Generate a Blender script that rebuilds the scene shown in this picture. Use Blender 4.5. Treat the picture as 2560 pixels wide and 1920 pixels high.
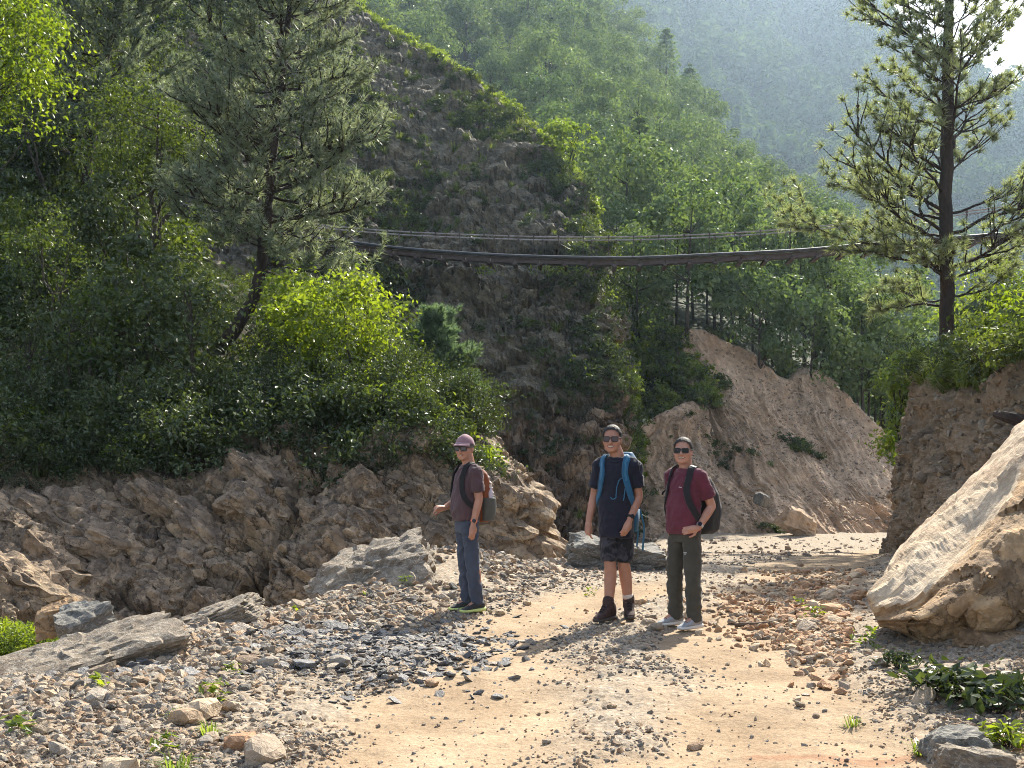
import bpy, bmesh, math, random
import numpy as np
from mathutils import Vector, Matrix, Euler, Quaternion

for o in list(bpy.data.objects):
    bpy.data.objects.remove(o)
scene = bpy.context.scene
COL = scene.collection

# ------------------------------------------------------------------ camera
F, YH, HC = 1100.0, 450.0, 1.55          # focal length in px, horizon row, eye height
HAZE = 0.00018
cam_d = bpy.data.cameras.new('camera')
cam_d.sensor_fit = 'HORIZONTAL'
cam_d.sensor_width = 36.0
cam_d.lens = 36.0 * F / 1024.0
cam_d.shift_y = (YH - 384.0) / 1024.0
cam_d.clip_start = 0.05
cam_d.clip_end = 6000.0
cam = bpy.data.objects.new('camera', cam_d)
cam.location = (0, 0, HC)
cam.rotation_euler = (math.radians(90), 0, 0)
COL.objects.link(cam)
scene.camera = cam

# ------------------------------------------------------------------ sun + sky
SUN_AZ, SUN_EL = math.radians(25.0), math.radians(41.0)
SUN = Vector((math.sin(SUN_AZ) * math.cos(SUN_EL), math.cos(SUN_AZ) * math.cos(SUN_EL), math.sin(SUN_EL)))
sl = bpy.data.lights.new('sun', 'SUN')
sl.energy = 5.0
sl.angle = math.radians(0.53)
sl.color = (1.0, 0.93, 0.80)
sun = bpy.data.objects.new('sun', sl)
sun.rotation_euler = SUN.to_track_quat('Z', 'Y').to_euler()
sun.location = (20, 40, 60)
COL.objects.link(sun)

world = bpy.data.worlds.new('World')
scene.world = world
world.use_nodes = True
wn, wl = world.node_tree.nodes, world.node_tree.links
wn.clear()
w_out = wn.new('ShaderNodeOutputWorld')
w_bg = wn.new('ShaderNodeBackground')
w_bg.inputs['Strength'].default_value = 0.105
w_sky = wn.new('ShaderNodeTexSky')
w_sky.sky_type = 'NISHITA'
w_sky.sun_disc = False
w_sky.sun_elevation = SUN_EL
w_sky.sun_rotation = SUN_AZ
w_sky.air_density = 1.0
w_sky.dust_density = 1.5
w_sky.ozone_density = 1.0
w_co = wn.new('ShaderNodeTexCoord')
w_map = wn.new('ShaderNodeMapping')
w_map.inputs['Scale'].default_value = (1.0, 1.0, 2.2)
w_noise = wn.new('ShaderNodeTexNoise')
w_noise.inputs['Scale'].default_value = 2.6
w_noise.inputs['Detail'].default_value = 7.0
w_noise.inputs['Roughness'].default_value = 0.55
w_ramp = wn.new('ShaderNodeValToRGB')
w_ramp.color_ramp.elements[0].position = 0.47
w_ramp.color_ramp.elements[1].position = 0.66
w_mix = wn.new('ShaderNodeMix')
w_mix.data_type = 'RGBA'
wl.new(w_co.outputs['Generated'], w_map.inputs['Vector'])
wl.new(w_map.outputs['Vector'], w_noise.inputs['Vector'])
wl.new(w_noise.outputs['Fac'], w_ramp.inputs['Fac'])
wl.new(w_ramp.outputs['Color'], w_mix.inputs['Factor'])
wl.new(w_sky.outputs['Color'], w_mix.inputs['A'])
w_mix.inputs['B'].default_value = (5.0, 5.1, 5.3, 1)
wl.new(w_mix.outputs['Result'], w_bg.inputs['Color'])
wl.new(w_bg.outputs['Background'], w_out.inputs['Surface'])

# ------------------------------------------------------------------ render settings
scene.view_settings.view_transform = 'Standard'
scene.view_settings.look = 'None'
scene.view_settings.gamma = 1.0
scene.view_settings.use_curve_mapping = False
scene.view_settings.exposure = 1.45
scene.render.engine = 'CYCLES'
cy = scene.cycles
cy.use_denoising = True
try:
    cy.denoiser = 'OPENIMAGEDENOISE'
    cy.denoising_prefilter = 'NONE'
except Exception:
    pass
cy.max_bounces = 5
cy.diffuse_bounces = 2
cy.glossy_bounces = 2
cy.transmission_bounces = 2
cy.volume_bounces = 1
cy.transparent_max_bounces = 6
cy.sample_clamp_indirect = 4.0
cy.filter_width = 1.0
cy.use_adaptive_sampling = True
cy.adaptive_threshold = 0.03
cy.caustics_reflective = False
cy.caustics_refractive = False

# ------------------------------------------------------------------ helpers: projection
def P(px, py, d):
    """a photo pixel (1024 wide) at ground distance d -> world point"""
    return np.array([(px - 512.0) * d / F, d, HC + (YH - py) * d / F])

def gpt(px, py, z=0.0):
    """a photo pixel on level ground of height z"""
    d = (HC - z) * F / (py - YH)
    return ((px - 512.0) * d / F, d)

# ------------------------------------------------------------------ helpers: numpy noise
_rng = np.random.RandomState(7)
_perm = np.concatenate([_rng.permutation(256)] * 3)
_grad = _rng.normal(size=(256, 3)); _grad /= np.linalg.norm(_grad, axis=1)[:, None]
_rnd = _rng.rand(256)

def _h(ix, iy, iz):
    return _perm[_perm[_perm[ix & 255] + (iy & 255)] + (iz & 255)]

def perlin(p):
    p = np.asarray(p, float)
    i = np.floor(p).astype(int); f = p - i
    u = f * f * f * (f * (f * 6 - 15) + 10)
    r = 0
    for dx in (0, 1):
        for dy in (0, 1):
            for dz in (0, 1):
                g = _grad[_h(i[..., 0] + dx, i[..., 1] + dy, i[..., 2] + dz)]
                dv = f - np.array([dx, dy, dz])
                w = (u[..., 0] if dx else 1 - u[..., 0]) * (u[..., 1] if dy else 1 - u[..., 1]) * (u[..., 2] if dz else 1 - u[..., 2])
                r = r + w * (g * dv).sum(-1)
    return r * 1.5

def fbm(p, octs=4, lac=2.07, gain=0.5):
    p = np.asarray(p, float); a = 1.0; r = 0; q = p.copy()
    for k in range(octs):
        r = r + a * perlin(q + 17.3 * k); q = q * lac; a *= gain
    return r

def ridged(p, octs=4):
    p = np.asarray(p, float); a = 1.0; r = 0; q = p.copy()
    for k in range(octs):
        r = r + a * (1 - 2 * np.abs(perlin(q + 9.1 * k))); q = q * 2.1; a *= 0.5
    return r

def hash1(ix, iy=0, iz=0):
    return _rnd[_h(np.asarray(ix, int), np.asarray(iy, int) + 0 * np.asarray(ix, int), np.asarray(iz, int) + 0 * np.asarray(ix, int))]

def voronoi(p):
    """F1, F2 distance and cell random of a 3-d worley pattern"""
    p = np.asarray(p, float); i = np.floor(p).astype(int)
    f1 = np.full(p.shape[:-1], 9.0); f2 = f1.copy(); idr = f1.copy()
    for dx in (-1, 0, 1):
        for dy in (-1, 0, 1):
            for dz in (-1, 0, 1):
                cx, cy_, cz = i[..., 0] + dx, i[..., 1] + dy, i[..., 2] + dz
                h = _h(cx, cy_, cz)
                c = np.stack([cx + _rnd[h], cy_ + _rnd[(h + 57) & 255], cz + _rnd[(h + 131) & 255]], -1)
                d = np.sqrt(((p - c) ** 2).sum(-1))
                near = d < f1
                f2 = np.where(near, f1, np.minimum(f2, d))
                idr = np.where(near, _rnd[(h + 201) & 255], idr)
                f1 = np.where(near, d, f1)
    return f1, f2, idr

def facets(p, tilt=0.6):
    """broken rock: every worley cell is a flat facet with its own height and tilt; returns (height, joint)"""
    p = np.asarray(p, float); i = np.floor(p).astype(int)
    f1 = np.full(p.shape[:-1], 9.0); f2 = f1.copy(); hh = f1 * 0; q = np.zeros_like(p)
    for dx in (-1, 0, 1):
        for dy in (-1, 0, 1):
            for dz in (-1, 0, 1):
                cx, cy_, cz = i[..., 0] + dx, i[..., 1] + dy, i[..., 2] + dz
                h = _h(cx, cy_, cz)
                c = np.stack([cx + _rnd[h], cy_ + _rnd[(h + 57) & 255], cz + _rnd[(h + 131) & 255]], -1)
                v = p - c; d = np.sqrt((v ** 2).sum(-1))
                near = d < f1
                f2 = np.where(near, f1, np.minimum(f2, d)); f1 = np.where(near, d, f1)
                hh = np.where(near, h, hh); q = np.where(near[..., None], v, q)
    hh = hh.astype(int)
    out = _rnd[(hh + 201) & 255] - 0.5 + tilt * (q * _grad[(hh + 33) & 255]).sum(-1)
    return out, 1 - smooth(0, 0.09, f2 - f1)

def smooth(a, b, x):
    t = np.clip((x - a) / (b - a), 0, 1)
    return t * t * (3 - 2 * t)

# ------------------------------------------------------------------ helpers: meshes and objects
def mesh_np(name, verts, faces, mat=None, smooth_shade=False):
    verts = np.asarray(verts, np.float32).reshape(-1, 3)
    faces = np.asarray(faces, np.int32)
    me = bpy.data.meshes.new(name)
    n, k = faces.shape
    me.vertices.add(len(verts)); me.vertices.foreach_set('co', verts.ravel())
    me.loops.add(n * k); me.loops.foreach_set('vertex_index', faces.ravel())
    me.polygons.add(n)
    me.polygons.foreach_set('loop_start', np.arange(0, n * k, k, dtype=np.int32))
    if smooth_shade:
        me.polygons.foreach_set('use_smooth', np.ones(n, bool))
    else:
        me.polygons.foreach_set('use_smooth', np.zeros(n, bool))
    me.update(calc_edges=True)
    me.validate()
    if mat is not None:
        me.materials.append(mat)
    return me

class MB:
    """collects tri/quad pieces, builds ONE mesh"""
    def __init__(s): s.v = []; s.f = []; s.n = 0; s.mi = []
    def add(s, v, f, mi=0):
        v = np.asarray(v, float).reshape(-1, 3)
        for q in f:
            s.f.append(tuple(int(a) + s.n for a in q)); s.mi.append(mi)
        s.v.append(v); s.n += len(v)
    def mesh(s, name, mats, smooth_shade=False):
        me = bpy.data.meshes.new(name)
        me.from_pydata(np.concatenate(s.v).tolist(), [], s.f)
        for m in (mats if isinstance(mats, (list, tuple)) else [mats]):
            me.materials.append(m)
        me.polygons.foreach_set('material_index', np.array(s.mi, np.int32))
        me.polygons.foreach_set('use_smooth', np.full(len(s.f), bool(smooth_shade)))
        me.update()
        return me
    def tube(s, pts, radii, seg=8, mi=0, cap=True, flat=(1, 1)):
        pts = np.asarray(pts, float); n = len(pts)
        radii = np.broadcast_to(np.asarray(radii, float), (n,))
        t = np.gradient(pts, axis=0); t /= (np.linalg.norm(t, axis=1)[:, None] + 1e-9)
        up = np.array([0, 0, 1.0])
        if abs(t[0] @ up) > 0.9: up = np.array([0, 1.0, 0])
        a = np.cross(t[0], up); a /= np.linalg.norm(a)
        vs = []
        for i in range(n):
            a = a - t[i] * (a @ t[i]); a /= (np.linalg.norm(a) + 1e-9)
            b = np.cross(t[i], a)
            th = np.arange(seg) * 2 * math.pi / seg
            vs.append(pts[i] + radii[i] * (flat[0] * np.cos(th)[:, None] * a + flat[1] * np.sin(th)[:, None] * b))
        fs = []
        for i in range(n - 1):
            for j in range(seg):
                k = (j + 1) % seg
                fs.append((i * seg + j, i * seg + k, (i + 1) * seg + k, (i + 1) * seg + j))
        if cap:
            fs.append(tuple(range(seg - 1, -1, -1))); fs.append(tuple((n - 1) * seg + j for j in range(seg)))
        s.add(np.concatenate(vs), fs, mi)
    def box(s, c, h, R=None, mi=0):
        v = np.array([(x, y, z) for x in (-1, 1) for y in (-1, 1) for z in (-1, 1)], float) * np.asarray(h, float)
        if R is not None: v = v @ np.asarray(R).T
        s.add(v + np.asarray(c, float), [(0, 1, 3, 2), (4, 6, 7, 5), (0, 4, 5, 1), (2, 3, 7, 6), (0, 2, 6, 4), (1, 5, 7, 3)], mi)

def obj(name, data, parent=None, label=None, cat=None, group=None, kind=None, loc=None, rot=None, scl=None):
    o = bpy.data.objects.new(name, data)
    COL.objects.link(o)
    if parent is not None: o.parent = parent
    if label: o['label'] = label
    if cat: o['category'] = cat
    if group: o['group'] = group
    if kind: o['kind'] = kind
    if loc is not None: o.location = loc
    if rot is not None: o.rotation_euler = rot
    if scl is not None: o.scale = (scl, scl, scl) if np.isscalar(scl) else scl
    return o

def copy_tree(o, parent=None):
    c = o.copy(); COL.objects.link(c); c.parent = parent
    for ch in o.children:
        copy_tree(ch, c)
    return c

# ------------------------------------------------------------------ helpers: stuff by geometry nodes
def scatter(name, protos, pts, rots, scls, idx, kind='stuff', parent=None, label=None, cat=None):
    """one object: every proto mesh instanced on its share of the points"""
    me = bpy.data.meshes.new(name)
    n = len(pts)
    me.vertices.add(n); me.vertices.foreach_set('co', np.asarray(pts, np.float32).ravel())
    scls = np.asarray(scls, np.float32)
    if scls.ndim == 1: scls = np.repeat(scls[:, None], 3, 1)
    a = me.attributes.new('irot', 'FLOAT_VECTOR', 'POINT'); a.data.foreach_set('vector', np.asarray(rots, np.float32).ravel())
    a = me.attributes.new('iscl', 'FLOAT_VECTOR', 'POINT'); a.data.foreach_set('vector', scls.ravel())
    a = me.attributes.new('iidx', 'INT', 'POINT'); a.data.foreach_set('value', np.asarray(idx, np.int32))
    o = obj(name, me, parent=parent, kind=kind, label=label, cat=cat)
    ng = bpy.data.node_groups.new('scatter_' + name, 'GeometryNodeTree')
    ng.interface.new_socket('Geometry', in_out='INPUT', socket_type='NodeSocketGeometry')
    ng.interface.new_socket('Geometry', in_out='OUTPUT', socket_type='NodeSocketGeometry')
    N, L = ng.nodes, ng.links
    gi, go = N.new('NodeGroupInput'), N.new('NodeGroupOutput')
    ar = N.new('GeometryNodeInputNamedAttribute'); ar.data_type = 'FLOAT_VECTOR'; ar.inputs['Name'].default_value = 'irot'
    asc = N.new('GeometryNodeInputNamedAttribute'); asc.data_type = 'FLOAT_VECTOR'; asc.inputs['Name'].default_value = 'iscl'
    ai = N.new('GeometryNodeInputNamedAttribute'); ai.data_type = 'INT'; ai.inputs['Name'].default_value = 'iidx'
    m2p = N.new('GeometryNodeMeshToPoints')
    L.new(gi.outputs[0], m2p.inputs['Mesh'])
    jg = N.new('GeometryNodeJoinGeometry')
    e2r = N.new('FunctionNodeEulerToRotation'); L.new(ar.outputs['Attribute'], e2r.inputs[0])
    for k, pr in enumerate(protos):
        if not np.any(np.asarray(idx) == k): continue
        po = bpy.data.objects.get('proto_' + pr.name)
        if po is None:
            po = bpy.data.objects.new('proto_' + pr.name, pr)      # never linked to the scene
        oi = N.new('GeometryNodeObjectInfo'); oi.inputs['Object'].default_value = po; oi.inputs['As Instance'].default_value = False
        cmp_ = N.new('FunctionNodeCompare'); cmp_.data_type = 'INT'; cmp_.operation = 'EQUAL'
        ii = [s for s in cmp_.inputs if s.type == 'INT']
        L.new(ai.outputs['Attribute'], ii[0]); ii[1].default_value = k
        iop = N.new('GeometryNodeInstanceOnPoints')
        L.new(m2p.outputs['Points'], iop.inputs['Points'])
        L.new(cmp_.outputs[0], iop.inputs['Selection'])
        L.new(oi.outputs['Geometry'], iop.inputs['Instance'])
        L.new(e2r.outputs[0], iop.inputs['Rotation'])
        L.new(asc.outputs['Attribute'], iop.inputs['Scale'])
        L.new(iop.outputs['Instances'], jg.inputs[0])
    L.new(jg.outputs[0], go.inputs[0])
    md = o.modifiers.new('scatter', 'NODES'); md.node_group = ng
    return o
# ------------------------------------------------------------------ materials
def new_mat(name):
    m = bpy.data.materials.new(name); m.use_nodes = True
    m.node_tree.nodes.clear()
    return m, m.node_tree.nodes, m.node_tree.links

def ramp(N, stops, interp='LINEAR'):
    r = N.new('ShaderNodeValToRGB'); r.color_ramp.interpolation = interp
    e = r.color_ramp.elements
    while len(e) < len(stops): e.new(0.5)
    for k, (p, c) in enumerate(stops):
        e[k].position = p; e[k].color = (c[0], c[1], c[2], 1)
    return r

def noise_n(N, L, vec, scale, detail=4, rough=0.55, dist=0.0):
    n = N.new('ShaderNodeTexNoise'); n.inputs['Scale'].default_value = scale
    n.inputs['Detail'].default_value = detail; n.inputs['Roughness'].default_value = rough
    n.inputs['Distortion'].default_value = dist
    if vec is not None: L.new(vec, n.inputs['Vector'])
    return n

def mixc(N, L, fac, a, b, mode='MIX'):
    m = N.new('ShaderNodeMix'); m.data_type = 'RGBA'; m.blend_type = mode
    for s, v in (('Factor', fac), ('A', a), ('B', b)):
        if hasattr(v, 'is_linked'): L.new(v, m.inputs[s])
        elif s == 'Factor': m.inputs[s].default_value = v
        else: m.inputs[s].default_value = (v[0], v[1], v[2], 1)
    return m.outputs['Result']

def rock_mat(name, cols, scale=1.0, stretch=(1, 1, 1), rot=(0, 0, 0), stain=(0.03, 0.027, 0.025), stain_amt=0.5, bump=0.6, rough=0.9, vein=None, crack=0.0):
    m, N, L = new_mat(name)
    out = N.new('ShaderNodeOutputMaterial'); b = N.new('ShaderNodeBsdfPrincipled')
    b.inputs['Roughness'].default_value = rough; b.inputs['Specular IOR Level'].default_value = 0.25
    tc = N.new('ShaderNodeTexCoord'); m0 = N.new('ShaderNodeMapping'); mp = N.new('ShaderNodeMapping')
    m0.inputs['Rotation'].default_value = rot; mp.inputs['Scale'].default_value = stretch
    L.new(tc.outputs['Object'], m0.inputs['Vector']); L.new(m0.outputs['Vector'], mp.inputs['Vector'])
    n1 = noise_n(N, L, mp.outputs[0], 0.9 * scale, 6, 0.6, 0.4)
    k = len(cols)
    r1 = ramp(N, [(0.28 + 0.44 * i / (k - 1), c) for i, c in enumerate(cols)]); L.new(n1.outputs['Fac'], r1.inputs['Fac'])
    n2 = noise_n(N, L, mp.outputs[0], 7 * scale, 5, 0.65)
    r2 = ramp(N, [(0.3, (0.62, 0.62, 0.62)), (0.7, (1.25, 1.22, 1.18))]); L.new(n2.outputs['Fac'], r2.inputs['Fac'])
    c = mixc(N, L, 1.0, r1.outputs['Color'], r2.outputs['Color'], 'MULTIPLY')
    n3 = noise_n(N, L, tc.outputs['Object'], 0.55 * scale, 5, 0.7, 1.2)
    r3 = ramp(N, [(0.50, (0, 0, 0)), (0.68, (stain_amt,) * 3)]); L.new(n3.outputs['Fac'], r3.inputs['Fac'])
    c = mixc(N, L, r3.outputs['Color'], c, stain)
    if vein:
        n4 = noise_n(N, L, mp.outputs[0], 2.2 * scale, 4, 0.6, 2.0)
        r4 = ramp(N, [(0.47, (0, 0, 0)), (0.5, (0.8,) * 3), (0.53, (0, 0, 0))]); L.new(n4.outputs['Fac'], r4.inputs['Fac'])
        c = mixc(N, L, r4.outputs['Color'], c, vein)
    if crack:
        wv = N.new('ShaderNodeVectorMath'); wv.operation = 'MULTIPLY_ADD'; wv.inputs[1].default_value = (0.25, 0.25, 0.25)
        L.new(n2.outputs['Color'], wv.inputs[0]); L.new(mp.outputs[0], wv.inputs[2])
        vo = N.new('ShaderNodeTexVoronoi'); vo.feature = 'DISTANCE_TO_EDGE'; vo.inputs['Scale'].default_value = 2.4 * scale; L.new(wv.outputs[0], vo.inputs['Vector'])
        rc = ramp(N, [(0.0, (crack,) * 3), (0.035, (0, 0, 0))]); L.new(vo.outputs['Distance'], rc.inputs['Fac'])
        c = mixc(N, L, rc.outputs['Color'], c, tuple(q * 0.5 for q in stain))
        v2 = N.new('ShaderNodeTexVoronoi'); v2.inputs['Scale'].default_value = 2.4 * scale; L.new(wv.outputs[0], v2.inputs['Vector'])
        sp_ = N.new('ShaderNodeSeparateColor'); L.new(v2.outputs['Color'], sp_.inputs[0])
        rv = ramp(N, [(0.0, (0.72, 0.72, 0.74)), (1.0, (1.22, 1.18, 1.12))]); L.new(sp_.outputs[0], rv.inputs['Fac'])
        c = mixc(N, L, 1.0, c, rv.outputs['Color'], 'MULTIPLY')
    L.new(c, b.inputs['Base Color'])
    n5 = noise_n(N, L, tc.outputs['Object'] if crack else mp.outputs[0], 12 * scale, 6, 0.7)
    bp = N.new('ShaderNodeBump'); bp.inputs['Strength'].default_value = bump; bp.inputs['Distance'].default_value = 0.06 / scale
    L.new(n5.outputs['Fac'], bp.inputs['Height']); L.new(bp.outputs[0], b.inputs['Normal'])
    L.new(b.outputs[0], out.inputs['Surface'])
    return m

def leaf_mat(name, c_lo, c_hi, trans=0.45, gloss=0.06, tcol=None, grough=0.35):
    """leaf: diffuse + translucent + a little gloss, hue varied by island and by object"""
    m, N, L = new_mat(name)
    out = N.new('ShaderNodeOutputMaterial')
    geo = N.new('ShaderNodeNewGeometry'); oi = N.new('ShaderNodeObjectInfo')
    ad = N.new('ShaderNodeMath'); ad.operation = 'MULTIPLY_ADD'; ad.inputs[1].default_value = 0.65
    ml = N.new('ShaderNodeMath'); ml.operation = 'MULTIPLY'; ml.inputs[1].default_value = 0.35
    L.new(oi.outputs['Random'], ml.inputs[0])
    L.new(geo.outputs['Random Per Island'], ad.inputs[0]); L.new(ml.outputs[0], ad.inputs[2])
    r = ramp(N, [(0.1, c_lo), (0.9, c_hi)]); L.new(ad.outputs[0], r.inputs['Fac'])
    d = N.new('ShaderNodeBsdfDiffuse'); t = N.new('ShaderNodeBsdfTranslucent'); g = N.new('ShaderNodeBsdfGlossy')
    g.inputs['Roughness'].default_value = grough
    L.new(r.outputs['Color'], d.inputs['Color'])
    tm = mixc(N, L, 1.0, r.outputs['Color'], tcol or (1.9, 1.75, 0.55), 'MULTIPLY'); L.new(tm, t.inputs['Color'])
    x1 = N.new('ShaderNodeMixShader'); x1.inputs[0].default_value = trans
    L.new(d.outputs[0], x1.inputs[1]); L.new(t.outputs[0], x1.inputs[2])
    x2 = N.new('ShaderNodeMixShader'); x2.inputs[0].default_value = gloss
    L.new(x1.outputs[0], x2.inputs[1]); L.new(g.outputs[0], x2.inputs[2])
    L.new(x2.outputs[0], out.inputs['Surface'])
    return m

def plain_mat(name, col, rough=0.7, spec=0.3, nscale=None, namt=0.2, metal=0.0, bump=0.0):
    m, N, L = new_mat(name)
    out = N.new('ShaderNodeOutputMaterial'); b = N.new('ShaderNodeBsdfPrincipled')
    b.inputs['Roughness'].default_value = rough; b.inputs['Specular IOR Level'].default_value = spec
    b.inputs['Metallic'].default_value = metal
    b.inputs['Base Color'].default_value = (*col, 1)
    if nscale:
        tc = N.new('ShaderNodeTexCoord')
        n = noise_n(N, L, tc.outputs['Object'], nscale, 5, 0.6)
        r = ramp(N, [(0.3, tuple(x * (1 - namt) for x in col)), (0.7, tuple(x * (1 + namt) for x in col))])
        L.new(n.outputs['Fac'], r.inputs['Fac']); L.new(r.outputs['Color'], b.inputs['Base Color'])
        if bump:
            bp = N.new('ShaderNodeBump'); bp.inputs['Strength'].default_value = bump; bp.inputs['Distance'].default_value = 0.02
            L.new(n.outputs['Fac'], bp.inputs['Height']); L.new(bp.outputs[0], b.inputs['Normal'])
    L.new(b.outputs[0], out.inputs['Surface'])
    return m

def stone_mat(name, cols, rough=0.85):
    """every stone (instance or object) takes one colour of the list, with grain"""
    m, N, L = new_mat(name)
    out = N.new('ShaderNodeOutputMaterial'); b = N.new('ShaderNodeBsdfPrincipled')
    b.inputs['Roughness'].default_value = rough; b.inputs['Specular IOR Level'].default_value = 0.3
    oi = N.new('ShaderNodeObjectInfo'); k = len(cols)
    r = ramp(N, [(i / k, c) for i, c in enumerate(cols)], 'CONSTANT'); L.new(oi.outputs['Random'], r.inputs['Fac'])
    tc = N.new('ShaderNodeTexCoord')
    n = noise_n(N, L, tc.outputs['Object'], 3.0, 5, 0.65, 0.6)
    r2 = ramp(N, [(0.3, (0.68, 0.66, 0.64)), (0.7, (1.2, 1.18, 1.15))]); L.new(n.outputs['Fac'], r2.inputs['Fac'])
    c = mixc(N, L, 1.0, r.outputs['Color'], r2.outputs['Color'], 'MULTIPLY')
    L.new(c, b.inputs['Base Color'])
    bp = N.new('ShaderNodeBump'); bp.inputs['Strength'].default_value = 0.5; bp.inputs['Distance'].default_value = 0.1
    L.new(n.outputs['Fac'], bp.inputs['Height']); L.new(bp.outputs[0], b.inputs['Normal'])
    L.new(b.outputs[0], out.inputs['Surface'])
    return m

M = {}
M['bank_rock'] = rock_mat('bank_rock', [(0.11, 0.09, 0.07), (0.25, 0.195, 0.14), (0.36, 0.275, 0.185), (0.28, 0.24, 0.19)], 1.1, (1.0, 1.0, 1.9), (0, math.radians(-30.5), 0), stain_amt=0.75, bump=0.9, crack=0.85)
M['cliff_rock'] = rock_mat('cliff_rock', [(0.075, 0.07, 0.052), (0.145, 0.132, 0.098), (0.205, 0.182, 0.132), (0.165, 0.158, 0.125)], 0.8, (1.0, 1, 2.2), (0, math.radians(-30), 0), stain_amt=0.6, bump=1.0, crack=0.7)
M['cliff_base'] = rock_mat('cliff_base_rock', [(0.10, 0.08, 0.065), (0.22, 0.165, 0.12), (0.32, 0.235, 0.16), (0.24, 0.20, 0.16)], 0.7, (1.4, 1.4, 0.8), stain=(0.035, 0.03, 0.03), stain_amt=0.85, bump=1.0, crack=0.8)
M['slide'] = rock_mat('slide_soil', [(0.36, 0.25, 0.165), (0.47, 0.34, 0.23), (0.54, 0.385, 0.26), (0.48, 0.375, 0.28)], 0.5, (1, 1, 1), stain=(0.16, 0.09, 0.055), stain_amt=0.35, bump=0.8)
M['embank'] = rock_mat('embankment_earth', [(0.10, 0.075, 0.055), (0.20, 0.15, 0.10), (0.28, 0.20, 0.13), (0.24, 0.19, 0.14)], 1.4, stain_amt=0.4, bump=0.9)
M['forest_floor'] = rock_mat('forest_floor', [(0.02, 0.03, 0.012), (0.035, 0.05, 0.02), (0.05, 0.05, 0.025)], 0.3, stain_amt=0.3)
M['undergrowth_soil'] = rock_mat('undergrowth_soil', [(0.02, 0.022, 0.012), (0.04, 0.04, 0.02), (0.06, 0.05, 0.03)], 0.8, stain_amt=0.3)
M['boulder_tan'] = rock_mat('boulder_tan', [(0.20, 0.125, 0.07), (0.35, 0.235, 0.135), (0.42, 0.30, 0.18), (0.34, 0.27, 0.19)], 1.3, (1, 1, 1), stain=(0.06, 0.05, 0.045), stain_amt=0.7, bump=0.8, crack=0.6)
M['boulder_white'] = rock_mat('boulder_white', [(0.36, 0.265, 0.175), (0.50, 0.395, 0.28), (0.58, 0.48, 0.36)], 1.5, (3.5, 2.0, 0.7), (0, math.radians(-38.5), 0), stain=(0.22, 0.12, 0.06), stain_amt=0.6, bump=0.6)
M['boulder_grey'] = rock_mat('boulder_grey', [(0.13, 0.11, 0.085), (0.24, 0.20, 0.155), (0.34, 0.29, 0.225)], 2.0, (1, 1, 2.5), stain=(0.12, 0.08, 0.05), stain_amt=0.6, bump=0.9, vein=(0.40, 0.36, 0.30))
M['boulder_dark'] = rock_mat('boulder_dark', [(0.10, 0.10, 0.095), (0.17, 0.165, 0.15), (0.25, 0.23, 0.20)], 2.0, (1, 2, 2), stain_amt=0.6, vein=(0.36, 0.33, 0.28))
GRAVEL = [tuple(c_ * 0.86 for c_ in q_) for q_ in [(0.40, 0.29, 0.19), (0.32, 0.255, 0.185), (0.25, 0.225, 0.195), (0.50, 0.42, 0.32), (0.17, 0.155, 0.135), (0.40, 0.27, 0.17), (0.31, 0.275, 0.23), (0.46, 0.36, 0.255), (0.25, 0.185, 0.13), (0.37, 0.32, 0.26)]]
M['stone'] = stone_mat('river_stone', GRAVEL)
M['slate'] = stone_mat('dark_slate', [(0.095, 0.095, 0.098), (0.15, 0.15, 0.155), (0.07, 0.068, 0.068), (0.21, 0.205, 0.20), (0.13, 0.12, 0.115), (0.30, 0.25, 0.2)], 0.6)
M['orange_stone'] = stone_mat('orange_stone', [(0.42, 0.26, 0.15), (0.48, 0.32, 0.19), (0.36, 0.21, 0.12), (0.30, 0.24, 0.18), (0.46, 0.36, 0.25)])
M['rubble'] = stone_mat('rubble_stone', [(0.27, 0.20, 0.13), (0.20, 0.15, 0.105), (0.33, 0.25, 0.165), (0.25, 0.21, 0.16), (0.15, 0.115, 0.085)])
M['scree'] = stone_mat('scree_stone', [(0.36, 0.27, 0.19), (0.28, 0.21, 0.155), (0.44, 0.36, 0.27), (0.32, 0.24, 0.17), (0.24, 0.19, 0.15)])
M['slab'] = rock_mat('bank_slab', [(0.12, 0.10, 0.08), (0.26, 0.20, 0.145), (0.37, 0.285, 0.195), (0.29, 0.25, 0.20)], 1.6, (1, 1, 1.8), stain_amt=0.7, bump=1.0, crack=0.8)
# ------------------------------------------------------------------ terrain sheets
def cr(ctrl, n):
    """Catmull-Rom resample along axis 0 to n samples"""
    ctrl = np.asarray(ctrl, float); k = len(ctrl)
    t = np.linspace(0, k - 1 - 1e-9, n); i = t.astype(int); f = (t - i).reshape(-1, *([1] * (ctrl.ndim - 1)))
    g = lambda j: ctrl[np.clip(j, 0, k - 1)]
    p0, p1, p2, p3 = g(i - 1), g(i), g(i + 1), g(i + 2)
    return 0.5 * (2 * p1 + (p2 - p0) * f + (2 * p0 - 5 * p1 + 4 * p2 - p3) * f ** 2 + (3 * p1 - p0 - 3 * p2 + p3) * f ** 3)

def sheet(grid, nu, nv):
    """grid[col][row] of world points -> (nu,nv,3)"""
    g = np.array(grid, float)
    g = cr(g, nu)
    g = cr(np.swapaxes(g, 0, 1), nv)
    return np.swapaxes(g, 0, 1)

def normals(S):
    du = np.gradient(S, axis=0); dv = np.gradient(S, axis=1)
    n = np.cross(du, dv); n /= (np.linalg.norm(n, axis=-1, keepdims=True) + 1e-9)
    return n

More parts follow.
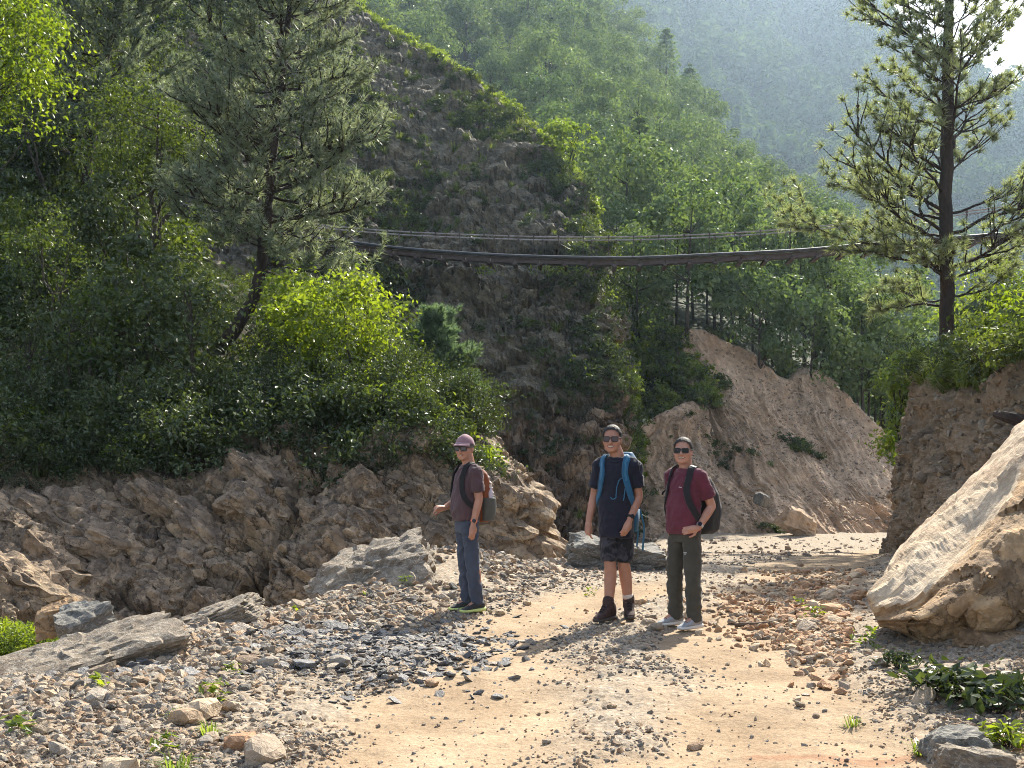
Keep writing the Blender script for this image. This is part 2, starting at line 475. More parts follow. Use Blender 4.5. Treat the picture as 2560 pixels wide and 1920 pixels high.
def sheet_mesh(name, S, mat, smooth_shade=False):
    nu, nv = S.shape[:2]
    idx = np.arange(nu * nv).reshape(nu, nv)
    f = np.stack([idx[:-1, :-1], idx[1:, :-1], idx[1:, 1:], idx[:-1, 1:]], -1).reshape(-1, 4)
    return mesh_np(name, S.reshape(-1, 3), f, mat, smooth_shade)

def unit(v):
    v = np.asarray(v, float); return v / np.linalg.norm(v)

def strata(p, nb, along, thick, blen, seed=0):
    """stepped slab relief: each bed / block has its own protrusion; joints are recessed"""
    nb, along = unit(nb), unit(along)
    w = np.stack([fbm(p * 0.35 + seed, 3)], -1)[..., 0]
    u = (p @ nb) / thick + 0.55 * w + 0.25 * fbm(p * 1.3 + 5 + seed, 2)
    iu = np.floor(u).astype(int); fu = u - iu
    v = (p @ along) / blen + 7.3 * hash1(iu, seed) + 0.5 * fbm(p * 0.8 + 31 + seed, 2)
    iv = np.floor(v).astype(int); fv = v - iv
    h = hash1(iu + 40, iv + 60, seed + 3)
    tilt = (hash1(iu + 11, iv + 5, seed) - 0.5) * (fv - 0.5) + (hash1(iu + 71, iv + 15, seed) - 0.3) * (fu - 0.5) * 0.8
    edge = np.minimum(np.minimum(fu, 1 - fu) * thick / 0.06, np.minimum(fv, 1 - fv) * blen / 0.06)
    joint = 1 - smooth(0, 1, edge)
    return h + 0.6 * tilt - 0.55 * joint

# --- riverbed ground -------------------------------------------------------
BERM = np.array([(-5.2, 3.0), (-3.75, 6.0), (-3.15, 7.6), (-2.8, 8.6), (-2.25, 10.2), (-1.75, 11.0), (-1.05, 13.0), (0.1, 15.5), (1.3, 19.0), (2.6, 24.0), (4.2, 32.0), (6.0, 42.0), (10.0, 60.0), (20, 120.0), (40, 400.0)])

def berm_s(x, y):
    """signed distance to the berm crest, + on its left (channel) side"""
    best = np.full(np.shape(x), 1e9); sg = np.ones(np.shape(x))
    for a, b in zip(BERM[:-1], BERM[1:]):
        d = b - a; L2 = d @ d
        t = np.clip(((x - a[0]) * d[0] + (y - a[1]) * d[1]) / L2, 0, 1)
        ex, ey = x - a[0] - t * d[0], y - a[1] - t * d[1]
        dist = np.hypot(ex, ey); cross = d[0] * ey - d[1] * ex
        m = dist < best
        best = np.where(m, dist, best); sg = np.where(m, np.sign(cross), sg)
    return best * sg

def capsule(x, y, pts, hw):
    pts = np.asarray(pts, float); best = np.full(np.shape(x), 1e9)
    hw = np.broadcast_to(np.asarray(hw, float), (len(pts),))
    for k in range(len(pts) - 1):
        a, b = pts[k], pts[k + 1]; d = b - a; L2 = d @ d + 1e-9
        t = np.clip(((x - a[0]) * d[0] + (y - a[1]) * d[1]) / L2, 0, 1)
        w = hw[k] + (hw[k + 1] - hw[k]) * t
        best = np.minimum(best, np.hypot(x - a[0] - t * d[0], y - a[1] - t * d[1]) / w)
    return best      # 1 at the edge

TRACK1 = [gpt(*q) for q in [(440, 860), (448, 768), (470, 700), (492, 655), (512, 628), (552, 606), (610, 590), (660, 580)]]
TRACK2 = [gpt(*q) for q in [(850, 860), (800, 768), (770, 710), (752, 665), (735, 630)]] + [(2.75, 11.6), (4.1, 15.5), (6.0, 20.0), (8.5, 26.0), (11.5, 33.0), (15.5, 40.0), (24, 52)]
SANDB = [gpt(*q) for q in [(300, 800), (480, 790), (640, 790), (800, 780)]]

def sand_mask(x, y):
    wob = 0.5 * fbm(np.stack([x * 1.1, y * 0.8, 0 * x], -1), 4) + 0.12 * fbm(np.stack([x * 4, y * 3, 0 * x + 3], -1), 2)
    m1 = capsule(x, y, TRACK1, [0.95, 0.85, 0.7, 0.6, 0.5, 0.5, 0.5, 0.5])
    m2 = capsule(x, y, TRACK2, [0.8, 0.8, 0.75, 0.65, 0.6, 0.6, 0.85, 0.9, 1.0, 1.2, 1.4, 2.0])
    m3 = capsule(x, y, SANDB, [0.5, 0.7, 0.7, 0.5])
    m = np.minimum(np.minimum(m1, m2), m3) + wob
    return 1 - smooth(0.55, 1.35, m)

def ground_z(x, y):
    x, y = np.asarray(x, float), np.asarray(y, float)
    z = -0.05 * smooth(8.5, 10, y) - 1.75 * smooth(12, 40, y) - 0.2 * smooth(40, 80, y)
    s = berm_s(x, y)
    p3 = np.stack([x, y, 0 * x], -1)
    bh = 0.06 * np.exp(-((y - 8.5) / 5) ** 2) + 0.36 * np.exp(-((y - 13.6) / 1.9) ** 2) * np.exp(-((x + 0.75) / 1.2) ** 2)
    z = z + bh * np.exp(-(s / 1.0) ** 2)
    dep = 0.62 + 0.5 * smooth(10, 16, y)
    z = z - dep * smooth(0.15, 2.3, s)
    z = z - 0.16 * np.exp(-(((x + 3.25) / 0.75) ** 2 + ((y - 7.9) / 0.6) ** 2))
    # bank rising again towards the far left
    z = z + 1.0 * smooth(-6.2, -9.5, x) * smooth(9, 13, y)
    # right verge
    ed = x - np.interp(y, [0, 6, 9, 12, 16, 22, 30, 42, 80], [3.2, 3.0, 3.3, 4.6, 5.6, 7.4, 10.5, 16, 40])
    z = z + 0.35 * smooth(-0.6, 1.6, ed) * smooth(6.5, 9, y)
    z = z + 0.05 * fbm(p3 * 0.55, 3) + 0.016 * fbm(p3 * 2.3 + 9, 3)
    sm = sand_mask(x, y)
    z = z - 0.035 * sm
    return z

def build_ground():
    # graded rows so that cells stay about 1-2 px
    ys = [2.5]
    while ys[-1] < 420:
        y = ys[-1]; ys.append(y + max(0.024, 0.0026 * y * max(1, y / 9.0)))
    ys = np.array(ys)
    us = np.linspace(-1, 1, 440)
    us = np.sign(us) * (0.62 * np.abs(us) + 0.38 * np.abs(us) ** 4)
    X = us[:, None] * (3.5 + 1.15 * ys[None, :]); Y = np.broadcast_to(ys[None, :], X.shape)
    Z = ground_z(X, Y)
    p3 = np.stack([X, Y, Z], -1)
    sm = sand_mask(X, Y)
    near = 1 - smooth(12, 30, Y)
    j = int(np.searchsorted(ys, 16.0))
    q3 = p3[:, :j]
    f1, f2, r = voronoi(q3 * np.array([11, 11, 4.0]))
    Z = Z.copy()
    Z[:, :j] += near[:, :j] * (1 - 0.85 * sm[:, :j]) * 0.03 * (smooth(0.0, 0.55, f2 - f1) * r)
    # tyre ruts with tread in the sand
    Z[:, :j] += near[:, :j] * sm[:, :j] * (0.006 * fbm(q3 * 9, 3) + 0.004 * fbm(q3 * np.array([26, 30, 1.0]), 2))
    S = np.stack([X, Y, Z], -1)
    me = sheet_mesh('ground', S, M['ground'], True)
    at = me.attributes.new('sand', 'FLOAT', 'POINT')
    red = capsule(X, Y, [gpt(760, 748), gpt(860, 752), gpt(1040, 748)], 0.13) + 0.9 * fbm(p3 * np.array([3, 7, 1]), 4)
    at.data.foreach_set('value', sm.astype(np.float32).ravel())
    at = me.attributes.new('redclay', 'FLOAT', 'POINT')
    at.data.foreach_set('value', 0.65 * (1 - smooth(0.2, 1.1, red)).astype(np.float32).ravel())
    return obj('ground', me, kind='structure')

m, N, L = new_mat('ground_sand_gravel')
out = N.new('ShaderNodeOutputMaterial'); b = N.new('ShaderNodeBsdfPrincipled'); b.inputs['Roughness'].default_value = 0.95
b.inputs['Specular IOR Level'].default_value = 0.15
tc = N.new('ShaderNodeTexCoord')
sa = N.new('ShaderNodeAttribute'); sa.attribute_name = 'sand'
ra = N.new('ShaderNodeAttribute'); ra.attribute_name = 'redclay'
n1 = noise_n(N, L, tc.outputs['Object'], 1.2, 8, 0.62, 0.3)
rs = ramp(N, [(0.3, (0.24, 0.17, 0.105)), (0.5, (0.315, 0.232, 0.15)), (0.7, (0.385, 0.295, 0.20))]); L.new(n1.outputs['Fac'], rs.inputs['Fac'])
vo = N.new('ShaderNodeTexVoronoi'); vo.inputs['Scale'].default_value = 40; L.new(tc.outputs['Object'], vo.inputs['Vector'])
sx = N.new('ShaderNodeSeparateColor'); L.new(vo.outputs['Color'], sx.inputs[0])
rg = ramp(N, [(0.0, (0.15, 0.125, 0.095)), (0.3, (0.27, 0.22, 0.165)), (0.6, (0.34, 0.27, 0.195)), (0.85, (0.24, 0.21, 0.175)), (1.0, (0.45, 0.38, 0.29))]); L.new(sx.outputs[0], rg.inputs['Fac'])
n2 = noise_n(N, L, tc.outputs['Object'], 34, 4, 0.7)
r2 = ramp(N, [(0.32, (0.72, 0.70, 0.68)), (0.68, (1.12, 1.12, 1.12))]); L.new(n2.outputs['Fac'], r2.inputs['Fac'])
c = mixc(N, L, sa.outputs['Fac'], rg.outputs['Color'], rs.outputs['Color'])
c = mixc(N, L, ra.outputs['Fac'], c, (0.25, 0.125, 0.07))
c = mixc(N, L, 1.0, c, r2.outputs['Color'], 'MULTIPLY')
L.new(c, b.inputs['Base Color'])
bp = N.new('ShaderNodeBump'); bp.inputs['Strength'].default_value = 0.55; bp.inputs['Distance'].default_value = 0.02
L.new(n2.outputs['Fac'], bp.inputs['Height']); L.new(bp.outputs[0], b.inputs['Normal']); L.new(b.outputs[0], out.inputs['Surface'])
M['ground'] = m
GROUND = build_ground()

# --- rocky bank on the left ---------------------------------------------------
cols = [(-260, [(655, 15), (565, 16.5), (500, 18), (430, 21), (400, 24)]),
        (-120, [(650, 15), (560, 16.5), (500, 18), (440, 20.4), (410, 24)]),
        (0, [(650, 15.5), (560, 17), (505, 18.3), (450, 20.5), (420, 24)]),
        (80, [(655, 16), (575, 17), (515, 18.6), (452, 20.8), (420, 24)]),
        (160, [(655, 16.3), (595, 16.8), (525, 18.6), (450, 20.8), (420, 24)]),
        (240, [(645, 16.8), (575, 17.4), (505, 18.9), (436, 21), (410, 24)]),
        (300, [(632, 17), (562, 17.5), (495, 18.9), (428, 21), (405, 24)]),
        (360, [(622, 17.4), (552, 17.9), (492, 18.9), (430, 21), (410, 24)]),
        (430, [(612, 17.8), (547, 18.2), (492, 19), (440, 20.6), (420, 24)]),
        (480, [(606, 18.2), (542, 18.5), (495, 19.1), (458, 20.3), (440, 24)]),
        (508, [(600, 18.6), (541, 18.9), (500, 19.4), (478, 20.4), (462, 24)]),
        (521, [(598, 19.6), (542, 19.9), (506, 20.4), (486, 21.6), (470, 25)]),
        (519, [(594, 24), (540, 24), (505, 24.5), (490, 26), (478, 28)]),
        (500, [(580, 32), (530, 32), (500, 33), (485, 34), (475, 36)])]
S = sheet([[P(px, py, d) for py, d in rows] for px, rows in cols], 500, 210)
NB = unit((0.50, -0.12, 0.85)); AL = unit((0.84, 0.10, -0.52))
nrm = normals(S)
if (nrm[..., 1].mean()) > 0: nrm = -nrm
h = 0.55 * strata(S, NB, AL, 0.8, 3.4, 1) + 0.26 * strata(S, NB, AL, 0.27, 1.3, 9) + 0.07 * strata(S, NB, AL, 0.11, 0.5, 5)
fa, ja = facets(S * np.array([1.3, 1.3, 2.0])); fb, jb = facets(S * np.array([3.2, 3.2, 5.0]) + 9)
h = h + 0.42 * fa - 0.10 * ja + 0.20 * fb - 0.05 * jb + 0.12 * fbm(S * 0.7, 3)
# the dark crevice that splits the bank
cx0 = np.interp(S[..., 2], [-1.6, 0.0, 1.3, 2.2], [-4.15, -3.8, -3.2, -2.6])
cre = np.exp(-((S[..., 0] - cx0 + 0.12 * fbm(S * 2, 2)) / 0.16) ** 2)
h = h - 1.1 * cre * smooth(2.4, 1.2, S[..., 2])
cx1 = np.interp(S[..., 2], [-1.6, 0.0], [-6.2, -6.6])
h = h - 0.8 * np.exp(-((S[..., 0] - cx1) / 0.5) ** 2) * smooth(-0.1, -0.9, S[..., 2])
S2 = S + nrm * (h * 0.6)[..., None]
BANK_S = S2
obj('rocky_bank', sheet_mesh('rocky_bank', S2, M['bank_rock']), kind='structure')
BANK = bpy.data.objects['rocky_bank']

# --- left hillside above it ----------------------------------------------------
cols = [(-420, [(460, 20), (380, 24), (300, 29), (200, 36), (100, 44), (0, 52), (-200, 65)]),
        (-150, [(465, 20), (380, 24), (300, 29.5), (210, 36), (100, 44.5), (0, 53), (-200, 66)]),
        (0, [(470, 20.2), (385, 24.5), (305, 30), (220, 37), (100, 45), (0, 54), (-180, 68)]),
        (150, [(462, 20.7), (385, 25), (318, 30), (265, 38), (245, 48), (60, 58), (-160, 72)]),
        (230, [(455, 20.8), (388, 25), (328, 30), (285, 38), (268, 49), (90, 59), (-80, 75)]),
        (300, [(446, 20.9), (392, 25), (345, 30), (302, 38), (280, 50), (150, 62), (20, 80)]),
        (390, [(450, 20.6), (418, 24.5), (395, 30), (370, 37), (345, 44), (320, 52), (300, 60)]),
        (440, [(455, 20.4), (438, 24), (425, 29), (410, 36), (395, 42), (385, 50), (375, 58)]),
        (485, [(482, 20.4), (478, 23.5), (470, 28), (465, 35), (460, 42), (455, 50), (450, 58)]),
        (515, [(520, 21.5), (525, 24), (520, 28), (515, 35), (512, 42), (510, 50), (510, 58)])]
S = sheet([[P(px, py, d) for py, d in rows] for px, rows in cols], 220, 200)
nrm = normals(S)
if nrm[..., 2].mean() < 0: nrm = -nrm
S = S + nrm * (0.5 * fbm(S * 0.25, 4) + 0.12 * fbm(S * 1.2, 3))[..., None]
HILL_S, HILL_N = S, normals(S)
if HILL_N[..., 2].mean() < 0: HILL_N = -HILL_N
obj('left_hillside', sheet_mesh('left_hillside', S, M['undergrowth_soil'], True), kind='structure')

# --- cliff spur in the middle -----------------------------------------------------
cc = [((180, 575, 34), (170, -110, 86)), ((250, 575, 35), (250, -60, 82)), ((350, 572, 36.5), (335, -4, 78)), ((430, 570, 38), (392, 44, 72)),
      ((500, 568, 38.5), (442, 70, 68)), ((545, 566, 39), (488, 104, 64)), ((580, 565, 39.5), (534, 146, 60)),
      ((602, 564, 40), (564, 180, 57)), ((616, 563, 40.4), (580, 212, 55)), ((624, 562, 41.2), (589, 244, 54.5)),
      ((628, 560, 43), (592, 250, 57)), ((628, 558, 50), (588, 245, 64)), ((615, 550, 70), (578, 240, 84))]
grid = []
for k, (a, b2) in enumerate(cc):
    A, B = P(*a), P(*b2); row = []
    for t in (0, 0.17, 0.34, 0.5, 0.67, 0.84, 1.0):
        q = A + (B - A) * t
        bul = math.sin(math.pi * t) * (2.2 if k < 9 else 1.2)
        q = q + np.array([0.0, -0.9, 0.5]) * bul
        row.append(q)
    top = row[-1]
    row.append(top + np.array([0.6, 3.5, -0.6])); row.append(top + np.array([2.5, 14, -6.0]))
    grid.append(row)
S = sheet(grid, 360, 320)
nrm = normals(S)
if nrm[..., 1].mean() > 0: nrm = -nrm
CL_NB = unit((0.50, -0.3, 0.8)); CL_AL = unit((0.8, 0.1, -0.5))
fa, ja = facets(S * np.array([0.55, 0.55, 0.9])); fb, jb = facets(S * np.array([1.3, 1.3, 2.2]) + 5)
gully = ridged(np.stack([S[..., 0] * 0.16 - S[..., 2] * 0.05, S[..., 1] * 0.02, S[..., 2] * 0.05], -1), 3)
h = 0.5 * strata(S, CL_NB, CL_AL, 1.5, 3.5, 4) + 0.25 * strata(S, CL_NB, CL_AL, 0.5, 1.3, 6) + 0.45 * gully + 0.75 * fa - 0.2 * ja + 0.35 * fb - 0.1 * jb + 0.2 * fbm(S * 0.6, 5)
h = h + 0.8 * np.exp(-((S[..., 2] - 1.5) / 2.5) ** 2) * fbm(S * np.array([0.5, 0.5, 0.18]), 3)
tt = np.linspace(0, 1, S.shape[1])[None, :]
h = h * (1 - 0.65 * smooth(0.68, 0.78, tt))
S = S + nrm * (h * 0.8)[..., None]
CLIFF_S, CLIFF_N = S, normals(S)
if CLIFF_N[..., 1].mean() > 0: CLIFF_N = -CLIFF_N
me = sheet_mesh('cliff_spur', S, M['cliff_rock']); me.materials.append(M['cliff_base'])
base = (S[..., 2] + 2.2 * fbm(S * 0.25, 4) < 3.6)[:-1, :-1].ravel()
me.polygons.foreach_set('material_index', base.astype(np.int32)); me.update()
obj('cliff_spur', me, kind='structure')

# --- landslide slope ----------------------------------------------------------------
tops = [(500, 480, 49), (560, 462, 49), (610, 446, 49), (650, 424, 49.5), (684, 404, 50), (694, 402, 51), (682, 340, 54), (700, 330, 54.5), (728, 344, 55), (748, 352, 55.5), (784, 380, 56),
        (798, 370, 57), (818, 373, 57.5), (838, 391, 58), (884, 438, 58), (905, 478, 57), (940, 510, 56)]
cc = [(q, (q[0] + 0.66 * (553 - q[1]), 555 - 0.7 * k, 43 + 2.2 * k / 16)) for k, q in enumerate(tops)]
grid = []
for a, b2 in cc:
    A, B = P(*a), P(*b2); row = []
    row.append(A + np.array([-0.4, 1.3, -0.7]))
    for t in (0, 0.08, 0.25, 0.45, 0.65, 0.83, 1.0):
        q = A + (B - A) * t
        q = q + np.array([-0.3, 0.55, -0.75]) * (0.9 * math.sin(math.pi * t ** 0.8))
        row.append(q)
    grid.append(row)
S = sheet(grid, 420, 260)
nrm = normals(S)
if nrm[..., 2].mean() < 0: nrm = -nrm
uu = np.linspace(0, 1, 420)[:, None] + 0 * S[..., 0]; vv = np.linspace(0, 1, 260)[None, :] + 0 * S[..., 0]
gp = np.stack([uu * 34 + 1.3 * fbm(S * 0.22, 3), vv * 3.0, 0 * uu], -1)
h = (0.22 + 0.18 * fbm(S * 0.25 + 4, 2)) * ridged(gp, 3) + 0.20 * fbm(S * 0.35, 3) + 0.05 * fbm(S * 2.0, 4)
h = h * smooth(0.08, 0.25, vv) * (1 - 0.6 * smooth(0.85, 1, vv))
S = S + nrm * h[..., None]
SLIDE_S, SLIDE_N = S, normals(S)
if SLIDE_N[..., 2].mean() < 0: SLIDE_N = -SLIDE_N
obj('landslide_slope', sheet_mesh('landslide_slope', S, M['slide']), kind='structure')

# --- forested hills -----------------------------------------------------------------------
def hill(name, foot, crest, nu, nv, amp, mat, back):
    grid = []
    for a, b2 in zip(foot, crest):
        A, B = P(*a), P(*b2)
        row = [A + np.array([0, -2, -4.0])] + [A + (B - A) * t + np.array([0, 0, -amp * 1.6 * math.sin(math.pi * t)]) for t in (0, 0.25, 0.5, 0.75, 1.0)]
        row.append(B + np.array([0.0, back, -back * 0.3]))
        grid.append(row)
    S = sheet(grid, nu, nv)
    nn = normals(S)
    if nn[..., 2].mean() < 0: nn = -nn
    vv_ = np.linspace(0, 1, nv)[None, :] + 0 * S[..., 0]
    S = S + nn * (amp * fbm(S * (0.25 / amp), 4) * smooth(0.2, 0.55, vv_))[..., None]
    obj(name, sheet_mesh(name, S, mat, True), kind='structure')
    nn = normals(S)
    if nn[..., 2].mean() < 0: nn = -nn
    return S, nn

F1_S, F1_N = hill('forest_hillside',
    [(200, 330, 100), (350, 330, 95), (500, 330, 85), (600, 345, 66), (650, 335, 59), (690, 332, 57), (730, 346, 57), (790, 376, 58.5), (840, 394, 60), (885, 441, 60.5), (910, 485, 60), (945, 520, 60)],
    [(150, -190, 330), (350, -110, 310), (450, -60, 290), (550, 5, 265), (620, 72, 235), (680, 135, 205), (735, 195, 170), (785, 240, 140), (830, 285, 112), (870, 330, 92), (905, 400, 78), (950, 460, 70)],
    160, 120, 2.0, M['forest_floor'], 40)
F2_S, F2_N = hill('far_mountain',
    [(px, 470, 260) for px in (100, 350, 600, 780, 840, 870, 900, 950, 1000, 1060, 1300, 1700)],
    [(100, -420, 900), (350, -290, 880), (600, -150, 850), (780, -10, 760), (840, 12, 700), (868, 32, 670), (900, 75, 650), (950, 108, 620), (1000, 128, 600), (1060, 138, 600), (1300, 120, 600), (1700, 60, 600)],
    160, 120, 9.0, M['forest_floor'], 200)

# --- road-cut embankment on the right -----------------------------------------------------
cc = [((915, 560, 36), (940, 400, 36)), ((905, 562, 28), (934, 390, 28)), ((899, 570, 22.6), (929, 379, 23)), ((901, 576, 20.5), (936, 378, 21)), ((915, 590, 17.5), (955, 383, 18.5)), ((938, 600, 15), (985, 381, 16.5)), ((975, 625, 12.6), (1022, 366, 14.5)),
      ((1040, 660, 10.6), (1085, 345, 12.2)), ((1160, 720, 8.6), (1200, 310, 10)), ((1400, 800, 6.6), (1420, 260, 8)), ((1900, 900, 4.4), (1950, 150, 5))]
grid = []
for a, b2 in cc:
    A, B = P(*a), P(*b2)
    row = [A + (B - A) * t + np.array([-0.25, -0.1, 0.05]) * math.sin(math.pi * t) for t in (0, 0.2, 0.4, 0.6, 0.8, 1.0)]
    row.append(B + np.array([0.5, 0.4, 0.10])); row.append(B + np.array([2.5, 1.5, 0.9])); row.append(B + np.array([9, 5, 4.5])); row.append(B + np.array([30, 15, 16.0]))
    grid.append(row)
S = sheet(grid, 320, 260)
nrm = normals(S)
if nrm[..., 0].mean() > 0: nrm = -nrm
tt = np.linspace(0, 1, 260)[None, :] + 0 * S[..., 0]
f1, f2, r = voronoi(S * 4.2 + 0.4 * fbm(S * 2, 2)[..., None])
f1b, f2b, rb = voronoi(S * 1.9)
h = 0.12 * (rb - 0.4) + 0.10 * r * smooth(0.02, 0.25, f2 - f1) + 0.22 * fbm(S * np.array([1.0, 1.0, 1.6]), 5) + 0.25 * fbm(S * 0.5, 2)
h = h * (1 - 0.8 * smooth(0.55, 0.62, tt))
S = S + nrm * h[..., None]
EMB_S, EMB_N = S, normals(S)
if EMB_N[..., 0].mean() > 0: EMB_N = -EMB_N
EMB = obj('embankment', sheet_mesh('embankment', S, M['embank']), kind='structure')

def pick(S, Nn, u, v):
    i = min(max(int(u * (S.shape[0] - 1)), 0), S.shape[0] - 1); j = min(max(int(v * (S.shape[1] - 1)), 0), S.shape[1] - 1)
    return S[i, j], Nn[i, j]

def proj(p):
    p = np.asarray(p)
    return np.stack([512 + p[..., 0] * F / p[..., 1], YH - (p[..., 2] - HC) * F / p[..., 1]], -1)

def nearest(S, px, py, maxd=None):
    """vertex of a sheet that shows nearest to a photo pixel"""
    q = proj(S.reshape(-1, 3)); d = np.hypot(q[:, 0] - px, q[:, 1] - py) + 0.02 * S.reshape(-1, 3)[:, 1]
    return S.reshape(-1, 3)[np.argmin(d)]
# ------------------------------------------------------------------ plants
M['bark_pine'] = rock_mat('pine_bark', [(0.018, 0.014, 0.012), (0.045, 0.033, 0.027), (0.08, 0.058, 0.045)], 4.0, (1, 1, 0.3), stain_amt=0.3, bump=1.0)
M['bark'] = rock_mat('branch_bark', [(0.03, 0.025, 0.02), (0.06, 0.05, 0.038), (0.10, 0.085, 0.065)], 3.0, (1, 1, 0.3), stain_amt=0.2, bump=0.6)
M['twig'] = plain_mat('dry_twig', (0.10, 0.075, 0.055), 0.9, 0.1, 8, 0.4)
M['needle'] = leaf_mat('pine_needles', (0.15, 0.185, 0.095), (0.31, 0.34, 0.20), 0.55, 0.08, (1.45, 1.45, 0.85))
M['needle_soft'] = leaf_mat('soft_pine_needles', (0.10, 0.135, 0.088), (0.24, 0.275, 0.185), 0.42, 0.06, (1.35, 1.35, 0.9))
M['needle_blue'] = leaf_mat('young_pine_needles', (0.075, 0.135, 0.085), (0.18, 0.25, 0.15), 0.40, 0.05, (1.4, 1.4, 0.8))
M['leaf_dark'] = leaf_mat('dark_leaves', (0.018, 0.033, 0.013), (0.072, 0.100, 0.036), 0.32, 0.04, (1.7, 1.6, 0.6), 0.4)
M['leaf_mid'] = leaf_mat('green_leaves', (0.028, 0.052, 0.014), (0.09, 0.125, 0.032), 0.42, 0.04)
M['leaf_bright'] = leaf_mat('bright_leaves', (0.07, 0.12, 0.015), (0.18, 0.235, 0.03), 0.55, 0.04)
M['leaf_yellow'] = leaf_mat('yellow_green_leaves', (0.09, 0.145, 0.022), (0.22, 0.26, 0.05), 0.5, 0.05, (1.6, 1.65, 0.6))
M['leaf_forest'] = leaf_mat('forest_leaves', (0.065, 0.115, 0.048), (0.17, 0.225, 0.098), 0.32, 0.02, (1.55, 1.55, 0.72))
M['leaf_far'] = leaf_mat('far_forest_leaves', (0.045, 0.085, 0.042), (0.095, 0.145, 0.065), 0.22, 0.0)
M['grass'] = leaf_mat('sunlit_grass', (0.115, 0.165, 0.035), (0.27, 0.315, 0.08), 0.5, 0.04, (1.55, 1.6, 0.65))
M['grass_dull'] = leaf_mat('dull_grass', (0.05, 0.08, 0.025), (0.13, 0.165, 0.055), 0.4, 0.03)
M['cone'] = plain_mat('pine_cone', (0.045, 0.028, 0.02), 0.8, 0.2, 20, 0.4)

def leaf_quads(rs, c, size, up=0.35, aspect=0.5, out=None):
    """rhombic folded leaves at points c -> verts, quad faces"""
    n = len(c)
    nrm = rs.normal(size=(n, 3)); nrm[:, 2] += up * 3
    if out is not None: nrm += out
    nrm /= np.linalg.norm(nrm, axis=1)[:, None]
    t = rs.normal(size=(n, 3)); t -= nrm * (t * nrm).sum(1)[:, None]; t /= np.linalg.norm(t, axis=1)[:, None]
    b = np.cross(nrm, t)
    s = (size * (0.6 + 0.8 * rs.rand(n)))[:, None] if np.isscalar(size) else (size * (0.6 + 0.8 * rs.rand(n)))[:, None]
    f = s * 0.16
    v = np.stack([c - t * s * 0.5, c + b * s * aspect * 0.5 - nrm * f * -1 * 0.5 + t * s * 0.05, c + t * s * 0.5, c - b * s * aspect * 0.5 + nrm * f * 0.5 + t * s * 0.05], 1)
    fc = np.arange(n * 4).reshape(n, 4)
    return v.reshape(-1, 3), fc

def needle_tufts(rs, pos, dirs, per, length, width, spread=0.75, back=0.55):
    """bundles of needles: each needle one thin triangle"""
    n = len(pos)
    p = np.repeat(pos, per, 0); d = np.repeat(dirs, per, 0)
    d = d + spread * rs.normal(size=d.shape); d /= np.linalg.norm(d, axis=1)[:, None]
    base = p - np.repeat(dirs, per, 0) * (rs.rand(n * per)[:, None] * length * back)
    l = (length * (0.7 + 0.5 * rs.rand(n * per)))[:, None]
    s = np.cross(d, rs.normal(size=d.shape)); s /= np.linalg.norm(s, axis=1)[:, None] + 1e-9
    tip = base + d * l; tip[:, 2] -= 0.10 * l[:, 0]
    v = np.stack([base - s * width, base + s * width, tip], 1).reshape(-1, 3)
    return v, np.arange(n * per * 3).reshape(-1, 3)

def curve_pts(a, b, bend, n=6):
    a, b = np.asarray(a, float), np.asarray(b, float)
    t = np.linspace(0, 1, n)[:, None]
    return a + (b - a) * t + np.asarray(bend, float) * (4 * t * (1 - t)) * 0.5

def broad_meshes(name, seed, H, R, leaf, nclump, per, leafm, trunk_r=0.09, crown0=0.3, stems=1, clump_r=0.45, squash=1.0, spread=0.25, barkm='bark', twigs=True):
    """a broadleaf tree: (trunk mesh, crown mesh); clumps of leaves hung on limbs"""
    rs = np.random.RandomState(seed); tb = MB()
    C = []
    while len(C) < nclump:
        q = rs.uniform(-1, 1, 3)
        r = np.linalg.norm(q)
        if r > 1 or r < 0.35: continue
        env = 1 - 0.45 * max(q[2], 0) ** 2
        wob = 1 + 0.35 * perlin(np.array([[q[0] * 1.7 + seed, q[1] * 1.7, q[2] * 1.7]]))[0]
        C.append((q[0] * R * env * wob, q[1] * R * env * wob, H * (crown0 + (1 - crown0) * (q[2] * squash * 0.5 + 0.5)) * 1.0))
    C = np.array(C)
    stemtops = []
    for s in range(stems):
        az = rs.rand() * 6.28
        top = np.array([math.cos(az) * spread * R * (stems > 1), math.sin(az) * spread * R * (stems > 1), H * (0.62 + 0.25 * rs.rand())])
        if stems > 1: top[:2] *= 2.0
        pts = curve_pts((0.05 * s, 0, -0.4), top, rs.normal(size=3) * np.array([0.08, 0.08, 0]) * H, 9)
        pts[1:-1] += rs.normal(size=(7, 3)) * 0.012 * H
        tb.tube(pts, trunk_r / math.sqrt(stems) * np.linspace(1.15, 0.25, 9), 7)
        stemtops.append(pts)
    for k, c in enumerate(C):
        if twigs and k % 2 == 0:
            st = stemtops[rs.randint(len(stemtops))]
            zz = c[2] - 0.25 * H - 0.1 * H * rs.rand()
            j = int(np.clip(np.searchsorted(st[:, 2], zz), 1, 8))
            tb.tube(curve_pts(st[j], c, (0, 0, -0.12 * R), 5), trunk_r / math.sqrt(stems) * 0.32 * np.array([1, 0.8, 0.6, 0.4, 0.2]), 4, cap=False)
    pc = np.repeat(C, per, 0)
    off = rs.normal(size=pc.shape) * clump_r * np.array([1, 1, 0.6]) * (0.55 + 0.8 * np.repeat(rs.rand(len(C)), per))[:, None]
    v, f = leaf_quads(rs, pc + off, leaf, 0.3, 0.55, out=0.8 * off / (clump_r + 1e-9))
    return tb.mesh(name + '_trunk', M[barkm]), mesh_np(name + '_crown', v, f, M[leafm])

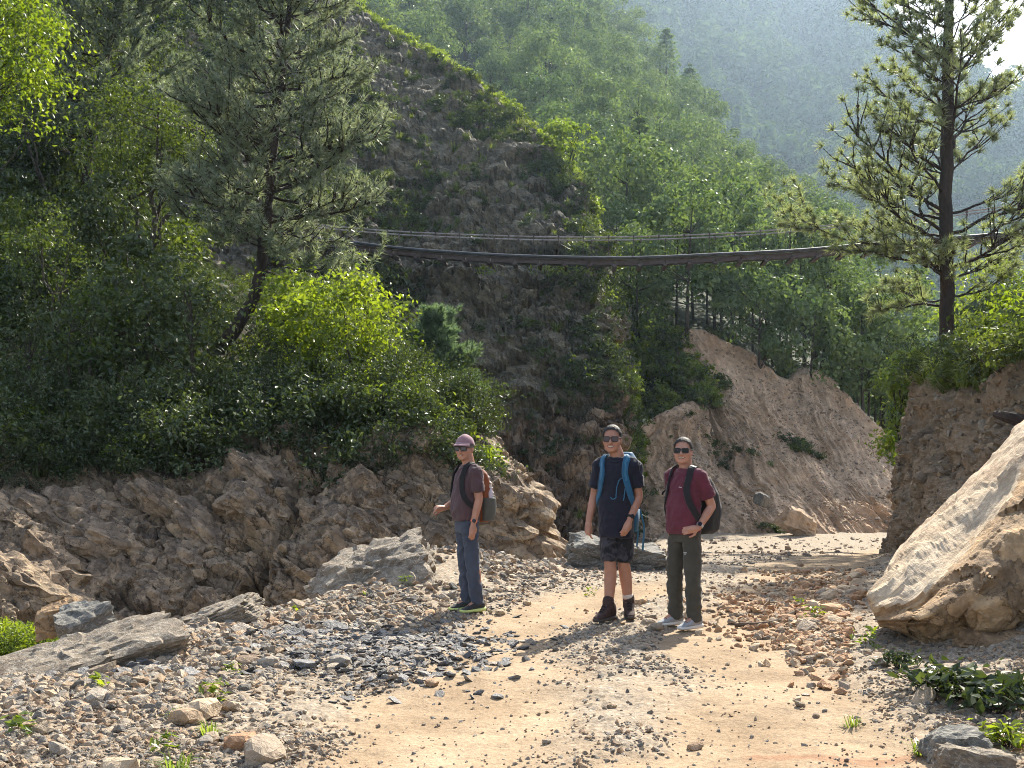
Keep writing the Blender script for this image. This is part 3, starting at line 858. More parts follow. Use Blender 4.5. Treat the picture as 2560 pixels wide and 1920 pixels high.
def lobed_meshes(name, seed, H, R, leaf, nlobe, per, leafm, trunk_r, crown0, lr, barkm='bark'):
    """tree whose crown is many rounded leaf-covered lobes: lit tops, dark gaps between"""
    rs = np.random.RandomState(seed); tb = MB(); C = []
    while len(C) < nlobe:
        q = rs.uniform(-1, 1, 3); r = np.linalg.norm(q)
        if r > 1 or (r < 0.5 and len(C) > 2): continue
        C.append((q[0] * R * (1 - 0.35 * max(q[2], 0)), q[1] * R * (1 - 0.35 * max(q[2], 0)), H * (crown0 + (1 - crown0) * (0.5 + 0.5 * q[2]))))
    C = np.array(C); pts = curve_pts((0, 0, -0.5), (rs.normal() * 0.04 * H, rs.normal() * 0.04 * H, H * 0.85), rs.normal(size=3) * np.array([0.05, 0.05, 0]) * H, 8)
    tb.tube(pts, trunk_r * np.linspace(1.1, 0.2, 8), 6)
    for k in range(0, nlobe, 2):
        j = int(np.clip(np.searchsorted(pts[:, 2], C[k][2] - 0.2 * H), 1, 7)); tb.tube(curve_pts(pts[j], C[k], (0, 0, -0.1 * R), 4), trunk_r * 0.3 * np.array([1, 0.7, 0.5, 0.25]), 4, cap=False)
    rad = lr * (0.65 + 0.7 * rs.rand(nlobe)); idx = np.repeat(np.arange(nlobe), per)
    d = rs.normal(size=(nlobe * per, 3)); d[:, 2] += 0.35; d /= np.linalg.norm(d, axis=1)[:, None]
    p = C[idx] + d * (rad[idx] * (0.62 + 0.42 * rs.rand(len(idx)) ** 0.6))[:, None] * np.array([1, 1, 0.8])
    v, f = leaf_quads(rs, p, leaf, 0.15, 0.6, out=d * 4.5)
    return tb.mesh(name + '_trunk', M[barkm]), mesh_np(name + '_crown', v, f, M[leafm])

def shrub_mesh(name, seed, R, H, leaf, n, leafm, clumps=14, cr_=0.33, stems=7):
    rs = np.random.RandomState(seed)
    C = rs.normal(size=(clumps, 3)) * np.array([0.55 * R, 0.55 * R, 0.26 * H]); C[:, 2] = np.abs(C[:, 2] + 0.5 * H)
    w = rs.rand(clumps) ** 1.5 + 0.15
    idx = rs.choice(clumps, n, p=w / w.sum())
    sz = 0.6 + 0.7 * rs.rand(clumps)
    off = rs.normal(size=(n, 3)) * (cr_ * R * sz[idx])[:, None] * np.array([1, 1, 0.65])
    p = C[idx] + off; p[:, 2] = np.abs(p[:, 2])
    v, f = leaf_quads(rs, p, leaf, 0.25, 0.5, out=off / R * 2)
    mb = MB()
    for k in range(min(stems, clumps)):
        e = C[k] * np.array([1.25, 1.25, 1.3])
        mb.tube(curve_pts((0, 0, -0.15), e, rs.normal(size=3) * 0.15 * R, 6), 0.016 * np.linspace(1, 0.25, 6), 4, 0, cap=False)
    mb.add(v, f.tolist(), 1)
    return mb.mesh(name, [M['bark'], M[leafm]])

def grass_mesh(name, seed, n, H, W, R, mat, droop=0.5):
    rs = np.random.RandomState(seed)
    az = rs.rand(n) * 6.283; r0 = R * np.sqrt(rs.rand(n)) * 0.35
    base = np.stack([np.cos(az) * r0, np.sin(az) * r0, 0 * az - 0.02], 1)
    d = np.stack([np.cos(az), np.sin(az), 0 * az], 1) + 0.4 * rs.normal(size=(n, 3)) * np.array([1, 1, 0])
    h = H * (0.5 + 0.6 * rs.rand(n)); o = R * (0.3 + 0.8 * rs.rand(n))
    mid = base + d * (o * 0.35)[:, None] + np.stack([0 * h, 0 * h, h * 0.75], 1)
    tip = base + d * o[:, None] + np.stack([0 * h, 0 * h, h * (1 - droop * rs.rand(n))], 1)
    s = np.cross(d, (0, 0, 1.0)); s /= np.linalg.norm(s, axis=1)[:, None]; s *= W
    v = np.stack([base - s, base + s, mid + s * 0.8, mid - s * 0.8, tip], 1).reshape(-1, 3)
    i = np.arange(n)[:, None] * 5
    f = np.concatenate([i + np.array([[0, 1, 2]]), i + np.array([[0, 2, 3]]), i + np.array([[3, 2, 4]])], 0)
    return mesh_np(name, v, f, M[mat])

def pine_meshes(name, seed, path, radii, z0, Lfun, whorl, nbr, tuft_per, nlen, nwid, needlem, rise=0.35, sub=5, spread=0.7, tuft_step=0.16, gaps=0.0, cones=0, droop_low=0.0, extra=(), tip=None):
    """pine along a trunk path (local coords): (trunk mesh, limb mesh, crown mesh, cone list)"""
    rs = np.random.RandomState(seed); tb, lb = MB(), MB()
    path = np.asarray(path, float); pp = cr(path, 40); rr = np.interp(np.linspace(0, 1, 40), np.linspace(0, 1, len(radii)), radii)
    pp[1:-1] += rs.normal(size=(38, 3)) * 0.012
    tb.tube(pp, rr, 12)
    zs = pp[:, 2]; T, D = [], []; conesp = []
    def at(z): return np.array([np.interp(z, zs, pp[:, 0]), np.interp(z, zs, pp[:, 1]), z])
    def limb(a, az, L, el, sag, r0, depth=0):
        n = 9; t = np.linspace(0, 1, n)
        h = np.array([math.cos(az), math.sin(az), 0])
        wig = np.cumsum(rs.normal(size=(n, 3)) * 0.018 * L, axis=0); wig[0] = 0
        q = a + h * (t * L * math.cos(el))[:, None] + np.stack([0 * t, 0 * t, L * (math.sin(el) * t + sag * t * t)], 1) + wig
        lb.tube(q, r0 * np.linspace(1, 0.28, n), 5 if depth == 0 else 4, cap=False)
        return q
    def dress(q, L, start):
        k = max(2, int(L / tuft_step))
        for t in np.linspace(start, 1.0, k):
            if rs.rand() < gaps: continue
            j = t * (len(q) - 1); i = min(int(j), len(q) - 2)
            pnt = q[i] + (q[i + 1] - q[i]) * (j - i); d = q[i + 1] - q[i]; d = d / (np.linalg.norm(d) + 1e-9)
            d = d + np.array([0, 0, 0.55]); T.append(pnt + rs.normal(size=3) * 0.04); D.append(d / np.linalg.norm(d))
    z = z0
    while z < zs[-1] - 0.25:
        u = (z - z0) / (zs[-1] - z0)
        k = max(2, int(round(nbr * (0.7 + 0.6 * rs.rand()))))
        a0 = rs.rand() * 6.28
        for b in range(k):
            az = a0 + 6.283 * b / k + rs.normal() * 0.35
            L = Lfun(u) * (0.65 + 0.5 * rs.rand())
            el = rise * (0.4 + 1.0 * u) + rs.normal() * 0.12 - droop_low * (1 - u)
            q = limb(at(z + rs.normal() * 0.06), az, L, el, 0.22, max(0.010, 0.015 * L))
            dress(q, L * (1 - tip) * 1.4 if tip else L, tip or 0.5)
            for s in range(int(sub * (0.5 + L / max(Lfun(0.3), 0.1)))):
                t = 0.25 + 0.7 * rs.rand(); i = int(t * 8)
                q2 = limb(q[i], az + rs.choice([-1, 1]) * (0.5 + 0.6 * rs.rand()), L * (0.22 + 0.25 * rs.rand()) * (1.2 - 0.5 * t), 0.25 + 0.3 * rs.rand(), 0.3, max(0.006, 0.008 * L), 1)
                dress(q2, L * (0.16 if tip else 0.4), 0.6 if tip else 0.35)
                if cones and rs.rand() < 0.16: conesp.append(q2[6] + np.array([0, 0, -0.04]))
        z += whorl * (0.7 + 0.6 * rs.rand())
    for (a, az, L, el, sag) in extra:
        q = limb(at(a), az, L, el, sag, 0.045)
        dress(q, L, 0.62)
        for s in range(11):
            t = 0.35 + 0.62 * rs.rand(); i = int(t * 8)
            q2 = limb(q[i], az + rs.choice([-1, 1]) * (0.4 + 0.7 * rs.rand()), L * (0.2 + 0.2 * rs.rand()), 0.3 + 0.35 * rs.rand(), 0.3, 0.015, 1)
            dress(q2, L * 0.35, 0.3)
            if cones and rs.rand() < 0.4: conesp.append(q2[5])
    top = pp[-1]
    for s in range(6): T.append(top + rs.normal(size=3) * 0.1); D.append(np.array([0, 0, 1.0]))
    v, f = needle_tufts(rs, np.array(T), np.array(D), tuft_per, nlen, nwid, spread, 0.25 if tip and tip > 0.7 else 0.55)
    return tb.mesh(name + '_trunk', M['bark_pine'], True), lb.mesh(name + '_limbs', M['bark_pine']), mesh_np(name + '_crown', v, f, M[needlem]), conesp

def tree_thing(name, meshes, loc, label, cat='tree', group=None, rz=0.0, scl=1.0, limbs=None):
    e = obj(name, None, None, label, cat, group, loc=loc, rot=(0, 0, rz), scl=scl)
    e.empty_display_size = 0.3
    obj('trunk', meshes[0], e); obj('crown', meshes[1], e)
    if limbs is not None: obj('limbs', limbs, e)
    return e

RS = np.random.RandomState(11)

# --- hero pine on the left hillside ------------------------------------------------
D1 = 28.0; b0 = P(212, 356, D1)
path = np.array([P(205, 372, D1), P(216, 352, D1), P(240, 322, D1), P(258, 285, D1), P(265, 235, D1), P(270, 180, D1), P(277, 110, D1), P(286, 40, D1), P(293, -30, D1), P(300, -95, D1)]) - b0
tm, lm, cm, _ = pine_meshes('left_pine', 3, path, [0.24, 0.21, 0.17, 0.15, 0.14, 0.125, 0.105, 0.08, 0.05, 0.02], 2.75, lambda u: 3.15 * (1 - u) ** 0.6 * (0.55 + 0.45 * min(1, u * 4)) + 0.4, 0.34, 3.8, 24, 0.22, 0.0125, 'needle_soft', rise=0.10, sub=10, spread=0.9, tuft_step=0.13, droop_low=0.12, tip=0.45,
    extra=[(2.35, 0.05, 3.3, -0.12, -0.10), (2.2, 0.5, 2.6, -0.30, -0.05), (1.5, -0.2, 2.0, -0.15, -0.1)])
LEFT_PINE = tree_thing('pine_tree', (tm, cm), b0, 'tall grey-green pine with leaning trunk base on left hillside', limbs=lm)

# --- pine on the right embankment ---------------------------------------------------
D2 = 30.0; b0 = P(947, 352, D2)
path = np.array([P(948, 372, D2), P(947, 345, D2), P(947, 300, D2), P(946, 230, D2), P(947, 160, D2), P(948, 80, D2), P(949, 20, D2), P(950, -60, D2), P(951, -140, D2)]) - b0
cone_me = MB()
t = np.linspace(0, 1, 7)
cone_me.tube(np.stack([0 * t, 0 * t, -0.05 + 0.11 * (t - 0.5)], 1), 0.045 * np.sin(math.pi * (0.12 + 0.84 * t)), 7)
cone_me = cone_me.mesh('pine_cone', M['cone'])
tm, lm, cm, cn = pine_meshes('right_pine', 8, path, [0.215, 0.20, 0.19, 0.178, 0.17, 0.155, 0.125, 0.09, 0.035], 1.5, lambda u: 3.5 * (1 - u) ** 0.7 * (0.6 + 0.4 * min(1, u * 5)) + 0.5, 0.56, 2.8, 50, 0.27, 0.0105, 'needle', rise=0.45, sub=10, spread=0.8, tuft_step=0.30, gaps=0.0, cones=1, tip=0.76,
    extra=[(3.0, 3.05, 4.0, 0.10, 0.12), (3.6, 2.75, 3.5, 0.22, 0.1), (2.3, 3.25, 3.1, 0.35, -0.2), (1.3, 3.0, 2.1, 0.2, -0.2)])
RIGHT_PINE = tree_thing('pine_tree', (tm, cm), b0, 'tall straight long-needled pine with cones above right embankment', limbs=lm)
for q in cn[:60]:
    o = obj('pine_cone', cone_me, RIGHT_PINE, loc=q, rot=(RS.normal() * 0.5, RS.normal() * 0.5, 0))

# --- young pine below the cliff ---------------------------------------------------------
D3 = 31.0; b0 = P(436, 414, D3)
path = np.array([(0, 0, -0.5), (0, 0, 0), (0.03, 0, 1.0), (0.0, 0, 2.1), (0.02, 0, 2.95)])
tm, lm, cm, _ = pine_meshes('young_pine', 5, path, [0.07, 0.065, 0.05, 0.035, 0.015], 0.25, lambda u: 1.12 * (1 - u) ** 0.55 + 0.15, 0.24, 5, 36, 0.22, 0.0125, 'needle_blue', rise=0.55, sub=6, spread=0.5, tuft_step=0.13)
tree_thing('pine_tree', (tm, cm), b0, 'young bushy blue-green pine below the grey cliff', limbs=lm)

# --- pine standing behind, upper left -----------------------------------------------------
D4 = 40.0; b0 = P(82, 215, D4)
path = np.array([P(80, 235, D4), P(84, 200, D4), P(92, 140, D4), P(104, 70, D4), P(118, 0, D4), P(128, -70, D4)]) - b0
tm, lm, cm, _ = pine_meshes('rear_pine', 6, path, [0.2, 0.18, 0.15, 0.11, 0.08, 0.03], 2.2, lambda u: 3.0 * (1 - u) ** 0.6 + 0.4, 0.5, 4, 30, 0.27, 0.015, 'needle_soft', rise=0.4, sub=6, spread=0.6, tuft_step=0.2)
tree_thing('pine_tree', (tm, cm), b0, 'pine with dark slanting trunk behind the leafy trees, upper left', limbs=lm)

# --- broadleaf individuals --------------------------------------------------------------------
def at_px(px, py, d): return tuple(P(px, py, d))
t = broad_meshes('fork_tree', 21, 4.8, 2.1, 0.115, 95, 90, 'leaf_mid', 0.15, 0.30, 4, 0.36, 1.0, 0.42)
tree_thing('leafy_tree', t, at_px(146, 240, 33), 'forked many-stemmed green tree beside the pine on left hillside')
t = broad_meshes('bright_tree', 22, 5.6, 1.9, 0.13, 80, 110, 'leaf_bright', 0.12, 0.25, 2, 0.36)
tree_thing('leafy_tree', t, at_px(-8, 190, 27), 'bright yellow-green large-leaved tree cut by the left edge')
t = broad_meshes('upper_tree', 23, 5.5, 2.2, 0.12, 80, 110, 'leaf_mid', 0.13, 0.3, 2, 0.42)
tree_thing('leafy_tree', t, at_px(88, 130, 42), 'green leafy tree high in the upper left corner')
t = broad_meshes('shrub_bright', 24, 3.1, 1.35, 0.12, 80, 75, 'leaf_bright', 0.09, 0.22, 4, 0.24, 1.0, 0.4)
tree_thing('leafy_shrub', t, at_px(345, 415, 23.5), 'sunlit bright green tall shrub above the rocky bank', 'shrub')
t = broad_meshes('shrub_bright_b', 25, 1.9, 1.15, 0.115, 60, 70, 'leaf_bright', 0.07, 0.15, 3, 0.24)
tree_thing('leafy_shrub', t, at_px(298, 356, 26), 'bright green shrub right of the leaning pine trunk', 'shrub')
t = broad_meshes('gold_tree', 26, 2.7, 1.3, 0.20, 30, 40, 'leaf_yellow', 0.06, 0.3, 2, 0.26)
tree_thing('leafy_tree', t, at_px(567, 170, 57), 'small golden-green tree standing on the cliff ridge')
t = broad_meshes('right_bush', 27, 3.0, 0.62, 0.11, 46, 70, 'leaf_yellow', 0.05, 0.05, 3, 0.17)
tree_thing('leafy_shrub', t, at_px(903, 478, 25), 'yellow-green bush hanging beside the embankment edge', 'shrub')
t = broad_meshes('right_shrub_b', 28, 2.9, 1.5, 0.13, 60, 60, 'leaf_yellow', 0.06, 0.1, 3, 0.26)
tree_thing('leafy_shrub', t, at_px(992, 352, 33), 'leafy green shrub behind the right pine trunk', 'shrub')
t = broad_meshes('right_shrub_c', 29, 1.6, 0.9, 0.10, 40, 60, 'leaf_mid', 0.04, 0.1, 3, 0.22)
tree_thing('leafy_shrub', t, at_px(1022, 350, 24), 'yellowish shrub on the bank at the right edge', 'shrub')
for px, py, d, s, lab, mm in ((440, 446, 20.9, 0.7, 'yellow-green bush overhanging the end of the rocky bank', 'leaf_yellow'),
                          (486, 496, 19.9, 0.55, 'fresh green bush on rock behind the capped man', 'leaf_bright'),
                          (205, 478, 19.6, 1.0, 'dark glossy bush trailing over the rocks, left of the crevice', 'leaf_dark'),
                          (335, 452, 20.3, 0.9, 'dark green bush spilling onto the rock face', 'leaf_dark')):
    me = shrub_mesh('bush_' + str(px), px, 0.9 * s, 1.3 * s, 0.10, 1700, mm, 22, 0.2)
    e = obj('leafy_bush', None, None, lab, 'bush', loc=at_px(px, py, d))
    obj('crown', me, e)
    tw = MB()
    for k in range(5):
        tw.tube(curve_pts((0, 0, -0.3), (RS.normal() * 0.3 * s, RS.normal() * 0.3 * s, 0.9 * s), RS.normal(size=3) * 0.1, 6), 0.02 * np.linspace(1, 0.3, 6), 5)
    obj('stems', tw.mesh('bush_stems', M['bark']), e)

# --- undergrowth on the left hillside (nobody could count it) -----------------------------------
def sheet_points(S, Nn, n, rs, cond=None):
    """area-weighted random points on a sheet"""
    a = S[:-1, :-1]; u = S[1:, :-1] - a; v = S[:-1, 1:] - a
    ar = np.linalg.norm(np.cross(u, v), axis=-1)
    if cond is not None: ar = ar * cond[:-1, :-1]
    pr = ar.ravel() / ar.sum()
    i = rs.choice(len(pr), n, p=pr)
    r1, r2 = rs.rand(n, 1), rs.rand(n, 1)
    return a.reshape(-1, 3)[i] + u.reshape(-1, 3)[i] * r1 + v.reshape(-1, 3)[i] * r2, Nn[:-1, :-1].reshape(-1, 3)[i]

def visible(p, marg=40):
    q = proj(p)
    return (q[:, 0] > -marg * 2) & (q[:, 0] < 1024 + marg * 2) & (q[:, 1] > -marg * 2) & (q[:, 1] < 768 + marg)

SHRUBS = [shrub_mesh('shrub_proto_a', 1, 0.9, 1.1, 0.125, 620, 'leaf_dark', 16, 0.22), shrub_mesh('shrub_proto_b', 2, 0.8, 1.5, 0.095, 900, 'leaf_dark', 12, 0.2),
          shrub_mesh('shrub_proto_c', 3, 0.8, 1.1, 0.14, 420, 'leaf_mid', 12, 0.22), shrub_mesh('shrub_proto_d', 4, 0.7, 1.0, 0.11, 520, 'leaf_bright', 9, 0.22),
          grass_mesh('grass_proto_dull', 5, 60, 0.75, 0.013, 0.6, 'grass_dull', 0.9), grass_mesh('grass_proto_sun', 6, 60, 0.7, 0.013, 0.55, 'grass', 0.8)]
CSHRUBS = [shrub_mesh('cliff_shrub_a', 31, 0.9, 1.0, 0.24, 210, 'leaf_dark', 12, 0.2), shrub_mesh('cliff_shrub_b', 32, 0.8, 0.9, 0.20, 240, 'leaf_mid', 10, 0.22), shrub_mesh('cliff_shrub_c', 33, 0.7, 1.0, 0.22, 200, 'leaf_bright', 9, 0.22),
           grass_mesh('cliff_grass_dull', 35, 34, 0.8, 0.028, 0.6, 'grass_dull', 0.9), grass_mesh('cliff_grass_sun', 36, 36, 0.75, 0.028, 0.55, 'grass', 0.8), shrub_mesh('cliff_shrub_d', 37, 0.8, 0.9, 0.22, 220, 'leaf_yellow', 9, 0.22)]

rs = np.random.RandomState(5)
p, nn = sheet_points(HILL_S, HILL_N, 2600, rs)
k = visible(p, 60); p, nn = p[k], nn[k]
q = proj(p); k = q[:, 0] < np.interp(q[:, 1], [200, 290, 340, 400, 440, 500], [360, 372, 385, 412, 436, 470]) - 4
k &= ~((p[:, 1] < 50) & (q[:, 0] > 172) & (q[:, 0] < 400) & (q[:, 1] < np.interp(q[:, 0], [172, 330, 400], [325, 325, 292]))); k &= ~((p[:, 1] < 28.6) & (q[:, 0] > 188) & (q[:, 0] < 275) & (q[:, 1] > 290) & (q[:, 1] < 402)); k &= ~((p[:, 1] < 31) & (q[:, 0] > 398) & (q[:, 1] < 425)); k &= q[:, 1] < np.interp(q[:, 0], [0, 150, 230, 300, 430, 480], [462, 448, 420, 410, 420, 445]); p, nn = p[k], nn[k]
pr = fbm(p * 0.22, 3); q = proj(p)
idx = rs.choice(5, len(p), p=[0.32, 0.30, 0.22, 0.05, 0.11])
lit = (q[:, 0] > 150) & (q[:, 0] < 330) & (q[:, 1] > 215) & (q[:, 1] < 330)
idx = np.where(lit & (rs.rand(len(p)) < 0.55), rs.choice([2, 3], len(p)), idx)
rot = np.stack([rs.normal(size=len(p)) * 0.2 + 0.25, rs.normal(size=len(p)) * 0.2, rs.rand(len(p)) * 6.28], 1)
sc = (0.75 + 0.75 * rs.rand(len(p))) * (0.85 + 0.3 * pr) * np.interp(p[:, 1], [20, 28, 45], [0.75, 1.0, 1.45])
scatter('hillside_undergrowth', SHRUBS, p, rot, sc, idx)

# low cover where the taller growth leaves the slope open
p, nn = sheet_points(HILL_S, HILL_N, 9000, rs)
q = proj(p); k = (q[:, 0] > 165) & (q[:, 0] < 405) & (q[:, 1] > 225) & (q[:, 1] < 405) & (p[:, 1] < 60); p = p[k]
scatter('hillside_low_plants', SHRUBS, p, np.stack([rs.normal(size=len(p)) * 0.2 + 0.3, rs.normal(size=len(p)) * 0.2, rs.rand(len(p)) * 6.28], 1), np.interp(p[:, 1], [20, 50], [0.25, 0.42]) * (0.7 + 0.6 * rs.rand(len(p))), rs.choice(6, len(p), p=[0.24, 0.2, 0.24, 0.1, 0.14, 0.08]))

# fringe hanging over the top of the rocky bank
u = np.array([BANK_S[i, j] for i, j in zip(rs.randint(0, 440, 900), rs.randint(105, 200, 900))])
u[:, 2] += 0.05
low = rs.rand(len(u)) < smooth(0.55, 1.35, u[:, 2] + 0.7 * fbm(u * 0.45, 2) + 0.35 * smooth(-4.5, -6.5, u[:, 0]))
u = u[low]
q = proj(u); u = u[(q[:, 0] < 478) & ((q[:, 1] < 432) | ((q[:, 0] < 190) & (q[:, 1] < 478)) | (rs.rand(len(u)) < 0.12))]
scatter('bank_fringe_plants', SHRUBS, u, np.stack([rs.rand(len(u)) * 0.6, rs.normal(size=len(u)) * 0.2, rs.rand(len(u)) * 6.28], 1), 0.35 + 0.5 * rs.rand(len(u)), rs.choice(5, len(u), p=[0.4, 0.34, 0.1, 0.04, 0.12]))

# saplings that break up the hillside outline
SAP = [broad_meshes('sapling_%d' % k, 140 + k, 3.0 + 0.4 * k, 0.9 + 0.15 * k, (0.10, 0.13, 0.16, 0.11)[k], 34, 46, ('leaf_dark', 'leaf_mid', 'leaf_dark', 'leaf_mid')[k], 0.06, 0.25, (1, 3, 2, 2)[k], 0.24) for k in range(4)]
sp_ = [(30, 430, 21.8, 'sapling low at the left edge above the rocks'), (95, 415, 22.5, 'dark sapling above the left end of the rocky bank'), (140, 405, 23.5, 'sapling left of the leaning pine, over the bank'), (60, 350, 26.5, 'leafy sapling midway up the left slope'), (190, 420, 22.5, 'sapling over the rock crevice'),
       (20, 300, 30, 'sapling on the left slope below the bright tree'), (110, 300, 30, 'sapling below the forked tree'),
       (45, 180, 38, 'sapling under the bright tree on the far left'), (200, 190, 42, 'sapling behind the forked tree'), (335, 290, 51, 'sapling beside the left end of the bridge'), (160, 110, 46, 'sapling between the two upper left pines')]
for i, (px, py, d, lab) in enumerate(sp_):
    tree_thing('sapling', SAP[i % 4], P(px, py, d), lab, 'tree', None, rs.rand() * 6.28, 0.8 + 0.35 * rs.rand())

# --- cliff plants ------------------------------------------------------------------------------------
tt = np.linspace(0, 1, CLIFF_S.shape[1])[None, :] + 0 * CLIFF_S[..., 0]
uu = np.linspace(0, 1, CLIFF_S.shape[0])[:, None] + 0 * tt
ns = fbm(CLIFF_S * 0.22, 4)
qq = proj(CLIFF_S)
bare = np.exp(-(((qq[..., 0] - (395 + (qq[..., 1] - 60) * 0.55)) / 70) ** 2)) * (qq[..., 1] < 330)
cond = smooth(-0.05, 0.25, ns + 0.35 * smooth(0.1, 0.35, tt) - 0.75 * bare) * smooth(0.16, 0.26, tt + 0.1 * ns) * (tt < 0.70)
p, nn = sheet_points(CLIFF_S, CLIFF_N, 5600, rs, cond + 0.08)
k = visible(p); p = p[k]
idx = rs.choice([0, 1, 3], len(p), p=[0.34, 0.22, 0.44])
scatter('cliff_plants', CSHRUBS, p, np.stack([rs.rand(len(p)) * 0.8, rs.normal(size=len(p)) * 0.2, rs.normal(size=len(p)) * 0.6], 1), 0.25 + 0.5 * rs.rand(len(p)) ** 1.8, idx)
# sunlit edge of the spur: right flank and ridge grass
cond = ((uu > 0.70) & (tt < 0.8)) * smooth(-0.3, 0.3, ns) * (0.12 + smooth(0.70, 0.78, uu)) * smooth(0.03, 0.12, tt)
p, nn = sheet_points(CLIFF_S, CLIFF_N, 1100, rs, cond + 1e-6)
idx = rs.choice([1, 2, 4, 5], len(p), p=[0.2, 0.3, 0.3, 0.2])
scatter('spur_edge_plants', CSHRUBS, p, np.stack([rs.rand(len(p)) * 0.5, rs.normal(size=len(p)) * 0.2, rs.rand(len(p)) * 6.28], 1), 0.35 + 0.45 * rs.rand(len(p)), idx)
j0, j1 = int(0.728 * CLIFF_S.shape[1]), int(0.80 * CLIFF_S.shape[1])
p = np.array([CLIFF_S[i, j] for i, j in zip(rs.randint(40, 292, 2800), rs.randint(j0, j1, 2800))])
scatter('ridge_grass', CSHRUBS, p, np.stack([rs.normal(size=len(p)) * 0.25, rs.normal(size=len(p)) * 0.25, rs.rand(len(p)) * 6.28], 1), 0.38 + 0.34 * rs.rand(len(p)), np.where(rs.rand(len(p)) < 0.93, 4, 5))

# --- forest ---------------------------------------------------------------------------------------------
FT = []
for k in range(4):
    FT.append(lobed_meshes('forest_broadleaf_%d' % k, 50 + k, 7.5 + k, 2.3 + 0.25 * k, 0.31, 20 + 3 * k, 105, 'leaf_forest', 0.13, 0.28, 1.0))
def cone_pine(name, seed, H, R, n):
    r_ = np.random.RandomState(seed); tb = MB()
    tb.tube(np.array([(0, 0, -0.5), (0, 0, H * 0.5), (0, 0, H)]), [0.16, 0.1, 0.03], 6)
    u = r_.rand(n) ** 0.8; z = H * (0.22 + 0.78 * u); lay = np.floor(z / 0.9) * 0.9
    az = r_.rand(n) * 6.28; rr = R * (1 - u) ** 0.6 * (0.35 + 0.65 * r_.rand(n)) * (0.8 + 0.4 * hash1(np.floor(az * 1.6).astype(int), np.floor(z / 0.9).astype(int), seed)) + 0.1
    p_ = np.stack([np.cos(az) * rr, np.sin(az) * rr, lay + 0.35 * (z - lay) + 0.25 * rr], 1)
    v, f = leaf_quads(r_, p_, 0.5, 0.4, 0.45)
    return tb.mesh(name + '_trunk', M['bark_pine']), mesh_np(name + '_crown', v, f, M['leaf_forest'])
for k in range(2):
    FT.append(cone_pine('forest_pine_%d' % k, 60 + k, 10.0 + 1.5 * k, 2.6, 1100))

def joined(name, a, b2, low=None):
    """trunk and crown of a prototype in one mesh, for the uncounted rest"""
    va = np.array([v.co for v in a.vertices]); fb = [tuple(p_.vertices) for p_ in a.polygons]
    mb = MB(); mb.add(va, fb, 0)
    vb = np.empty(len(b2.vertices) * 3); b2.vertices.foreach_get('co', vb); vb = vb.reshape(-1, 3)
    mb.add(vb, np.arange(len(vb)).reshape(-1, 4).tolist(), 1)
    return mb.mesh(name, [a.materials[0], b2.materials[0]])
FJ = [joined('forest_joined_%d' % k, a, b2) for k, (a, b2) in enumerate(FT)]

rs = np.random.RandomState(12)
p, nn = sheet_points(F1_S, F1_N, 4200, rs)
k = visible(p, 60) & (proj(p)[:, 1] < 480); p = p[k]
q = proj(p)
hid = (q[:, 0] < 590) & (q[:, 1] > 25 + (q[:, 0] - 375) * 0.75 + 60)      # behind the spur
p = p[~hid]
order = np.argsort(p[:, 1]); p = p[order]
# thin out: keep a spacing of about 3 m
keep = []
for i, a in enumerate(p):
    sp = 2.6 + 0.017 * a[1]
    if all((a[0] - p[j][0]) ** 2 + (a[1] - p[j][1]) ** 2 > sp * sp for j in keep[-160:]): keep.append(i)
p = p[keep]
kinds = np.where(rs.rand(len(p)) < 0.90, rs.randint(0, 4, len(p)), rs.randint(4, 6, len(p)))
for i, a in enumerate(p[:300]):
    kd = kinds[i]
    e = tree_thing('forest_tree', FT[kd], a - np.array([0, 0, 0.3]), 'leafy forest tree in the crowded wood above the landslide' if kd < 4 else 'dark conical pine in the crowded wood above the landslide', 'tree', 'forest broadleaf trees' if kd < 4 else 'forest pines',
                   rs.rand() * 6.28, (0.65 + 0.4 * rs.rand()) * (1 + 0.004 * max(0, a[1] - 60)))
p2 = p[300:]
scatter('forest_wood', FJ, p2 - np.array([0, 0, 0.3]), np.stack([rs.normal(size=len(p2)) * 0.04, rs.normal(size=len(p2)) * 0.04, rs.rand(len(p2)) * 6.28], 1), (0.85 + 0.55 * rs.rand(len(p2))) * (1 + 0.0022 * np.maximum(0, p2[:, 1] - 60)), kinds[300:])

def far_tree(name, seed, H, R, n, leafs, pine=False):
    r_ = np.random.RandomState(seed)
    if pine:
        u = r_.rand(n); rr = R * (1 - u) * (0.5 + 0.5 * r_.rand(n)); az = r_.rand(n) * 6.28
        p_ = np.stack([np.cos(az) * rr, np.sin(az) * rr, H * (0.1 + 0.9 * u)], 1); off = p_ * 0
    else:
        C = r_.normal(size=(9, 3)); C /= np.linalg.norm(C, axis=1)[:, None]; C = C * np.array([R * 0.6, R * 0.6, H * 0.3]) + np.array([0, 0, H * 0.55])
        off = r_.normal(size=(n, 3)); off[:, 2] += 0.3; off /= np.linalg.norm(off, axis=1)[:, None]; off *= R * 0.5 * (0.7 + 0.35 * r_.rand(n, 1)); p_ = C[r_.randint(9, size=n)] + off
    v, f = leaf_quads(r_, p_, leafs, 0.2, 0.65, out=off / R * 11)
    return mesh_np(name, v, f, M['leaf_far'])
FAR = [far_tree('far_tree_a', 1, 10, 3.6, 330, 1.25), far_tree('far_tree_b', 2, 12, 3.4, 330, 1.2), far_tree('far_tree_c', 3, 13, 3.0, 300, 1.2, True)]
p, nn = sheet_points(F2_S, F2_N, 8500, rs)
q = proj(p)
k = visible(p, 30) & (q[:, 0] > 560) & (q[:, 1] < 420) & ((q[:, 1] < 330) | (q[:, 0] > 850)); p = p[k]
print('far trees', len(p), 'near forest', len(keep))
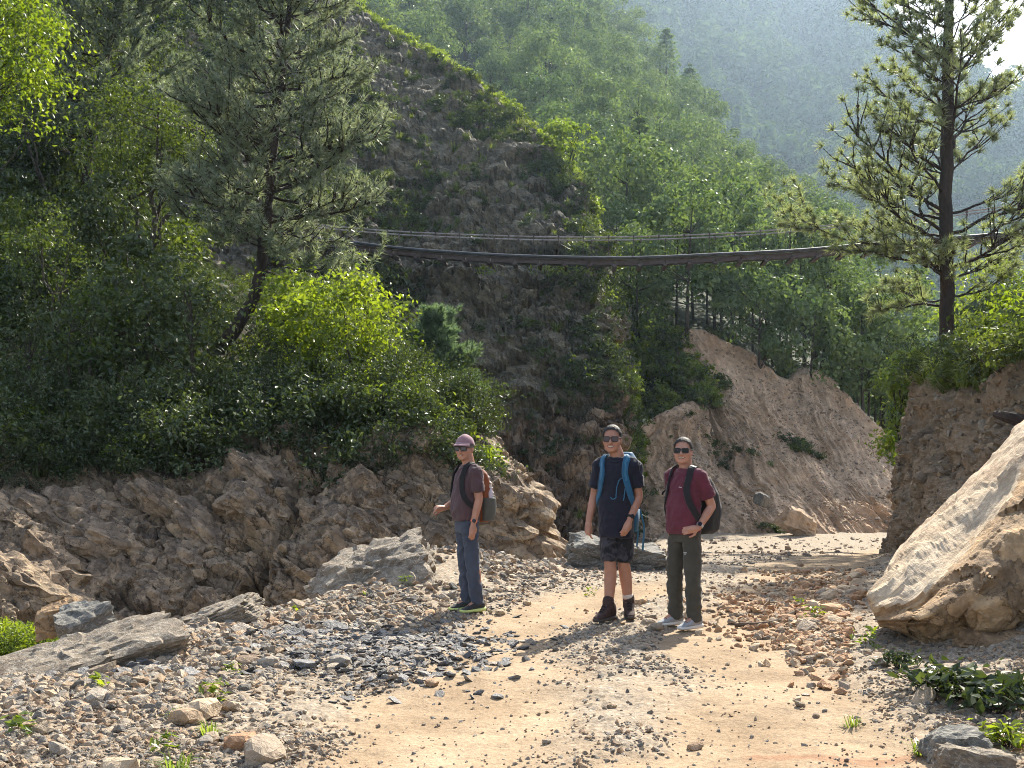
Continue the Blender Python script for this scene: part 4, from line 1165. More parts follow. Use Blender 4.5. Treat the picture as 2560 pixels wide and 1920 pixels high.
scatter('far_forest', FAR, p, np.stack([0 * p[:, 0], 0 * p[:, 0], rs.rand(len(p)) * 6.28], 1), (1.4 + 1.3 * rs.rand(len(p)) ** 1.5), rs.choice(3, len(p), p=[0.48, 0.46, 0.06]))

# --- slender trees along the scarp of the landslide ------------------------------------------------------
SL = [lobed_meshes('slender_tree_%d' % k, 70 + k, 8.5 + k * 0.8, 1.35 + 0.15 * k, 0.25, 30, 44, 'leaf_forest', 0.09, 0.26, 0.50) for k in range(3)]
spots = [(676, 318, 60), (694, 322, 62), (708, 330, 60), (722, 338, 59.5), (738, 343, 59), (752, 350, 58.5), (766, 362, 58), (776, 372, 57), (790, 372, 57.5), (804, 368, 57), (818, 372, 57), (830, 382, 56), (842, 396, 55.5), (855, 408, 55), (868, 420, 54.5), (880, 436, 54), (890, 450, 53.5), (898, 470, 53), (712, 322, 66), (745, 335, 66), (780, 352, 65), (812, 360, 64), (846, 384, 62), (875, 410, 60), (662, 312, 64), (900, 455, 58)]
ORD = ['first', 'second', 'third', 'fourth', 'fifth', 'sixth', 'seventh', 'eighth', 'ninth', 'tenth', 'eleventh', 'twelfth', 'thirteenth', 'fourteenth', 'fifteenth', 'sixteenth', 'seventeenth', 'eighteenth']
rank = {i: r_ for r_, i in enumerate(sorted(range(18), key=lambda j: spots[j][0]))}
rank2 = {i: r_ for r_, i in enumerate(sorted(range(18, len(spots)), key=lambda j: spots[j][0]))}
names = [ORD[rank[i]] + ' slim tree from the left along the landslide rim' if i < 18 else ORD[rank2[i]] + ' slim tree from the left in the row behind the landslide rim' for i in range(len(spots))]
for i, (px, py, d) in enumerate(spots):
    d = d - np.interp(px, [660, 740, 900], [60, 58.8, 53]) + np.interp(px, [660, 740, 900], [57, 58, 61.5])
    tree_thing('slender_tree', SL[i % 3], P(px, py + 6, d), names[i], 'tree', 'slim trees along the landslide edge', rs.rand() * 6.28, 0.72 + 0.35 * rs.rand())

# --- bushes on the bench left of the landslide ---------------------------------------------------------------
pts = []
for i in range(150):
    t = rs.rand(); px = 612 + 108 * t; top = np.interp(px, [612, 640, 684, 742], [330, 330, 322, 382]); bot = np.interp(px, [612, 640, 684, 742], [446, 424, 400, 414])
    v = rs.rand(); py = top + (bot - top) * v
    if px > 690 and py < np.interp(px, [690, 742], [345, 398]): continue
    pts.append(P(px, py + 8, 55 - 5.0 * v))
pts = np.array(pts)
scatter('bench_bushes', CSHRUBS, pts, np.stack([rs.rand(len(pts)) * 0.3, rs.normal(size=len(pts)) * 0.2, rs.rand(len(pts)) * 6.28], 1), 0.4 + 0.55 * rs.rand(len(pts)), rs.choice([1, 2, 5], len(pts), p=[0.3, 0.45, 0.25]))
# small plants on the landslide
tt = np.linspace(0, 1, SLIDE_S.shape[1])[None, :] + 0 * SLIDE_S[..., 0]
p, nn = sheet_points(SLIDE_S, SLIDE_N, 200, rs, smooth(0.45, 0.7, fbm(SLIDE_S * 0.3 + 3, 3)) + smooth(0.1, 0.02, tt) * 2 + 1e-5)
scatter('landslide_plants', CSHRUBS, p, np.stack([rs.rand(len(p)) * 0.3, 0 * p[:, 0], rs.rand(len(p)) * 6.28], 1), 0.2 + 0.3 * rs.rand(len(p)), rs.choice([0, 1, 3], len(p)))

# --- embankment top: grass lip and shrubs ------------------------------------------------------------------------
nu, nv = EMB_S.shape[:2]
ii = rs.randint(int(nu * .1), int(nu * 0.8), 420); jj = rs.randint(int(nv * 0.53), int(nv * 0.68), 420)
p = EMB_S[ii, jj]
scatter('embankment_grass', SHRUBS, p, np.stack([rs.normal(size=len(p)) * 0.3, -0.5 * rs.rand(len(p)), rs.rand(len(p)) * 6.28], 1), 0.35 + 0.4 * rs.rand(len(p)), rs.choice([4, 5, 2, 0], len(p), p=[0.55, 0.37, 0.05, 0.03]))
ii = rs.randint(0, int(nu * 0.62), 420); jj = rs.randint(int(nv * 0.66), int(nv * 0.9), 420)
p = EMB_S[ii, jj]; qq = proj(p); k = ((qq[:, 0] > 985) & (qq[:, 1] > 300)) | (p[:, 1] > 32); p = p[k]
scatter('right_slope_shrubs', SHRUBS, p, np.stack([rs.normal(size=len(p)) * 0.2, rs.normal(size=len(p)) * 0.2, rs.rand(len(p)) * 6.28], 1), 0.45 + 0.5 * rs.rand(len(p)), rs.choice([0, 2, 3, 5], len(p), p=[0.1, 0.35, 0.25, 0.3]))
# ------------------------------------------------------------------ stones and boulders
def hull_stone(name, seed, n, mat, flat=0.6, pw=0.55):
    """angular stone: convex hull of jittered points, about 16-40 triangles"""
    r_ = np.random.RandomState(seed)
    q = r_.normal(size=(n, 3)); q /= np.linalg.norm(q, axis=1)[:, None]
    q *= np.array([1.0, 0.55 + 0.35 * r_.rand(), flat * (0.6 + 0.6 * r_.rand())]) * 0.5
    q = np.sign(q) * np.abs(q) ** (1 - 0.25 * pw) * 0.92
    bm = bmesh.new()
    for v in q: bm.verts.new(v)
    res = bmesh.ops.convex_hull(bm, input=bm.verts)
    bmesh.ops.delete(bm, geom=[g for g in res['geom_interior'] if isinstance(g, bmesh.types.BMVert)], context='VERTS')
    bmesh.ops.recalc_face_normals(bm, faces=bm.faces)
    me = bpy.data.meshes.new(name); bm.to_mesh(me); bm.free()
    me.materials.append(mat)
    return me

_ico = {}
def icosphere(sub):
    if sub not in _ico:
        bm = bmesh.new(); bmesh.ops.create_icosphere(bm, subdivisions=sub, radius=1.0)
        v = np.array([x.co for x in bm.verts]); f = np.array([[w.index for w in p_.verts] for p_ in bm.faces]); bm.free()
        _ico[sub] = (v, f)
    return _ico[sub]

def cut_rock(seed, sub, half, ncut=14, noise=0.03, nscale=2.0, bed=None, bed_amp=0.0, bed_th=0.1, rough_oct=4):
    """rock cut by random planes out of an ellipsoid-box, with bedding steps and grain"""
    r_ = np.random.RandomState(seed); v, f = icosphere(sub); v = v.copy()
    n = r_.normal(size=(ncut, 3)); n /= np.linalg.norm(n, axis=1)[:, None]
    ax = np.array([(1, 0, 0), (-1, 0, 0), (0, 1, 0), (0, -1, 0), (0, 0, 1), (0, 0, -1)], float) + r_.normal(size=(6, 3)) * 0.12
    ax /= np.linalg.norm(ax, axis=1)[:, None]
    n = np.concatenate([ax, n]); d = np.concatenate([0.82 + 0.1 * r_.rand(6), 0.88 + 0.22 * r_.rand(ncut)])
    dot = v @ n.T
    rad = np.min(np.where(dot > 0.05, d[None] / np.maximum(dot, 0.05), 9), axis=1)
    v = v * np.minimum(rad, 1.5)[:, None] * np.asarray(half, float)
    L_ = float(np.mean(half)); nv_ = v / (np.linalg.norm(v, axis=1)[:, None] + 1e-9)
    off = noise * L_ * fbm(v * nscale / L_ + seed, rough_oct)
    if bed is not None:
        u = (v @ unit(bed)) / bed_th + 0.4 * fbm(v * 1.2 / L_ + seed, 2); fu = u - np.floor(u)
        off = off + bed_amp * (hash1(np.floor(u).astype(int) + 50, seed) - 0.5) - bed_amp * 0.9 * (1 - smooth(0, 0.16, np.minimum(fu, 1 - fu)))
    if sub >= 4:
        fa, ja = facets(v * 2.2 / L_ + seed, 0.8); fb, jb = facets(v * 6.0 / L_ + seed, 0.8)
        off = off + L_ * (0.13 * fa + 0.04 * fb - 0.015 * jb)
    return v + nv_ * off[:, None], f

def frame(nz, ax):
    nz = unit(nz); ax = np.asarray(ax, float); ax = ax - nz * (ax @ nz); ax = unit(ax)
    return np.stack([ax, np.cross(nz, ax), nz], 1)      # columns = local axes

def rot_euler(R): return Matrix(R.tolist()).to_euler()

rs = np.random.RandomState(77)
# --- slabs of the layered rocky bank ----------------------------------------------------------
SLAB_ME = []
for k in range(10):
    v, f = cut_rock(100 + k, 4, (0.60 + 0.25 * rs.rand(), 0.45, 0.20 + 0.10 * rs.rand()), 16, 0.10, 2.5, (0, 0, 1), 0.04, 0.09, 6)
    fa, ja = facets(v * np.array([3, 3, 6.0]) + k, 0.8); v = v * (1 + 0.22 * fa - 0.05 * ja)[:, None]
    SLAB_ME.append(mesh_np('bank_slab_%d' % k, v, f, M['slab']))
nu, nv = BANK_S.shape[:2]
cnt = 0
for _ in range(2000):
    i, j = rs.randint(60, nu - 70), rs.randint(20, 138)
    p = BANK_S[i, j]; q = proj(p)
    if not (-20 < q[0] < 525 and 440 < q[1] < 660): continue
    if abs(p[0] - np.interp(p[2], [-1.6, 0.0, 1.3, 2.2], [-4.15, -3.8, -3.2, -2.6])) < 0.4: continue
    if rs.rand() > 0.35 + 0.65 * smooth(-0.2, 0.4, fbm(p[None] * 0.5, 2))[0]: continue
    R = frame(NB + 0.10 * rs.normal(size=3), AL + 0.10 * rs.normal(size=3))
    o = obj('rock_slab', SLAB_ME[rs.randint(10)], BANK, loc=p + np.array([0, 0.26, -0.06]), rot=rot_euler(R), scl=np.array((0.6 + 0.7 * rs.rand() ** 1.5, 0.7 + 0.5 * rs.rand(), 0.9 + 1.0 * rs.rand())) * (0.45 + 0.75 * rs.rand()))
    cnt += 1
    if cnt >= 230: break

# --- gravel: 300 largest stones one by one, the rest as stuff ------------------------------------------
def dens_gravel(x, y):
    sm = sand_mask(x, y); s = berm_s(x, y)
    n = fbm(np.stack([x * 0.8, y * 0.8, 0 * x + 2], -1), 3)
    return np.clip((1 - sm) * (0.50 + 0.9 * n) * (1 + 0.6 * smooth(-1.8, -0.6, s)) + 0.025, 0.012, 1) * np.interp(y, [14, 22, 30], [1, 0.5, 0.3])

def slate_w(x, y):
    a = capsule(x, y, [gpt(300, 640), gpt(360, 642), gpt(430, 640)], 0.75)
    b_ = capsule(x, y, [gpt(100, 680), gpt(140, 676)], 0.4)
    c_ = capsule(x, y, [gpt(400, 700), gpt(330, 690)], 0.3)
    return np.clip(1.15 - np.minimum(np.minimum(a, b_), c_ + .2), 0, 1)

def ground_pts(n, y0, y1, rs, wide=0.62, power=1.0):
    """random ground points, even in screen space so that the near ground is dense"""
    inv = rs.uniform(1 / y1, 1 / y0, n * 3); y = 1 / inv ** power if power != 1 else 1 / inv
    x = rs.uniform(-wide, wide, n * 3) * y
    return x, y

HULLS = [hull_stone('stone_hull_%d' % k, 200 + k, 13 + k % 4, M['stone'], 0.55 + 0.1 * (k % 3)) for k in range(8)]
SLATES = [hull_stone('slate_hull_%d' % k, 230 + k, 11 + k % 3, M['slate'], 0.28) for k in range(6)]
ORANGES = [hull_stone('orange_hull_%d' % k, 260 + k, 14, M['orange_stone'], 0.6) for k in range(5)]
BIGST = [mesh_np('stone_cut_%d' % k, *cut_rock(300 + k, 2, (0.5, 0.36, 0.25), 10, 0.10, 2.0), M['stone']) for k in range(8)]
BIGSL = [mesh_np('slate_cut_%d' % k, *cut_rock(320 + k, 2, (0.5, 0.36, 0.13), 8, 0.06, 2.0), M['slate']) for k in range(5)]
BIGOR = [mesh_np('orange_cut_%d' % k, *cut_rock(340 + k, 2, (0.5, 0.38, 0.26), 10, 0.08, 2.0), M['orange_stone']) for k in range(5)]

n = 62000
x, y = ground_pts(n, 4.8, 30.0, rs)
s = berm_s(x, y)
keep = (rs.rand(len(x)) < dens_gravel(x, y)) & (x < np.interp(y, [5, 9, 12, 16, 22, 30], [3.4, 4.4, 5.2, 6.2, 7.9, 11])) & (s < 4.5)
x, y = x[keep][:n], y[keep][:n]
z = ground_z(x, y)
size = 0.0065 + 0.020 * rs.rand(len(x)) ** 3.0 + 0.0006 * y
size *= 1 + 1.3 * smooth(-1.9, -0.5, berm_s(x, y))
size *= 1 - 0.35 * sand_mask(x, y)
sl_ = rs.rand(len(x)) < slate_w(x, y) * 0.85
pts = np.stack([x, y, z + 0.12 * size], -1)
rot = np.stack([rs.normal(size=len(x)) * 0.5, rs.normal(size=len(x)) * 0.5, rs.rand(len(x)) * 6.28], 1)
scl = size[:, None] * 2.0 * (0.75 + 0.5 * rs.rand(len(x), 3))
a = ~sl_
scatter('gravel', HULLS, pts[a], rot[a], scl[a], rs.randint(0, 8, a.sum()))
scatter('slate_gravel', SLATES, pts[sl_], rot[sl_] * np.array([0.6, 0.6, 1]), scl[sl_] * 1.5, rs.randint(0, 6, sl_.sum()))

# a spill of dark slate by the capped man
ns_ = 2600; px = rs.normal(size=ns_) * 62 + 385; py = 645 + rs.normal(size=ns_) * 15 - (px - 385) * 0.06
dd = (HC - 0.02) * F / (py - YH); x, y = (px - 512) * dd / F, dd; z = ground_z(x, y); sz = 0.03 + 0.09 * rs.rand(ns_) ** 2.5
scatter('slate_spill', SLATES, np.stack([x, y, z + 0.1 * sz], -1), np.stack([rs.normal(size=ns_) * 0.3, rs.normal(size=ns_) * 0.3, rs.rand(ns_) * 6.28], 1), sz[:, None] * (0.8 + 0.6 * rs.rand(ns_, 3)), rs.randint(0, 6, ns_))
# the larger stones, one object each, lying in the ground
cnt = 0
def lay_stone(x, y, size, mesh, sink=0.25, name='stone', tilt=0.25):
    z = float(ground_z(np.array([x]), np.array([y]))[0])
    return obj(name, mesh, GROUND, loc=(x, y, z + size * (0.2 - sink * 0.3)), rot=(rs.normal() * tilt, rs.normal() * tilt, rs.rand() * 6.28), scl=size * (0.8 + 0.4 * rs.rand()))
while cnt < 205:
    px, py = rs.uniform(0, 1024), rs.uniform(575, 790) if rs.rand() < 0.75 else rs.uniform(560, 640)
    x, y = gpt(px, py, 0.05); s = float(berm_s(np.array([x]), np.array([y]))[0])
    sm = float(sand_mask(np.array([x]), np.array([y]))[0])
    w = 0.12 * (1 - sm) + 0.035 + 0.7 * math.exp(-((s + 0.9) / 0.9) ** 2) + 0.25 * (s > 0) * (s < 2.5)
    if px > 560: w = 0.10 * (1 - sm) + 0.03
    if rs.rand() > w: continue
    if 0.0 < (px - 430) < 290 and 560 < py < 640 and sm > 0.2: continue
    size = (0.055 + 0.13 * rs.rand() ** 2.5) * (0.8 if sm > 0.5 else 1.0) * (1.25 if s > -1.3 else 0.9)
    sw = float(slate_w(np.array([x]), np.array([y]))[0])
    lay_stone(x, y, size, BIGSL[rs.randint(5)] if rs.rand() < sw * 0.8 + 0.05 else BIGST[rs.randint(8)])
    cnt += 1
# orange fall stones at the foot of the boulder
for k in range(70):
    px = 865 - abs(rs.normal()) * 48; py = np.interp(px, [740, 800, 870], [598, 592, 585]) + rs.uniform(-22, 26)
    x, y = gpt(px, py, 0.08)
    lay_stone(x, y, 0.07 + 0.17 * rs.rand() ** 2, BIGOR[rs.randint(5)], 0.3)
# cobbles placed as in the photo (px, py, size, kind)
for px, py, sz, kd in ((58, 652, 0.26, 's'), (265, 660, 0.0, 's'), (305, 657, 0.26, 'd'), (200, 707, 0.3, 'o'), (265, 742, 0.27, 'o'), (120, 762, 0.26, 'o'), (240, 735, 0.22, 'o'), (232, 700, 0.16, 's'),
                      (186, 712, 0.24, 's'), (648, 612, 0.17, 'o'), (640, 590, 0.15, 'o'), (655, 618, 0.16, 'o'), (527, 590, 0.12, 'o'), (500, 600, 0.13, 'o'), (478, 594, 0.13, 'o'), (430, 604, 0.15, 'o'),
                      (800, 690, 0.08, 's'), (612, 690, 0.07, 's'), (432, 668, 0.14, 's'), (340, 655, 0.2, 's')):
    if sz == 0: continue
    x, y = gpt(px, py, 0.08)
    lay_stone(x, y, sz, {'s': BIGST, 'd': BIGSL, 'o': BIGOR}[kd][rs.randint(5)], 0.15)
# gravel among the orange stones
x = rs.normal(size=2600); px = 850 - np.abs(x) * 60; py = 595 + rs.normal(size=2600) * 26 * np.interp(px, [700, 860], [0.5, 1.2])
py = np.maximum(py, 556)
dd = (HC - 0.08) * F / (py - YH); x, y = (px - 512) * dd / F, dd
z = ground_z(x, y); sz = 0.02 + 0.05 * rs.rand(len(x)) ** 2
scatter('orange_gravel', ORANGES, np.stack([x, y, z + 0.15 * sz], -1), np.stack([rs.normal(size=len(x)) * 0.5, rs.normal(size=len(x)) * 0.5, rs.rand(len(x)) * 6.28], 1), sz * 2, rs.randint(0, 5, len(x)))

# --- rubble in the embankment face ----------------------------------------------------------------------------
RUB = [hull_stone('rubble_hull_%d' % k, 400 + k, 14, M['rubble'], 0.65) for k in range(7)]
RUBC = [mesh_np('rubble_cut_%d' % k, *cut_rock(420 + k, 2, (0.5, 0.36, 0.27), 10, 0.1, 2.0), M['rubble']) for k in range(6)]
nu, nv = EMB_S.shape[:2]
ii = rs.randint(10, int(nu * 0.8), 6000); jj = rs.randint(0, int(nv * 0.57), 6000)
p = EMB_S[ii, jj] + np.array([0.02, 0.01, 0]); sz = 0.03 + 0.10 * rs.rand(len(p)) ** 2.5
scatter('embankment_rubble', RUB, p, np.stack([rs.normal(size=len(p)) * 0.7, rs.normal(size=len(p)) * 0.7, rs.rand(len(p)) * 6.28], 1), sz[:, None] * (0.8 + 0.7 * rs.rand(len(p), 3)), rs.randint(0, 7, len(p)))
for k in range(150):
    i, j = rs.randint(int(nu * .15), int(nu * 0.72)), rs.randint(5, int(nv * 0.56))
    q = EMB_S[i, j]
    obj('stone', RUBC[rs.randint(6)], EMB, loc=q, rot=tuple(rs.normal(size=3) * 0.7), scl=np.array([1.0, 0.8, 0.6]) * (0.10 + 0.24 * rs.rand() ** 2))

# --- scree on the landslide and on the far roadside ---------------------------------------------------------------
SCR = [hull_stone('scree_hull_%d' % k, 440 + k, 12, M['scree'], 0.6) for k in range(5)]
tt = np.linspace(0, 1, SLIDE_S.shape[1])[None, :] + 0 * SLIDE_S[..., 0]
p, nn = sheet_points(SLIDE_S, SLIDE_N, 9000, rs, (tt > 0.15) * (0.25 + 0.75 * smooth(-0.2, 0.3, fbm(SLIDE_S * np.array([0.5, 0.5, 0.5]), 3))))
sz = 0.04 + 0.11 * rs.rand(len(p)) ** 4
scatter('landslide_scree', SCR, p, np.stack([rs.normal(size=len(p)) * 0.6, rs.normal(size=len(p)) * 0.6, rs.rand(len(p)) * 6.28], 1), sz * 1.6, rs.randint(0, 5, len(p)))
x, y = rs.uniform(0, 17, 1800), rs.uniform(16, 42, 1800)
k = (x > 0.02 * y) & (x < np.interp(y, [16, 22, 30, 42], [6, 7.6, 11, 17])) & (rs.rand(1800) < 1.1 - sand_mask(x, y))
x, y = x[k], y[k]; sz = 0.035 + 0.12 * rs.rand(len(x)) ** 4
scatter('roadside_scree', SCR, np.stack([x, y, ground_z(x, y)], -1), np.stack([rs.normal(size=len(x)) * 0.6, rs.normal(size=len(x)) * 0.6, rs.rand(len(x)) * 6.28], 1), sz * 1.8, rs.randint(0, 5, len(x)))

# --- big boulders ------------------------------------------------------------------------------------------------------
def boulder(name, label, seed, half, loc, rot, mat, sub=5, **kw):
    v, f = cut_rock(seed, sub, half, **kw)
    me = mesh_np(name, v, f, mat)
    return obj(name, me, None, label, 'boulder', loc=loc, rot=rot)

# leaning slab boulder at the right: lofted from its outline with real depth
def slab_boulder():
    # front outline, counter-clockwise (px, py, distance)
    ctr = P(1010, 545, 9.1)
    ribs = []
    # each rib: points from the upper-left back edge over the ridge down the front face to the base
    R_ = [  # left tip -> right, (edge), (ridge), (belly), (base), (back base)
        [(873, 612, 9.2), (875, 617, 8.95), (877, 622, 8.9), (879, 626, 9.0), (880, 622, 9.4)],
        [(876, 600, 9.5), (892, 612, 8.75), (898, 624, 8.6), (902, 634, 8.75), (905, 625, 9.6)],
        [(886, 575, 9.8), (918, 601, 8.6), (925, 622, 8.35), (928, 647, 8.6), (935, 628, 9.9)],
        [(905, 546, 10.2), (937, 580, 8.7), (948, 612, 8.25), (952, 648, 8.5), (965, 630, 10.1)],
        [(938, 512, 10.5), (958, 560, 8.9), (972, 600, 8.3), (980, 634, 8.6), (990, 625, 10.4)],
        [(975, 476, 10.7), (992, 518, 9.2), (1008, 575, 8.4), (1015, 625, 8.6), (1020, 618, 10.6)],
        [(1022, 427, 10.9), (1028, 468, 9.5), (1050, 545, 8.6), (1060, 625, 8.7), (1065, 610, 10.8)],
        [(1075, 385, 11.0), (1085, 420, 9.8), (1110, 520, 8.9), (1120, 622, 8.9), (1120, 600, 10.9)],
        [(1130, 390, 10.8), (1140, 420, 10.0), (1150, 520, 9.3), (1155, 615, 9.3), (1150, 595, 10.7)],
        [(1165, 450, 10.5), (1168, 470, 10.2), (1172, 530, 9.9), (1172, 600, 9.9), (1168, 585, 10.5)]]
    G = np.array([[P(*q) for q in r] for r in R_])
    # close the ring: edge..back base then back up
    back = (G[:, 0] + G[:, 4]) / 2 + np.array([0.1, 0.35, 0])
    ring = np.concatenate([G, back[:, None], G[:, :1]], 1)
    A = cr(ring, 150)                                      # along
    segs = []
    for k in range(6):                                      # linear with slight bulge keeps the ridge crisp
        t = np.linspace(0, 1, 22, endpoint=False)[None, :, None]
        a, b_ = A[:, k:k + 1], A[:, k + 1:k + 2]
        bul = [0.10, 0.16, 0.05, 0.0, 0.0, 0.0][k]
        mid = np.zeros(3) + np.array([[-0.5, -0.2, 0.8], [-0.2, -0.95, 0.1], [0, -0.9, -0.3], [0, 0, 0], [0, 0, 0], [0, 0, 0]][k])
        segs.append(a + (b_ - a) * t + mid * bul * np.sin(np.pi * t))
    A = np.concatenate(segs, 1)                              # (150, 132, 3)
    nu_, nv_ = A.shape[:2]
    cen = A.mean(1, keepdims=True); d = A - cen; d = d / (np.linalg.norm(d, axis=-1, keepdims=True) + 1e-6)
    jj_ = np.arange(nv_)[None, :] / 22.0 + 0 * A[..., 0]
    top = (jj_ < 1.0)
    along = np.arange(nu_)[:, None] / (nu_ - 1.0) + 0 * A[..., 0]
    # flutes run down the pale top face, parallel to the long axis
    fl = ridged(np.stack([jj_ * 3.6 + 0.5 * fbm(A * 1.2, 2), along * 2.0, 0 * along], -1), 3)
    off = np.where(top, 0.048 * fl + 0.03 * fbm(A * 2.5, 4), 0.13 * fbm(A * 1.3, 5) + 0.03 * strata(A, (0.6, -0.2, 0.75), (0.7, 0, -0.7), 0.33, 1.1, 3) * (jj_ < 4))
    fa, ja = facets(A * np.array([2.2, 2.2, 2.2]), 0.8); fb, jb = facets(A * 6.0, 0.8)
    fr_ = jj_ - np.floor(jj_); win = smooth(0, 0.22, fr_) * smooth(1, 0.78, fr_)
    off = off * (0.35 + 0.65 * win) + win * np.where(top, 0.02 * fa + 0.012 * fb, 0.11 * fa + 0.035 * fb)
    off = off * smooth(0, 0.06, along) * smooth(1, 0.94, along)
    A = A + d * off[..., None]
    base = P(940, 640, 8.9)
    V = (A - base).reshape(-1, 3)
    idx = np.arange(nu_ * nv_).reshape(nu_, nv_); nx = np.roll(idx, -1, axis=1)
    f = np.stack([idx[:-1], idx[1:], nx[1:], nx[:-1]], -1).reshape(-1, 4)
    c0, c1 = len(V), len(V) + 1
    V = np.concatenate([V, (A[0].mean(0) - base)[None], (A[-1].mean(0) - base)[None]])
    f = f.tolist() + [[c0, idx[0, (k + 1) % nv_], idx[0, k], c0] for k in range(0)]
    me = bpy.data.meshes.new('slab_boulder')
    fa = [tuple(q) for q in f] + [(c0, int(nx[0, k]), int(idx[0, k])) for k in range(nv_)] + [(c1, int(idx[-1, k]), int(nx[-1, k])) for k in range(nv_)]
    me.from_pydata(V.tolist(), [], fa)
    me.materials.append(M['boulder_tan']); me.materials.append(M['boulder_white'])
    mi = np.zeros(len(fa), np.int32)
    tmask = (jj_ + 0.16 * fbm(A * 1.6, 5) < 0.97)[:-1].ravel()
    mi[:tmask.size] = tmask.astype(np.int32)
    me.polygons.foreach_set('material_index', mi)
    me.update()
    return obj('slab_boulder', me, None, 'huge leaning tan boulder with pale fluted top face, right edge', 'boulder', loc=base)
slab_boulder()
boulder('boulder', 'low brown boulder wedged under the huge leaning slab', 501, (0.75, 0.45, 0.24), P(1022, 650, 8.55), (0.1, 0.05, 0.1), M['boulder_tan'], ncut=10, noise=0.08)
boulder('boulder', 'grey-white ridged boulder half buried in the gravel heap', 502, (0.78, 0.62, 0.42), P(372, 578, 12.2) + np.array([0.05, 0.1, -0.10]), (0.25, math.radians(-20), 0.25), M['boulder_grey'], ncut=12, noise=0.07, bed=(0.5, 0, 0.8), bed_amp=0.02, bed_th=0.1)
boulder('boulder', 'dark layered boulder beyond the man with the blue pack', 503, (0.74, 0.5, 0.32), P(614, 559, 15.6), (0.0, 0.05, 0.1), M['boulder_dark'], ncut=11, noise=0.09, bed=(0.1, 0, 1), bed_amp=0.05, bed_th=0.16)
boulder('boulder', 'small pale rounded rock in front of the dark boulder', 504, (0.34, 0.24, 0.13), P(583, 580, 14.9), (0, 0.1, 0.3), M['boulder_grey'], ncut=10, noise=0.08)
boulder('boulder', 'long pale slab lying tilted at the left gravel edge', 505, (0.70, 0.36, 0.19), P(86, 668, 8.0) + np.array([0, 0, 0.02]), (0.35, math.radians(-14), math.radians(38)), M['boulder_grey'], ncut=9, noise=0.06)
boulder('boulder', 'smooth grey slab dipping below the pale one, lower left', 506, (0.42, 0.28, 0.12), P(36, 704, 7.5) + np.array([0, 0, 0.02]), (0.3, math.radians(-14), math.radians(38)), M['boulder_grey'], ncut=8, noise=0.04)
boulder('boulder', 'thin tilted grey slab on the gravel crest above the channel', 507, (0.52, 0.28, 0.10), P(205, 622, 9.8), (0.1, math.radians(-20), 0.2), M['boulder_grey'], ncut=8, noise=0.06, bed=(0, 0, 1), bed_amp=0.02, bed_th=0.05)
boulder('boulder', 'orange-brown rock beside the purple one, far left gravel', 508, (0.24, 0.2, 0.17), P(62, 618, 10.6), (0.1, -0.2, 0.3), M['boulder_tan'], sub=4, ncut=10, noise=0.08)
boulder('boulder', 'purple-grey rock behind the pale tilted slab', 509, (0.26, 0.22, 0.19), P(83, 624, 10.3), (0.2, -0.3, 0.8), M['boulder_dark'], sub=4, ncut=10, noise=0.08)
boulder('boulder', 'flat pale rock cut by the bottom edge, right corner', 510, (0.24, 0.1, 0.085), P(975, 765, 5.42), (0, 0.15, 0.2), M['boulder_grey'], sub=4, ncut=8, noise=0.05)
boulder('boulder', 'dark brown rock behind the flat pale one, bottom right', 511, (0.19, 0.12, 0.10), P(955, 748, 5.65), (0, 0, 0.1), M['boulder_dark'], sub=4, ncut=12, noise=0.12)
boulder('boulder', 'pale rock lodged on the lower landslide slope', 512, (0.9, 0.5, 0.5), P(798, 523, 43.2), (0.3, 0.4, 0.2), M['slide'], sub=4, ncut=10, noise=0.08)
boulder('boulder', 'bluish grey rock resting on the landslide, right of the backpack', 513, (0.34, 0.3, 0.3), P(762, 500, 44.2), (0.3, 0.4, 0.7), M['boulder_dark'], sub=3, ncut=10, noise=0.08)
# dark fallen branch poking out above the slab boulder
lg = MB(); lg.tube(cr(np.array([P(1040, 424, 12.6), P(1018, 420, 12.7), P(1003, 416, 12.8), P(996, 414, 12.9)]) - P(1018, 420, 12.7), 12), np.linspace(0.09, 0.045, 12), 9)
obj('fallen_branch', lg.mesh('fallen_branch', M['bark_pine']), None, 'dark broken branch jutting out above the huge boulder', 'branch', loc=P(1018, 420, 12.7))
# thin root lying on the road
x0 = [gpt(q, w, 0.05) for q, w in ((735, 614), (752, 615), (770, 613), (785, 608), (800, 603))]
rt = MB(); ctrl = np.array([(a_, b_, float(ground_z(np.array([a_]), np.array([b_]))[0]) + 0.03) for a_, b_ in x0])
rt.tube(cr(ctrl, 20) - ctrl[0], 0.018 + 0.008 * rs.rand(20), 6)
obj('dry_root', rt.mesh('dry_root', M['twig']), None, 'thin brown root lying across the road near the orange stones', 'root', loc=ctrl[0])
